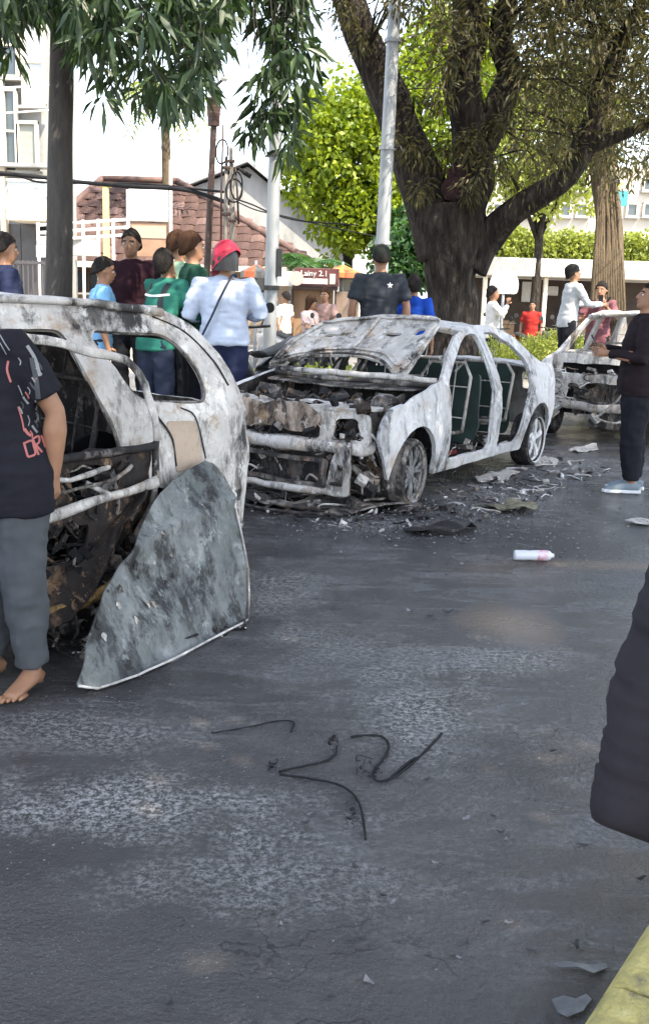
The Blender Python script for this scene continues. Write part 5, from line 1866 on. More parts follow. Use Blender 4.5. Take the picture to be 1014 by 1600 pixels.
right = limb([A(735, 420), A(762, 372), A(800, 332, 13.9), A(850, 300, 13.6), A(888, 272, 13.4), A(915, 215, 13.3), A(945, 130, 13.2), A(985, 40, 13), A(1030, -60, 13)], [.24, .22, .17, .15, .145, .13, .11, .09, .06], 6, 12, .12, 5)
right2 = limb([A(905, 235, 13.3), A(960, 215, 13.2), A(1020, 190, 13.1), A(1080, 150, 13)], [.10, .07, .05, .04], 6, 8, .12, 6)
join(stem, left, mid, mid2, right, right2).build('trunk', BARK, t2, smooth=True)
# rot hollow in the fork
panel2d('rot_hollow', rnd_poly([(-.14, -.16), (.10, -.2), (.15, .1), (.02, .26), (-.12, .18)], .08), [], lambda u, v: tuple(A(712 + u * 150, 290 - v * 150, YB - .34 + .1 * abs(u))), mat('red_rot', [(.35, (.008, .005, .006)), (.6, (.045, .016, .019))], 14, .9, 1, 30), t2, .05, .02, crumple=.06, seed=8)
cents = []
rg = random.Random(9)
while len(cents) < 900:
    x, y = rg.uniform(610, 1080), rg.uniform(-260, 300)
    dens = 0.0
    if x > 800:
        dens = .95 - max(0, y - 150) / 170 + (x - 800) / 900
    elif y < 60:
        dens = .55
    else:
        dens = .20 if x > 745 else .10
    if y > 235 and x < 860:
        dens *= .3
    if y > 0:
        dens *= .8
    if rg.random() < dens:
        cents.append(A(x, y, rg.uniform(12.0, 15.5)))
while len(cents) < 1500:
    v = Vector((rg.gauss(1.5, 2.6), rg.gauss(-1, 2.4), rg.uniform(5.4, 9.0)))
    cents.append(v)
skel = [Vector(p) for p in left.v[::14] + mid.v[::14] + mid2.v[::12] + right.v[::10] + right2.v[::8]]
twigs(skel, [c for i, c in enumerate(cents) if i % 3 == 0], .016, 6).build('twigs', BARK, t2)['kind'] = 'stuff'
bs, dr = clusters([tuple(c) for c in cents], 34, .27, 12, .35)
o = link('crown', leaf_mesh('crown', bs, dr, .105, .028, .2, 14), LF_OLIVE, t2)
o['kind'] = 'stuff'
# tufts of shoots sprouting straight from the limbs
tuft = []
for x, y in ((560, 60), (545, 30), (530, 10), (645, 235), (650, 300), (690, 150), (700, 95), (740, 225), (690, 240), (720, 210), (735, 290), (770, 250), (630, 225), (680, 40), (780, 200)):
    for _ in range(5):
        tuft.append(tuple(A(x + rg.uniform(-16, 16), y + rg.uniform(-16, 16), YB - .3 - rg.random() * .3)))
bs, dr = clusters(tuft, 22, .16, 15, .5)
o = link('shoots', leaf_mesh('shoots', bs, dr, .12, .026, .25, 16), LF_OLIVE, t2)
o['kind'] = 'stuff'

# street tree on the near pavement, just out of view: it shades the whole carriageway
t3 = thing('street_tree', 'leafy street tree on the near pavement, standing outside the picture on the right', 'tree', (5.6, 2.4, .13))
limb([(0, 0, 0), (.05, .05, 2), (-.1, .15, 4.2), (-.2, .3, 6.2)], [.26, .2, .17, .1], 6, 14, .1, 3).build('trunk', BARK, t3, smooth=True)
for k in range(7):
    q_ = 2 * PI * k / 7
    limb([(-.1, .15, 3.9 + .15 * k), (1.2 * math.cos(q_), 1.2 * math.sin(q_), 5.3 + .1 * k), (3.0 * math.cos(q_), 3.0 * math.sin(q_), 6.0)], [.1, .07, .03], 5, 8, .1, k).build('branch', BARK, t3, smooth=True)
pc = np.concatenate([ball(-1.0, 2.2, 6.6, 4.6, 4.8, 1.7, 1500, 21, .05), ball(-2.2, .2, 6.2, 3.6, 3.6, 1.3, 800, 22, .05), ball(-.2, 5.2, 6.4, 4.0, 3.2, 1.4, 800, 23, .05), ball(-2.2, -3.4, 6.3, 3.6, 3.4, 1.4, 900, 26, .05), ball(-4.4, -.5, 6.6, 3.0, 3.4, 1.2, 500, 27, .05)])
bs, dr = clusters(pc, 12, .34, 24, .4)
o = link('crown', leaf_mesh('crown', bs, dr, .26, .10, .2, 25), LF_SHADE, t3)
o['kind'] = 'stuff'

# bright clipped tree across the street
YG = 25


def round_tree(name, label, px, py, Y, rx, rz, n, m, seed, leaf=.16, trunk_px=None, parts=1):
    c = at(px, py, Y=Y)
    t = thing(name, label, 'tree', (c.x, c.y, 0))
    limb([(0, 0, 0), (.05, 0, c.z * .4), (0, .05, c.z)], [.17, .13, .07], 5, 10, .08, seed).build('trunk', BARK, t, smooth=True)
    for k in range(4):
        q_ = k * 1.6 + seed
        limb([(0, 0, c.z * .55), (rx * .3 * math.cos(q_), rx * .3 * math.sin(q_), c.z * .8), (rx * .7 * math.cos(q_), rx * .7 * math.sin(q_), c.z + .2)], [.07, .05, .02], 4, 7, .1, k).build('branch', BARK, t, smooth=True)
    rgn = np.random.default_rng(seed)
    P = [ball(0, 0, c.z, rx * .85, rx * .85, rz * .9, n // 2, seed, .3)]
    for k in range(9):
        v = rgn.normal(size=3)
        v /= np.linalg.norm(v)
        P.append(ball(v[0] * rx * .62, v[1] * rx * .62, c.z + v[2] * rz * .66, rx * .45, rx * .45, rz * .36, n // 18, seed + k + 1, .4))
    bs, dr = clusters(np.concatenate(P), 7, .13, seed, .2)
    o = link('crown', leaf_mesh('crown', bs, dr, leaf, leaf * .62, .15, seed + 30), m, t)
    o['kind'] = 'stuff'
    return t


round_tree('clipped_tree', 'dense bright green rounded tree left of the forked trunk', 545, 262, YG, 1.60, 2.25, 2600, LF_BRIGHT, 41)
round_tree('clipped_tree', 'bright yellow-green tree showing between the limbs of the forked tree', 690, 165, 27, 2.0, 2.6, 1900, LF_BRIGHT, 52)
round_tree('background_tree', 'sunlit green tree behind the right-hand limb of the forked tree', 850, 225, 30, 2.4, 2.3, 1800, LF_YEL, 63)
round_tree('background_tree', 'dark green tree behind the orange canopy and the kiosk', 645, 385, 24, 1.15, 1.0, 900, LF_FERN, 66)

# tall trunk with hanging roots at the right
t5 = thing('banyan_tree', 'tan trunk wrapped in hanging roots behind the person in pink', 'tree', (at(948, 440, Y=19).x, 19, 0))
O = Vector(t5.location)
A5 = lambda x, y, Y=19: at(x, y, Y=Y) - O
limb([Vector((.02, 0, 0)), A5(950, 430), A5(950, 340), A5(942, 260), A5(935, 150), A5(940, 40)], [.34, .27, .22, .22, .2, .18], 6, 14, .14, 3).build('trunk', BARKT, t5, smooth=True)
for k in range(13):
    x = 932 + 2.9 * k
    top_ = A5(934 + 2.4 * k, 300 + rg.uniform(-25, 25), 18.75)
    MB().tube(catmull([top_, A5(x + rg.uniform(-3, 3), 370, 18.68), A5(x + (k - 6) * .8, 425, 18.6), Vector(A5(x + (k - 6) * 1.4, 505, 18.6))], 4), interp_r([.02, .035, .035, .03], 4), 6).build('hanging_root', BARKT, t5, smooth=True)
bs, dr = clusters([tuple(A5(rg.gauss(900, 70), rg.uniform(-80, 260), rg.uniform(17.5, 20))) for _ in range(340)], 18, .3, 71, .5)
o = link('crown', leaf_mesh('crown', bs, dr, .16, .045, .3, 72), LF_OLIVE, t5)
o['kind'] = 'stuff'


def hedge(label, p0, p1, wd, h, n, m, seed, leaf=.07, z0=0.0, name='hedge'):
    p0, p1 = Vector(p0), Vector(p1)
    t = thing(name, label, 'hedge', (p0.x, p0.y, z0))
    ln = (p1 - p0).length
    t.rotation_euler.z = math.atan2((p1 - p0).y, (p1 - p0).x)
    rgn = np.random.default_rng(seed)
    P = np.stack([rgn.uniform(0, ln, n), rgn.uniform(-wd / 2, wd / 2, n), rgn.uniform(.05, h, n)], 1)
    P[:, 2] *= np.array([.85 + .3 * noise.noise(Vector((p[0] * 1.5, p[1] * 2, seed))) for p in P])
    bs, dr = clusters(P, 8, .09, seed, -.2)
    o = link('foliage', leaf_mesh('foliage', bs, dr, leaf, leaf * .5, .1, seed), m, t)
    o['kind'] = 'stuff'
    st = MB()
    for k in range(max(3, int(ln / .35))):
        x = (k + .5) * ln / max(3, int(ln / .35))
        st.tube([(x, 0, 0), (x + .05, .03, h * .5), (x - .03, -.04, h * .85)], [.02, .015, .006], 5)
    st.build('stems', BARKD, t)['kind'] = 'stuff'
    return t


hedge('low yellow-green hedge on the pavement behind the burnt cars', on(9.2, 1.2), on(18, 1.2), .8, .72, 1600, LF_YEL, 81, z0=SW)
hedge('low dusty shrubs on the pavement behind the minivan', on(-4, 2.2), on(1.0, 2.0), .8, .75, 900, LF_FERN, 82, z0=SW)
hedge('patchy weeds on the pavement behind the raised hood', on(1.8, 1.2), on(6.5, 1.6), .7, .38, 800, LF_YEL, 83, .06, z0=SW)
hg0, hg1 = at(735, 400, Y=36), at(1120, 405, Y=36)
hedge('long bright green creeper hedge above the roof of the stall', (hg0.x, 36, 0), (hg1.x, 36.5, 0), 1.2, 1.35, 2600, LF_YEL, 84, .17, z0=2.45)

# fan palm by the tiled roof
t6 = thing('fan_palm', 'dark green fan palm between the tiled roof and the clipped tree', 'palm', (at(478, 420, Y=23).x, 23, 0))
O = Vector(t6.location)
limb([(0, 0, 0), (.03, 0, 1.0), (0, 0, 2.0)], [.14, .12, .1], 5, 9, .1, 2).build('trunk', BARKT, t6, smooth=True)


def frond(root_, d, ln, m, leaf_w=.05, n=15, lf=.4, drop_=.5, parent=None):
    """an arching rib with leaflets down both sides"""
    d = Vector(d).normalized()
    P = [Vector(root_) + d * ln * t + Vector((0, 0, -drop_ * ln * t * t)) for t in np.linspace(0, 1, n)]
    mb = MB()
    mb.tube(P, interp_r([.016, .004], n - 1), 5)
    sd = d.cross(Vector((0, 0, 1))).normalized()
    for i in range(2, n):
        t = i / n
        l_ = lf * (1 - .6 * abs(t - .45))
        tg = (P[i] - P[i - 1]).normalized()
        for s_ in (-1, 1):
            e = P[i] + (sd * s_ * .85 + tg * .5 + Vector((0, 0, -.25))).normalized() * l_
            mm = (P[i] + e) / 2 + Vector((0, 0, .02))
            mb.add([P[i], mm + tg * leaf_w / 2, e, mm - tg * leaf_w / 2], [(0, 1, 2, 3)])
    return mb.build('frond', m, parent)


for k in range(16):
    q_ = k * 2.4
    el = .25 + .9 * ((k * 37) % 10) / 10
    frond((0, 0, 2.0), (math.cos(q_), math.sin(q_), el), 1.05, LF_FERN, .07, 14, .42, .45, t6)
# slender palm against the sky
t7 = thing('slender_palm', 'slender palm with yellowish fronds against the white sky', 'palm', (at(262, 330, Y=31).x, 31, 0))
O = Vector(t7.location)
tp = at(254, 135, Y=31) - O
limb([(0, 0, 0), (at(260, 250, Y=31) - O), tp], [.16, .13, .11], 6, 9, .06, 2).build('trunk', BARKT, t7, smooth=True)
for k in range(15):
    q_ = k * 2.4
    frond(tp, (math.cos(q_), math.sin(q_), -.2 + .9 * ((k * 31) % 10) / 10), 1.5, LF_YEL, .08, 16, .5, .65, t7)
# ---------------------------------------------------------------- street furniture
def pole_through(name, label, top, bottom, Y, r0, r1, m, ground=SW, above=2.0):
    a, b = at(*top, Y=Y), at(*bottom, Y=Y)
    d = (a - b) / (a.z - b.z)
    f = b + d * (ground - b.z)
    t = thing(name, label, 'pole', f)
    MB().tube([Vector((0, 0, -.05)), d * ((a.z - ground) * .5), d * (a.z - ground + above)], [r1, (r0 + r1) / 2, r0], 18).build('shaft', m, t, smooth='auto')
    MB().lathe([(r1 * 1.05, .0), (r1 * 1.9, .0), (r1 * 1.9, .03), (r1 * 1.05, .05)], 18).build('base_flange', m, t, smooth='auto')
    return t, d


pa, da = pole_through('utility_pole', 'grey steel pole wrapped in hanging leaves behind the sedan hood', (437, 0), (422, 500), 11.9, .060, .078, GALV)
for z, in ((1.35,), (2.75,)):
    MB().lathe([(.079, -.025), (.092, -.025), (.092, .025), (.079, .025)], 16, c=tuple(da * z)).build('clamp', flat('dark_clamp', (.03, .03, .03)), pa, smooth='auto')
MB().box(da * 1.62 + Vector((.085, -.03, 0)), (.06, .07, .30)).build('meter_box', flat('dark_box', (.035, .038, .04)), pa, bevel=.008)
pb, db = pole_through('utility_pole', 'pale grey steel pole leaning in front of the forked tree', (617, 0), (597, 392), 12.7, .066, .090, GALV)
for z in (1.9, 2.95, 4.1):
    MB().lathe([(.085, -.02), (.098, -.02), (.098, .02), (.085, .02)], 16, c=tuple(db * z)).build('clamp', GALV, pb, smooth='auto')
MB().tube([db * 2.95 + Vector((.06, -.05, 0)), db * 2.95 + Vector((.14, -.07, .02)), db * 2.95 + Vector((.17, -.08, -.05))], .012, 6).build('hook', flat('dark_clamp', (.03, .03, .03)), pb, smooth=True)

# lamp post with basket collar
YL = 14.5
lt, lb = at(335, 178, Y=YL), at(325, 395, Y=YL)
d = (lt - lb) / (lt.z - lb.z)
f = lb + d * (SW - lb.z)
lamp = thing('lamp_post', 'dark brown lamp post with a basket collar and bare bulb behind the crowd', 'lamp post', f)
LB = mat('brown_iron', [(.3, (.035, .022, .018)), (.7, (.085, .05, .042))], 8, .6, .3, 40)
zt = lt.z - SW
MB().tube([Vector((0, 0, 0)), d * zt * .5, d * zt], [.055, .046, .040], 14).build('shaft', LB, lamp, smooth='auto')
cb = d * (zt - .15)
MB().lathe([(.045, 0), (.075, .0), (.082, .08), (.078, .085), (.088, .16), (.084, .165), (.095, .24), (.091, .245), (.102, .31), (.112, .32), (.112, .34), (.05, .34)], 20, c=tuple(cb)).build('basket_collar', mat('copper_brown', [(.3, (.045, .024, .02)), (.7, (.10, .055, .045))], 9, .6, .3, 40), lamp, smooth='auto')
MB().tube(catmull([cb + Vector((-.01, 0, .34)), cb + Vector((-.03, 0, .43)), cb + Vector((.03, 0, .50)), cb + Vector((.10, 0, .56))], 4), .020, 7).build('bracket', LB, lamp, smooth=True)
bc = cb + Vector((.13, 0, .60))
MB().rings([(bc.x, bc.y, bc.z - .055 * math.cos(t), .055 * math.sin(t), .055 * math.sin(t)) for t in np.linspace(.08, PI - .08, 9)], 14).build('bulb', flat('frosted_glass', (.75, .74, .70), .3), lamp, smooth=True)
MB().lathe([(.09, 0), (.12, 0), (.11, .10), (.075, .22), (.055, .30)], 16).build('plinth', LB, lamp, smooth='auto')
# risers with coiled cable beside the lamp
YR = 14.0
rs = thing('cable_riser', 'cluster of pale conduits with coiled black cables beside the lamp post', 'cable riser', (at(360, 400, Y=YR).x, YR, SW))
O = Vector(rs.location)
AR = lambda x, y, Y=YR: at(x, y, Y=Y) - O
CN = mat('weathered_conduit', [(.3, (.16, .14, .12)), (.7, (.34, .31, .28))], 6, .7, .2, 40, stretch=(2, 2, .4))
MB().tube([AR(345, 470), AR(346, 300), AR(349, 195)], [.014, .013, .011], 8).build('conduit', LB, rs, smooth=True)
MB().tube([AR(352, 480), AR(353, 330), AR(354, 245)], [.030, .028, .02], 10).build('conduit', CN, rs, smooth=True)
MB().tube([AR(364, 480), AR(363, 320), AR(361, 230)], [.036, .034, .022], 10).build('conduit', CN, rs, smooth=True)
MB().tube([AR(373, 350), AR(371, 300), AR(368, 262)], [.014, .012, .010], 8).build('conduit', LB, rs, smooth=True)
for cx, cy, rx_, ry_, tw in ((347, 237, 9, 18, .0), (366, 298, 12, 17, .4), (370, 290, 8, 20, .9)):
    c = AR(cx, cy, YR - .06)
    sc_ = YR / FPX
    MB().tube([c + Vector((rx_ * sc_ * math.cos(t), .06 * math.sin(t + tw), ry_ * sc_ * math.sin(t))) for t in np.linspace(0, 2 * PI, 25)[:-1]], .011, 6, closed=True).build('cable_coil', WIRE, rs, smooth=True)
MB().tube([AR(372, 262), AR(382, 270), AR(392, 276)], [.014, .03, .03], 7).build('splice_box', WIRE, rs, smooth=True)
for x, y in ((354, 262), (361, 252), (363, 345), (353, 335)):
    MB().box(AR(x, y, YR - .03), (.10, .05, .035)).build('clamp', LB, rs, bevel=.006)


def cable(label, pts, r, m=WIRE, group='overhead cables'):
    P = [at(x, y, Y=Y) for x, y, Y in pts]
    o = MB().tube(catmull(P, 8), r, 6).build('overhead_cable', m, smooth=True)
    return tag(o, label, 'cable', group)


cable('thick black cable bundle crossing behind the dark left tree to the lamp post', [(-60, 262, 15), (0, 270, 15), (75, 278, 15), (110, 283, 15), (200, 291, 14.8), (290, 297, 14.6), (360, 318, 14.2)], .028)
cable('second black cable sagging below the thick bundle at the left', [(-60, 276, 15.4), (20, 274, 15.4), (60, 284, 15.4), (120, 286, 15.3), (230, 288, 15), (350, 300, 14.2)], .016)
cable('thin cable from the risers to the first grey pole', [(372, 312, 14), (395, 320, 13.4), (425, 333, 12.1), (470, 345, 13.5), (560, 352, 15)], .010)
cable('thin lower cable from the risers towards the clipped tree', [(372, 316, 14), (400, 328, 13.4), (440, 337, 12.6), (505, 352, 16), (600, 372, 20)], .008)
cable('white service cable in front of the pale building, upper', [(-40, 140, 24), (30, 136, 24), (85, 133, 24)], .02, WHITE)
cable('white service cable in front of the pale building, lower', [(-40, 178, 24), (20, 176, 24), (80, 172, 24)], .02, WHITE)


# ---------------------------------------------------------------- motorbikes
def motorbike(label, loc, rz, m, seed):
    t = thing('motorbike', label, 'motorbike', loc, rz, 'parked motorbikes')
    TY = flat('tyre_rubber', (.02, .02, .022), .8)
    CH = flat('dull_chrome', (.38, .38, .38), .35, .7)
    for x in (.62, -.60):
        w_ = MB().tube([(x + .27 * math.cos(q_), 0, .27 + .27 * math.sin(q_)) for q_ in np.linspace(0, 2 * PI, 25)[:-1]], .042, 8, closed=True).build('wheel', TY, t, smooth=True)
        for k in range(5):
            q_ = 2 * PI * k / 5
            MB().tube([(x, 0, .27), (x + .25 * math.cos(q_), 0, .27 + .25 * math.sin(q_))], .010, 5).build('spoke', CH, w_)
        MB().lathe([(0, -.05), (.05, -.05), (.05, .05), (0, .05)], 12, c=(x, 0, .27), axis='Y').build('hub', CH, w_)
    for s_ in (-.06, .06):
        MB().tube([(.62, s_, .27), (.50, s_, .62), (.42, s_, .86)], .017, 6).build('fork', CH, t, smooth=True)
    b = MB()
    b.tube(catmull([(.46, 0, .80), (.36, 0, .60), (.18, 0, .42), (-.10, 0, .40)], 4), [.07, .08, .09, .10, .10, .11, .11, .10, .10, .10, .10, .11, .12], 10, ell=[(1, 1.1)] * 13)
    b.tube(catmull([(-.08, 0, .50), (-.30, 0, .58), (-.62, 0, .68), (-.86, 0, .78)], 4), [.12, .13, .13, .13, .125, .12, .115, .11, .10, .09, .08, .06, .03], 10, ell=[(.8, 1)] * 13)
    link('body', remeshed(b, .02, 3), m, t)
    link('seat', remeshed(MB().tube(catmull([(.02, 0, .70), (-.2, 0, .715), (-.5, 0, .77), (-.74, 0, .83)], 4), .07, 10, ell=[(.55, 1.6)] * 13), .018, 2), flat('black_vinyl', (.02, .02, .02), .5), t)
    link('front_cowl', remeshed(MB().tube([(.48, 0, .62), (.46, 0, .80), (.42, 0, .95)], [.05, .12, .06], 10, ell=[(.7, 1.1)] * 3), .018, 2), m, t)
    MB().tube(catmull([(.36, -.34, 1.0), (.42, -.12, .98), (.42, .12, .98), (.36, .34, 1.0)], 4), .013, 6).build('handlebar', flat('black_grip', (.02, .02, .02)), t, smooth=True)
    MB().lathe([(0, .05), (.06, .03), (.075, 0)], 14, c=(.50, 0, .90), axis='X').build('headlight', CH, t, smooth=True)
    for s_ in (-1, 1):
        mm = MB().tube([(.38, s_ * .25, 1.0), (.36, s_ * .31, 1.14)], .006, 5)
        mm.lathe([(0, -.006), (.05, -.004), (.05, .004), (0, .006)], 12, c=(.355, s_ * .33, 1.17), axis='X')
        mm.build('mirror', flat('black_grip', (.02, .02, .02)), t)
    MB().tube(catmull([(.62 - .22, 0, .52), (.62, 0, .58), (.62 + .2, 0, .50)], 5), .03, 7, ell=[(.35, 1.7)] * 11).build('front_mudguard', m, t, smooth=True)
    MB().tube([(-.2, -.13, .28), (-.6, -.15, .30), (-.85, -.16, .38)], [.03, .045, .045], 9).build('exhaust', CH, t, smooth=True)
    MB().box((.0, 0, .30), (.36, .22, .22)).build('engine', flat('engine_grey', (.10, .10, .10), .5, .4), t, bevel=.03)
    MB().box((-.92, 0, .70), (.04, .12, .07)).build('tail_light', flat('tail_red', (.35, .02, .02), .3), t, bevel=.01)
    return t


gb = lambda x, Y: (at(x, 500, Y=Y).x, Y, 0)
BK = flat('black_paint', (.02, .02, .024), .3)
WT = flat('pale_scooter_paint', (.55, .52, .48), .35)
motorbike('pale motorbike with a rider in white and maroon, by the kiosk', gb(483, 18.5), math.radians(-40 + 0), WT, 1)
motorbike('pale motorbike with a rider in dusty pink, by the kiosk', gb(512, 18.7), math.radians(-110), WT, 2)
motorbike('black motorbike parked in front of the stall beside the man in white', gb(803, 20.2), math.radians(-150), BK, 3)
motorbike('dark red motorbike parked at the stall by the person in red', gb(846, 21.5), math.radians(-60), flat('dark_red_paint', (.22, .02, .02), .3), 4)
mb_ = motorbike('black motorbike on the pavement between the minivan and the raised hood', (at(405, 560, Y=10.6).x, 10.6, SW), math.radians(-118), BK, 5)
motorbike('pale motorbike in the row left of the kiosk riders', gb(452, 18.0), math.radians(-160), WT, 6)

motorbike('black motorbike parked just right of the man in white, nearest the pavilion', gb(782, 23.5), math.radians(-100), BK, 7)
motorbike('dark motorbike parked in front of the pavilion behind the man in light grey', gb(872, 23.0), math.radians(-75), BK, 8)
motorbike('pale motorbike parked in front of the pavilion, right of the dark one', gb(905, 22.4), math.radians(-110), WT, 9)
# ---------------------------------------------------------------- buildings and stalls
def rect(px0, py0, px1, py1, Y):
    a, b = at(px0, (py0 + py1) / 2, Y=Y), at(px1, (py0 + py1) / 2, Y=Y)
    c, d = at((px0 + px1) / 2, py0, Y=Y), at((px0 + px1) / 2, py1, Y=Y)
    return a.x, b.x, d.z, c.z


def slab(px0, py0, px1, py1, Y, depth, name, m, parent, bevel=0.01, ground=False):
    x0, x1, z0, z1 = rect(px0, py0, px1, py1, Y)
    if ground:
        z0 = 0
    return MB().box(((x0 + x1) / 2, Y + depth / 2, (z0 + z1) / 2), (x1 - x0, depth, z1 - z0)).build(name, m, parent, bevel=bevel)


WALLW = mat('weathered_white_render', [(.28, (.17, .17, .16)), (.42, (.31, .31, .30)), (.7, (.42, .415, .40))], 1.1, .85, .2, 30, stretch=(1, 1, .35), detail=9)
GREY = mat('grey_green_shutter', [(.3, (.22, .23, .20)), (.7, (.30, .31, .28))], 3, .6, stretch=(1, 1, 14))
YB1 = 26
bl = thing('shop_building', 'white two-storey shop building with tall windows at the left edge', 'building')
x0, x1, _, _ = rect(-420, 0, 80, 100, YB1)
MB().box(((x0 + x1) / 2, YB1 + 1.2, 5.6), (x1 - x0, 2.0, 11.2)).build('wall', WALLW, bl)
MB().box(((x0 + x1) / 2, YB1 + 1.2, 11.3), (x1 - x0 + .5, 2.4, .25)).build('parapet', WALLW, bl, bevel=.03)


def window(px0, py0, px1, py1, Y, parent, mull=(1, 1), fm=None, glass=None):
    x0, x1, z0, z1 = rect(px0, py0, px1, py1, Y)
    fm = fm or CREAM
    w_ = MB().box(((x0 + x1) / 2, Y - .02, (z0 + z1) / 2), (x1 - x0, .05, z1 - z0)).build('window', glass or GLASS, parent)
    t = .07
    fr = MB()
    for x in (x0, x1):
        fr.box((x, Y - .07, (z0 + z1) / 2), (t, .12, z1 - z0 + t))
    for z in (z0, z1):
        fr.box(((x0 + x1) / 2, Y - .072, z), (x1 - x0 + t, .124, t))
    for k in range(1, mull[0]):
        fr.box((x0 + (x1 - x0) * k / mull[0], Y - .06, (z0 + z1) / 2), (.045, .08, z1 - z0 - t))
    for k in range(1, mull[1]):
        fr.box(((x0 + x1) / 2, Y - .062, z0 + (z1 - z0) * k / mull[1]), (x1 - x0 - t, .084, .045))
    fr.build('frame', fm, w_)
    MB().box(((x0 + x1) / 2, Y - .12, z0 - .06), (x1 - x0 + .2, .26, .06)).build('sill', WALLW, w_)
    return w_


window(-60, 140, 28, 268, YB1, bl, (4, 2))
window(-60, 20, 29, 120, YB1, bl, (4, 2))
window(38, 30, 70, 165, YB1, bl, (1, 2), glass=mat('pale_sky_glass', [(.3, (.45, .50, .52)), (.7, (.60, .64, .66))], 1, .15))
window(31, 192, 60, 266, YB1, bl, (1, 1), glass=GREY)
slab(-2, 125, 8, 400, YB1 - .25, .24, 'column', CREAM, bl, .03, True)
slab(-300, 250, 80, 256, YB1 - .5, .5, 'string_course', WALLW, bl)
# canopy, recess and shop door
slab(10, 320, 76, 345, YB1 - 1.3, 1.28, 'canopy', CREAM, bl, .03)
for k, (xa, xb) in enumerate(((-80, 8), (12, 34), (35, 58), (59, 74))):
    dd = slab(xa, 350, xb, 470, YB1 - .06, .05, 'shopfront_panel', mat('dark_shopfront', [(.3, (.03, .028, .03)), (.7, (.075, .07, .072))], 2, .35), bl, 0, True)
    x0, x1, z0, z1 = rect(xa, 352, xb, 470, YB1)
    MB().box(((x0 + x1) / 2, YB1 - .09, 1.15), (x1 - x0 - .1, .03, .05)).build('push_bar', CREAM, dd)
sg = thing('shop_sign', 'pale blue-grey sign box with faint lettering above the left shop canopy', 'sign')
so_ = slab(12, 282, 73, 317, YB1 - .9, .35, 'panel', mat('pale_blue_sign', [(.3, (.46, .52, .55)), (.7, (.56, .61, .64))], 2, .4), sg, .02)
x0, x1, z0, z1 = rect(12, 282, 73, 317, YB1 - .9)
fr = MB()
for z in (z0, z1):
    fr.box(((x0 + x1) / 2, YB1 - .93, z), (x1 - x0, .06, .05))
fr.build('trim', WHITE, sg)


def letters(name, text, size, loc, m, parent, rz=0.0, sx=1.0):
    cu = bpy.data.curves.new(name, 'FONT')
    cu.body = text
    cu.size = size
    cu.extrude = .008
    cu.align_x = 'CENTER'
    tmp = bpy.data.objects.new('tmp', cu)
    C.objects.link(tmp)
    me = bpy.data.meshes.new_from_object(tmp.evaluated_get(bpy.context.evaluated_depsgraph_get()))
    bpy.data.objects.remove(tmp)
    me.materials.clear()
    o = link(name, me, m, parent)
    o.location = loc
    o.scale = (sx, 1, 1)
    o.rotation_euler = (PI / 2, 0, rz)
    return o


letters('lettering', 'WASER', .34, ((x0 + x1) / 2 - .05, YB1 - .92, z0 + .14), flat('faint_letter', (.64, .68, .70)), sg)
brd = thing('notice_board', 'white notice boards on the corner of the left shop', 'sign')
for (a_, b2, c2, d2_) in ((57, 349, 74, 366), (60, 369, 74, 382), (57, 383, 74, 402)):
    slab(a_, b2, c2, d2_, YB1 - 1.0, .05, 'board', WHITE, brd, .01)
slab(61, 353, 73, 361, YB1 - 1.012, .01, 'dark_window', DARK, brd, 0)
slab(63, 372, 68, 378, YB1 - 1.012, .01, 'dark_window', DARK, brd, 0)
slab(72, 345, 74.5, 470, YB1 - .94, .06, 'post', GALV, brd, 0, True)

# tiled house
TILE = mat('weathered_roof_tile', [(.25, (.022, .012, .011)), (.5, (.075, .040, .033)), (.75, (.16, .095, .08))], 1.7, .85, .4, 20, coords='Object', detail=8)
TILE2 = mat('pale_roof_tile', [(.25, (.05, .028, .024)), (.75, (.20, .125, .11))], 2.3, .85, .4, 20)
hs = thing('tiled_house', 'low house with a hipped red-brown tiled roof behind the crowd', 'house')
e0, e1 = at(20, 405, Y=30), at(502, 421, Y=30)
zE = (e0.z + e1.z) / 2
r0_, r1_ = at(160, 284, Y=33.2), at(277, 283, Y=33.2)
zR = (r0_.z + r1_.z) / 2
E0, E1, R0, R1 = Vector((e0.x, 30, zE)), Vector((e1.x, 30, zE)), Vector((r0_.x, 33.2, zR)), Vector((r1_.x, 33.2, zR))
B0, B1 = Vector((e0.x, 36.4, zE)), Vector((e1.x, 36.4, zE))
dz = Vector((0, 0, -.12))
rf = MB().add([E0, E1, R1, R0, B0, B1] + [p + dz for p in (E0, E1, B0, B1)], [(0, 1, 2, 3), (1, 5, 2), (5, 4, 3, 2), (4, 0, 3), (7, 6, 8, 9), (0, 6, 7, 1), (1, 7, 9, 5), (5, 9, 8, 4), (4, 8, 6, 0)]).build('roof', TILE, hs)
# tiles on the slope towards the street
sl_ = (R0 - E0)
up_ = Vector((0, sl_.y, sl_.z)).normalized()
nrm = Vector((1, 0, 0)).cross(up_)
slen = math.hypot(sl_.y, sl_.z)
tw, th = .40, .37
tm = MB()
pr = []
for (u0, z0_) in ((-.5, .0), (-.3, .022), (0, .034), (.3, .022), (.5, .0)):
    pr.append((u0 * tw * .98, z0_))
vs = []
for v0, lift in ((0, .028), (th * 1.12, .006)):
    for (u0, z0_) in pr:
        vs.append((u0, v0, z0_ + lift))
for (u0, z0_) in pr:
    vs.append((u0, 0, -.005))
tm.add(vs, [(i, i + 1, 5 + i + 1, 5 + i) for i in range(4)] + [(10 + i, 10 + i + 1, i + 1, i) for i in range(4)])
tme = [tm.mesh('roof_tile'), tm.mesh('roof_tile')]
tme[0].materials.append(TILE)
tme[1].materials.append(TILE2)
Rt = Matrix((Vector((1, 0, 0)), up_, nrm)).transposed().to_4x4()
rows = int(slen / th)
cnt = 0
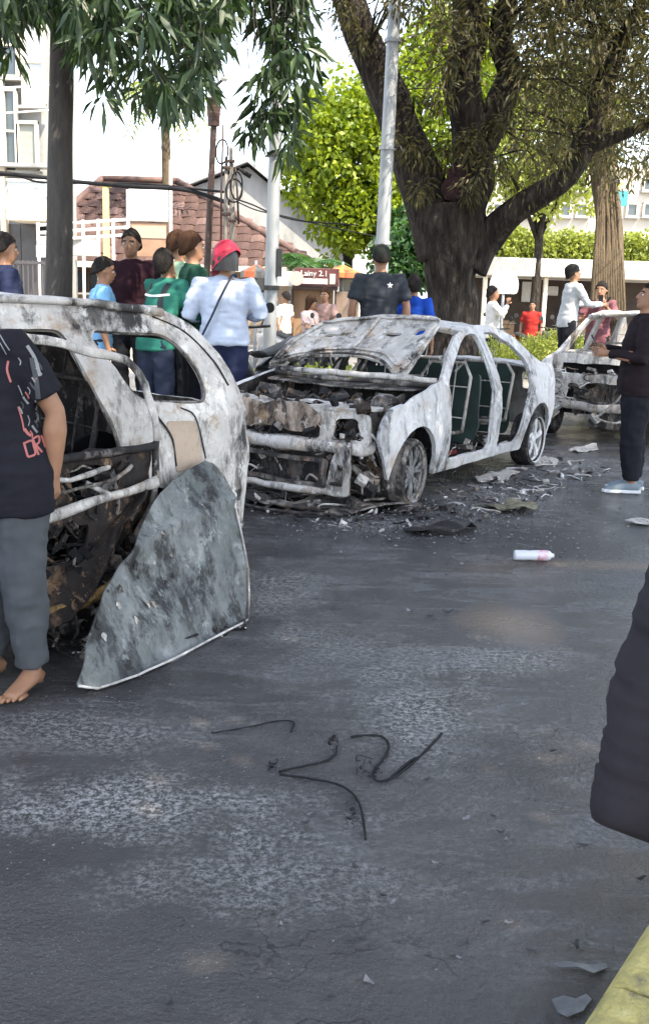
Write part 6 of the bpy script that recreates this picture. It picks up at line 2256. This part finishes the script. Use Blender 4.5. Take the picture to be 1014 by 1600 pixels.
for i in range(rows):
    f0 = i * th / slen
    xa, xb = E0.x + (R0.x - E0.x) * f0, E1.x + (R1.x - E1.x) * f0
    n = int((xb - xa) / tw)
    for j in range(n):
        p = Vector((xa + (j + .5) * (xb - xa) / n, 0, 0)) + Vector((0, E0.y, E0.z)) + up_ * (i * th)
        if cnt < 295:
            o = bpy.data.objects.new('roof_tile', tme[(i * 7 + j * 13 + (i * j) % 5) % 3 == 0])
            C.objects.link(o)
            o.parent = rf
            o.matrix_local = Matrix.Translation(p) @ Rt @ Matrix.Rotation(random.uniform(-.03, .03), 4, 'Z')
            cnt += 1
for a_, b2 in ((E0, R0), (R0, R1), (E1, R1)):
    MB().tube([a_ + Vector((0, 0, .05)), b2 + Vector((0, 0, .06))], .10, 8).build('ridge_cap', TILE2, rf, smooth=True)
MB().box(((E0.x + E1.x) / 2, 33.4, zE / 2 - .02), (E1.x - E0.x - .9, 5.6, zE - .06)).build('wall', mat('tan_wall', [(.3, (.26, .19, .13)), (.7, (.38, .29, .20))], 2, .85), hs)
for xa, xb in ((120, 160), (300, 335), (385, 415)):
    window(xa, 425, xb, 455, 30.58, hs, (2, 1), flat('brown_frame', (.10, .05, .03)))
MB().box(((E0.x + E1.x) / 2, 29.97, zE - .06), (E1.x - E0.x, .05, .16)).build('fascia', CREAM, hs)
# second gable further right with a pale wall
g2 = thing('pale_gable_house', 'pale house with grey roof edge behind the first grey pole', 'house')
a_, b2 = at(360, 330, Y=38), at(470, 420, Y=38)
MB().add([(a_.x - 2, 38, 0), (b2.x + 1.5, 38, 0), (b2.x + 1.5, 38, 3.0), (a_.x + .6, 38, 5.6), (a_.x - 2, 38, 4.6), (a_.x - 2, 44, 0), (b2.x + 1.5, 44, 0), (b2.x + 1.5, 44, 3.0), (a_.x + .6, 44, 5.6), (a_.x - 2, 44, 4.6)],
         [(0, 1, 2, 3, 4), (9, 8, 7, 6, 5), (1, 6, 7, 2), (4, 9, 5, 0)]).build('wall', WALLW, g2)
for p, q_ in (((b2.x + 1.9, 2.82), (a_.x + .6, 5.72)), ((a_.x + .6, 5.72), (a_.x - 2.3, 4.55))):
    MB().add([(p[0], 37.6, p[1]), (q_[0], 37.6, q_[1]), (q_[0], 44.4, q_[1]), (p[0], 44.4, p[1]), (p[0], 37.6, p[1] + .12), (q_[0], 37.6, q_[1] + .12), (q_[0], 44.4, q_[1] + .12), (p[0], 44.4, p[1] + .12)],
             [(3, 2, 1, 0), (4, 5, 6, 7), (0, 1, 5, 4), (1, 2, 6, 5), (2, 3, 7, 6), (3, 0, 4, 7)]).build('roof', flat('grey_sheet_roof', (.30, .31, .32)), g2)

# white billboard and brown poster frame in front of the tiles
bb = thing('billboard', 'blank white billboard with a brown panel below, in front of the tiled roof', 'billboard')
slab(201, 296, 264, 346, 28, .18, 'board', flat('bright_board', (.58, .58, .57)), bb, .02)
slab(203, 348, 264, 402, 28.05, .12, 'brown_panel', mat('brown_poster', [(.3, (.22, .13, .085)), (.7, (.34, .22, .15))], 1.5, .7), bb, .02)
slab(207, 353, 260, 372, 28.03, .02, 'poster_strip', flat('pale_brown', (.42, .32, .25)), bb, 0)
slab(264.5, 250, 269, 440, 27.95, .1, 'post', WHITE, bb, .01, True)
slab(198, 296, 200.5, 440, 28.0, .1, 'post', WHITE, bb, .01, True)
yp = thing('yellow_post', 'faded yellow post rising behind the white railing', 'post')
slab(161, 291, 170, 440, 27, .16, 'shaft', flat('faded_yellow', (.56, .50, .22)), yp, .02, True)
slab(157, 286, 174, 292, 26.98, .2, 'cap', flat('faded_yellow', (.56, .50, .22)), yp, .02)
# white railing on the forecourt
ra = thing('white_railing', 'white horizontal-bar railing in front of the tiled house', 'railing')
for k, y in enumerate((346, 358, 370)):
    a_, b2 = at(58, y + 6, Y=24), at(203, y - 3, Y=24.6)
    MB().tube([a_, b2], .035, 7).build('rail', WHITE, ra, smooth=True)
for k in range(7):
    x = 60 + k * 23.5
    a_ = at(x, 346 + 6 - 1.3 * k, Y=24 + .1 * k)
    MB().tube([Vector((a_.x, a_.y, 0)), a_ + Vector((0, 0, .06))], .035, 7).build('upright', WHITE, ra, smooth=True)
slab(112, 374, 157, 400, 24.3, .05, 'board', WALLW, ra, .01)
# dark gate and fence behind the navy onlooker
gt = thing('iron_gate', 'dark iron gate between the shop and the railing', 'gate')
x0, x1, _, _ = rect(14, 400, 74, 440, 22.5)
for k in range(9):
    MB().tube([(x0 + (x1 - x0) * k / 8, 22.5, 0), (x0 + (x1 - x0) * k / 8, 22.5, 2.0)], .022, 6).build('bar', flat('dark_iron', (.06, .055, .06)), gt)
for z in (.3, 1.95):
    MB().box(((x0 + x1) / 2, 22.5, z), (x1 - x0, .05, .06)).build('gate_rail', flat('dark_iron', (.06, .055, .06)), gt)

# kiosk
YK = 21.5
kk = thing('kiosk', 'brown street kiosk with a dark red signboard behind the motorbike riders', 'kiosk')
slab(452, 452, 520, 520, YK, 1.4, 'counter', mat('brown_ply', [(.3, (.20, .12, .07)), (.7, (.30, .19, .11))], 2, .8, stretch=(1, 1, .3)), kk, .02, True)
slab(458, 447, 528, 453, YK - .3, 1.9, 'shelf_roof', flat('dark_brown', (.05, .03, .025)), kk, .01)
slab(522, 456, 560, 520, YK + .3, .08, 'side_board', mat('grey_brown_ply', [(.3, (.19, .14, .11)), (.7, (.27, .21, .17))], 2, .8), kk, .01, True)
slab(530, 428, 562, 456, YK + .6, .06, 'back_sheet', flat('olive_sheet', (.30, .31, .24)), kk, .01)
for x in (456, 522, 545):
    slab(x, 440, x + 3, 520, YK - .1, .06, 'post', flat('dark_brown', (.05, .03, .025)), kk, 0, True)
ks_ = thing('kiosk_sign', 'dark red kiosk signboard with white lettering', 'sign')
slab(460, 419, 530, 447, YK - .35, .06, 'board', mat('dark_red_board', [(.3, (.06, .022, .024)), (.7, (.11, .035, .035))], 2, .5), ks_, .01)
slab(466, 435, 512, 443.5, YK - .37, .02, 'white_strip', flat('strip_white', (.55, .52, .48)), ks_, 0)
slab(515, 428, 524, 444, YK - .37, .02, 'pale_square', flat('pale_square', (.50, .46, .38)), ks_, 0)
x0, x1, z0, z1 = rect(474, 421, 508, 432, YK - .37)
letters('lettering', 'Lainy 2.1', .15, ((x0 + x1) / 2, YK - .362, z0 + .01), flat('letter_white', (.72, .70, .68)), ks_)
cx_ = rect(455, 425, 464, 445, YK)
MB().lathe([(0, -.01), (.14, -.01), (.14, .01), (0, .01)], 20, c=((cx_[0] + cx_[1]) / 2 + .06, YK - .39, (cx_[2] + cx_[3]) / 2), axis='Y').build('round_badge', flat('badge_pink', (.45, .33, .30)), ks_)
aw = thing('white_awning', 'white awning left of the kiosk signboard', 'awning')
slab(428, 424, 458, 447, YK - .2, .9, 'sheet', WHITE, aw, .02)
for x in (430, 452):
    slab(x, 447, x + 2, 520, YK - .15, .05, 'post', GALV, aw, 0, True)


def canopy(name, label, px0, py0, px1, py1, Y, m, m2, pole_px):
    """a shallow fabric parasol"""
    x0, x1, z0, z1 = rect(px0, py0, px1, py1, Y)
    c = Vector(((x0 + x1) / 2, Y, 0))
    t = thing(name, label, 'parasol', c)
    r = (x1 - x0) / 2
    n = 8
    for k in range(n):
        q0, q1 = 2 * PI * k / n, 2 * PI * (k + 1) / n
        vs = [(0, 0, z1), (r * math.cos(q0), r * math.sin(q0), z0 + .10), (r * math.cos(q1), r * math.sin(q1), z0 + .10), (r * math.cos(q0), r * math.sin(q0), z0), (r * math.cos(q1), r * math.sin(q1), z0)]
        MB().add(vs, [(0, 1, 2), (1, 3, 4, 2)]).build('canopy_panel', [m, m2][k % 2], t)
    MB().tube([(0, 0, 0), (0, 0, z1 + .05)], .025, 7).build('pole', GALV, t, smooth=True)
    return t


canopy('parasol', 'orange parasol right of the kiosk sign', 505, 413, 566, 434, YK + .5, flat('orange_cloth', (.62, .16, .06)), flat('amber_cloth', (.68, .26, .07)), 540)
canopy('parasol', 'orange and grey parasol behind the person in the red helmet', 376, 412, 424, 434, 17.5, flat('grey_cloth', (.16, .16, .15)), flat('orange_cloth', (.62, .16, .06)), 400)

# open pavilion on the right
YP = 30
pvn = thing('pavilion', 'long open pavilion with a flat white roof edge at the right', 'pavilion')
x0, x1, z0, z1 = rect(752, 407, 1150, 436, YP)
MB().box(((x0 + x1) / 2, YP + 2.5, (z0 + z1) / 2), (x1 - x0, 5.2, (z1 - z0))).build('roof_slab', flat('bright_fascia', (.62, .59, .53)), pvn, bevel=.03)
for k in range(5):
    x = x0 + .15 + (x1 - x0 - .3) * k / 4
    MB().box((x, YP + .2, z0 / 2), (.12, .12, z0 - .01)).build('post', CREAM, pvn, bevel=.02)
MB().box(((x0 + x1) / 2, YP + 4.6, z0 / 2), (x1 - x0 - .2, .15, z0 - .02)).build('back_wall', mat('dark_brown_wall', [(.3, (.05, .035, .03)), (.7, (.10, .075, .06))], 2, .8), pvn)
for k, (xa, xb, ya, yb) in enumerate(((815, 830, 440, 472), (850, 872, 447, 462), (930, 965, 445, 470))):  # lit windows in the dark interior, their light painted as white boards
    xx0, xx1, zz0, zz1 = rect(xa, ya, xb, yb, YP + 4.4)
    MB().box(((xx0 + xx1) / 2, YP + 4.45, (zz0 + zz1) / 2), (xx1 - xx0, .06, zz1 - zz0)).build('white_panel', WHITE, pvn, bevel=.03)
for k, (xa, xb) in enumerate(((775, 800), (880, 925), (940, 1000))):
    xx0, xx1, _, _ = rect(xa, 470, xb, 490, YP + 2)
    MB().box(((xx0 + xx1) / 2, YP + 1.8, .42), (xx1 - xx0, .7, .84)).build('bench_counter', mat('brown_ply', [], 1), pvn, bevel=.02)
sgn = thing('round_sign', 'white rounded sign standing by the man in white', 'sign', (at(786, 455, Y=22).x, 22, 0))
MB().tube([(0, 0, 0), (0, 0, 2.0)], .03, 7).build('post', GALV, sgn, smooth=True)
panel2d('plate', rnd_poly([(-.28, 1.62), (.28, 1.62), (.30, 1.85), (.20, 2.08), (-.20, 2.08), (-.30, 1.85)], .08), [], lambda u, v: (u, -.05, v), WHITE, sgn, .15, .03)
# far buildings
fbd = thing('pale_block', 'bright pale building behind the creeper hedge at the right', 'building')
x0, x1, z0, z1 = rect(745, 262, 1300, 480, 46)
MB().box(((x0 + x1) / 2, 50, z1 / 2), (x1 - x0, 8, z1)).build('wall', mat('beige_wall', [(.3, (.42, .38, .32)), (.7, (.56, .52, .45))], 1, .85), fbd)
for k in range(11):
    window(770 + k * 26, 318, 786 + k * 26, 338, 46, fbd, (1, 1), CREAM)
    if k % 2:
        window(770 + k * 26, 280, 786 + k * 26, 298, 46, fbd, (1, 1), CREAM)
bs_ = thing('blue_sign', 'teal and white sign behind the tan trunk at the right', 'sign', (at(948, 330, Y=40).x, 40, 0))
O = Vector(bs_.location)
MB().tube([(0, .05, 0), (0, .05, 4.6)], .07, 8).build('post', GALV, bs_, smooth=True)
for (xa, ya, xb, yb, m) in ((928, 302, 942, 338, 'teal_panel'), (956, 298, 980, 322, 'teal_panel'), (918, 342, 942, 364, 'white_panel')):
    x0, x1, z0, z1 = rect(xa, ya, xb, yb, 40)
    MB().box(((x0 + x1) / 2 - O.x, 0, (z0 + z1) / 2), (x1 - x0, .08, z1 - z0)).build(m, flat('teal', (.05, .32, .38)) if m == 'teal_panel' else WHITE, bs_, bevel=.02)
far_asphalt = MB().add([on(-40, 5.6, .004), on(90, 5.6, .004), on(90, 60, .004), on(-40, 60, .004)], [(0, 1, 2, 3)]).build('sunlit_asphalt', mat('pale_sunlit_asphalt', [(.3, (.22, .20, .17)), (.7, (.34, .31, .27))], .8, .9, .3, 20))  # asphalt across the street, its sunlight put into a pale beige colour
tag(far_asphalt, kind='structure')

# ---------------------------------------------------------------- litter on the road
def road_path(pts, z=.008):
    return [at(x, y, z=z) for x, y in pts]


def wire(label, strokes, r):
    t = thing('burnt_cable', label, 'cable')
    for pts in strokes:
        P = catmull(road_path(pts, r * 1.1), 5)
        P = [p + Vector((0, 0, .004 * abs(noise.noise(p * 9)))) for p in P]
        rr = [r * (1 + .35 * noise.noise(p * 30)) for p in P]
        MB().tube(P, rr, 6).build('strand', WIRE, t, smooth=True)
    return t


w1 = wire('bent burnt cable with a clump at its end, left of the two on the road', [[(526, 1166), (524, 1180), (505, 1190), (470, 1198), (436, 1206)], [(437, 1210), (480, 1216), (520, 1224), (548, 1238), (562, 1258), (568, 1285), (571, 1312)]], .0042)
rubble('charred_clump', w1, ((.045, .075), (3.60, 3.68), (.004, .028)), 14, [WIRE, SOOT], 31, (.006, .014))
rubble('charred_clump', w1, ((.10, .125), (3.02, 3.18), (.002, .014)), 10, [WIRE, SOOT], 32, (.006, .016))
rubble('charred_clump', w1, ((-.165, -.14), (3.40, 3.46), (.002, .018)), 10, [WIRE, SOOT], 33, (.006, .016))
w2 = wire('hooked burnt cable, right of the two on the road', [[(548, 1152), (575, 1150), (598, 1152), (607, 1166), (600, 1186), (584, 1204), (588, 1220), (612, 1216), (640, 1196), (668, 1170), (690, 1146)], [(612, 1214), (640, 1190), (656, 1182)]], .0048)
rubble('charred_clump', w2, ((.14, .23), (3.38, 3.50), (.002, .022)), 14, [WIRE, SOOT], 34, (.006, .014))
wire('thin stiff wire with a bent end lying beyond the burnt cables', [[(330, 1146), (390, 1136), (430, 1127), (458, 1128), (455, 1144)]], .0028)
# bottle
bp_ = at(833, 866, z=0.04)
bt = thing('plastic_bottle', 'crushed white plastic bottle with pink label lying on the road', 'bottle', (bp_.x, bp_.y, .033), math.radians(4))
MB().lathe([(0, -.125), (.030, -.122), (.033, -.11), (.033, -.05), (.030, -.02), (.033, .0), (.033, .02)], 16, axis='X').build('body', mat('milky_plastic', [(.3, (.60, .61, .66)), (.7, (.74, .75, .80))], 6, .3), bt, smooth='auto')
MB().lathe([(.0335, .02), (.034, .03), (.034, .085), (.0335, .09)], 16, axis='X').build('label', mat('pink_label', [(.4, (.55, .18, .26)), (.55, (.75, .62, .66))], 30, .4), bt, smooth='auto')
MB().lathe([(.033, .09), (.028, .105), (.014, .118), (.014, .13), (0, .13)], 16, axis='X').build('neck', mat('milky_plastic', [], 1), bt, smooth='auto')


def sheet(name, label, cat, poly, m, lift=.02, seed=0, thick=.006, crump=.02):
    P = [at(x, y, z=.0) for x, y in poly]
    c = sum(P, Vector()) / len(P)
    ol = [(p.x - c.x, p.y - c.y) for p in P]
    if sum(ol[i - 1][0] * ol[i][1] - ol[i][0] * ol[i - 1][1] for i in range(len(ol))) < 0:
        ol.reverse()
    t = thing(name, label, cat, (c.x, c.y, 0))
    panel2d('sheet', ol, [], lambda u, v: (u, v, thick + .006 + lift * (.5 + noise.noise(Vector((u * 6, v * 6, seed))))), m, t, max(.03, (max(q_[0] for q_ in ol) - min(q_[0] for q_ in ol)) / 12), thick, crumple=crump, seed=seed)
    return t


sheet('flattened_scrap', 'flattened olive scrap of trim on the road below the rear wheel of the sedan', 'scrap', [(742, 793), (775, 790), (800, 785), (838, 793), (836, 803), (800, 806), (770, 799)], burnt_mat('olive_scrap', (.30, .28, .20), (.12, .11, .08), .3, ((.2, .16, .08), .4), 8), .05, 3)
sheet('charred_scrap', 'low charred scrap on the road in front of the sedan', 'scrap', [(626, 830), (660, 822), (700, 826), (742, 824), (738, 832), (690, 838), (650, 840)], SOOT, .05, 4, crump=.03)
sheet('pale_scrap', 'thin pale strip on the road near the right edge', 'scrap', [(974, 818), (1000, 812), (1020, 816), (1018, 823), (990, 822)], ASH, .02, 5)
FOIL = mat('dark_wrapper', [(.3, (.05, .052, .06)), (.7, (.20, .205, .22))], 18, .35)
sheet('dark_wrapper', 'crumpled dark wrapper lying beside the yellow kerb', 'wrapper', [(866, 1518), (890, 1512), (925, 1514), (950, 1508), (955, 1520), (930, 1532), (905, 1524), (880, 1526)], FOIL, .018, 6, .002, .014)
sheet('pale_wrapper', 'pale folded wrapper against the foot of the yellow kerb', 'wrapper', [(866, 1572), (880, 1566), (898, 1572), (915, 1560), (924, 1568), (912, 1590), (890, 1600), (874, 1592)], mat('pale_wrapper', [(.3, (.07, .075, .08)), (.7, (.22, .225, .24))], 22, .5), .02, 7, .002, .014)
# small curled scraps and leaves
SCR = mat('curled_scrap', [(.3, (.02, .02, .022)), (.7, (.06, .06, .062))], 9, .6)
SCP = mat('ashen_scrap', [(.3, (.12, .12, .125)), (.7, (.26, .26, .265))], 9, .8)
rg = random.Random(77)
scm = []
for k in range(6):
    m = MB()
    n = 7
    vs = []
    for i in range(n):
        q_ = 2 * PI * i / n
        rr = rg.uniform(.55, 1.2)
        vs.append((rr * math.cos(q_), .45 * rr * math.sin(q_), .18 + .45 * abs(math.cos(q_)) * rg.uniform(.3, 1.2)))
    vs.append((0, 0, .05))
    m.add(vs, [(i, (i + 1) % n, n) for i in range(n)] + [((i + 1) % n, i, n) for i in range(0)])
    scm.append(m.mesh('scrap'))
spots = [(860, 1177, 9), (728, 1283, 10), (768, 1278, 7), (666, 1222, 8), (681, 1352, 7), (910, 1325, 11), (596, 1402, 9), (613, 1414, 9), (527, 1365, 7), (553, 1358, 7), (482, 1276, 8), (477, 1290, 9), (755, 1445, 10), (795, 1446, 9), (728, 1478, 10),
         (704, 1497, 6), (718, 1500, 6), (829, 1489, 8), (900, 1483, 14), (923, 1455, 7), (561, 1470, 10), (548, 1474, 7), (575, 1538, 12), (388, 1465, 7), (428, 1432, 9), (440, 1448, 7), (265, 1572, 14), (780, 1303, 7), (790, 1316, 7), (733, 1367, 5), (1000, 1378, 12), (820, 1104, 8), (868, 1144, 7), (700, 960, 10),
         (640, 958, 8), (672, 965, 9), (980, 1262, 8), (640, 1440, 6), (516, 1560, 9), (835, 1255, 6)]
for k, (x, y, sz) in enumerate(spots):
    p = at(x, y, z=0)
    me = scm[k % 6]
    if len(me.materials) == 0:
        me.materials.append(SCP if k % 3 == 1 else SCR)
    o = bpy.data.objects.new('curled_scrap', me)
    C.objects.link(o)
    s_ = sz * 1.1 * (p.y + .4) / FPX
    o.scale = (s_, s_, s_)
    o.location = (p.x, p.y, .004)
    o.rotation_euler.z = rg.uniform(0, 6.3)
    if y < 1000:
        reg = 'between the minivan and the bottle' if x < 760 else 'near the bottle'
    elif y < 1230:
        reg = 'right of the hooked cable, level with it' if x > 640 else 'beside the burnt cables'
    elif y < 1340:
        reg = 'left of the burnt cable ends' if x < 560 else 'below the hooked cable' if x < 850 else 'beside the crouching person'
    elif y < 1430:
        reg = 'below the burnt cable ends' if x < 700 else 'below the crouching elbow'
    elif y < 1520:
        reg = 'at the bottom left of the bare road' if x < 500 else 'at the bottom centre of the bare road' if x < 650 else 'left of the dark wrapper' if x < 860 else 'just above the dark wrapper'
    else:
        reg = 'at the very bottom edge, left' if x < 400 else 'at the very bottom edge, centre'
    size = 'tiny' if sz <= 7 else 'small' if sz <= 9 else 'palm-sized'
    tag(o, f"{size} {'ashen' if me.materials[0] == SCP else 'dark'} curled scrap on the asphalt {reg}", 'scrap', 'small scraps scattered over the asphalt')
# ash and chips that nobody could count
n = 5200
m = MB()
for i in range(n):
    t = rg.random()
    if t < .45:
        x, y = rg.gauss(770, 95), rg.gauss(775, 45)
    elif t < .60:
        x, y = rg.gauss(560, 80), rg.gauss(815, 18)
    elif t < .80:
        x = rg.uniform(0, 720)
        y = 1285 - (x / 720) * 160 + rg.gauss(0, 60)
    elif t < .9:
        x, y = rg.gauss(200, 110), rg.gauss(1090, 45)
    else:
        x, y = rg.uniform(0, 1000), rg.uniform(850, 1600)
    if y < 700:
        continue
    p = at(x, y, z=0)
    if p.x < -3 or p.y > 14:
        continue
    s_ = rg.uniform(.0025, .008) * (1.9 if t < .6 else .6)
    q_ = rg.uniform(0, 6.3)
    ax, ay = Vector((math.cos(q_), math.sin(q_), 0)), Vector((-math.sin(q_), math.cos(q_), 0))
    e = rg.uniform(.3, 1)
    z = .007
    m.add([p + ax * s_ + Vector((0, 0, z)), p + ay * s_ * e + Vector((0, 0, z + s_ * .4)), p - ax * s_ + Vector((0, 0, z)), p - ay * s_ * e + Vector((0, 0, z)), p + Vector((0, 0, z + s_ * .7))],
          [(0, 1, 4), (1, 2, 4), (2, 3, 4), (3, 0, 4)], 0 if rg.random() < (.4 if t < .6 else .22) else 1)
o = m.build('ash_flakes', [SCP, SCR])
tag(o, 'pale ash flakes and dark chips strewn over the road', 'ash', kind='stuff')
# larger ashen leftovers round the rear wheel of the sedan
for k, (poly, lab) in enumerate((([(822, 722), (850, 716), (872, 722), (866, 728), (840, 730)], 'pale torn scrap lying at the rear wheel of the middle sedan'), ([(740, 748), (790, 738), (812, 741), (780, 750), (752, 756)], 'long pale strip of trim under the sill of the middle sedan'),
                                 ([(886, 703), (930, 698), (936, 704), (900, 709)], 'thin pale strip on the road between the sedan and the man in black'), ([(600, 800), (640, 790), (660, 796), (632, 806)], 'grey torn scrap beside the front wheel of the middle sedan'))):
    sheet('ashen_scrap', lab, 'scrap', poly, [ASH, SCORCH][k == 3], .03, 20 + k, .008, .03)
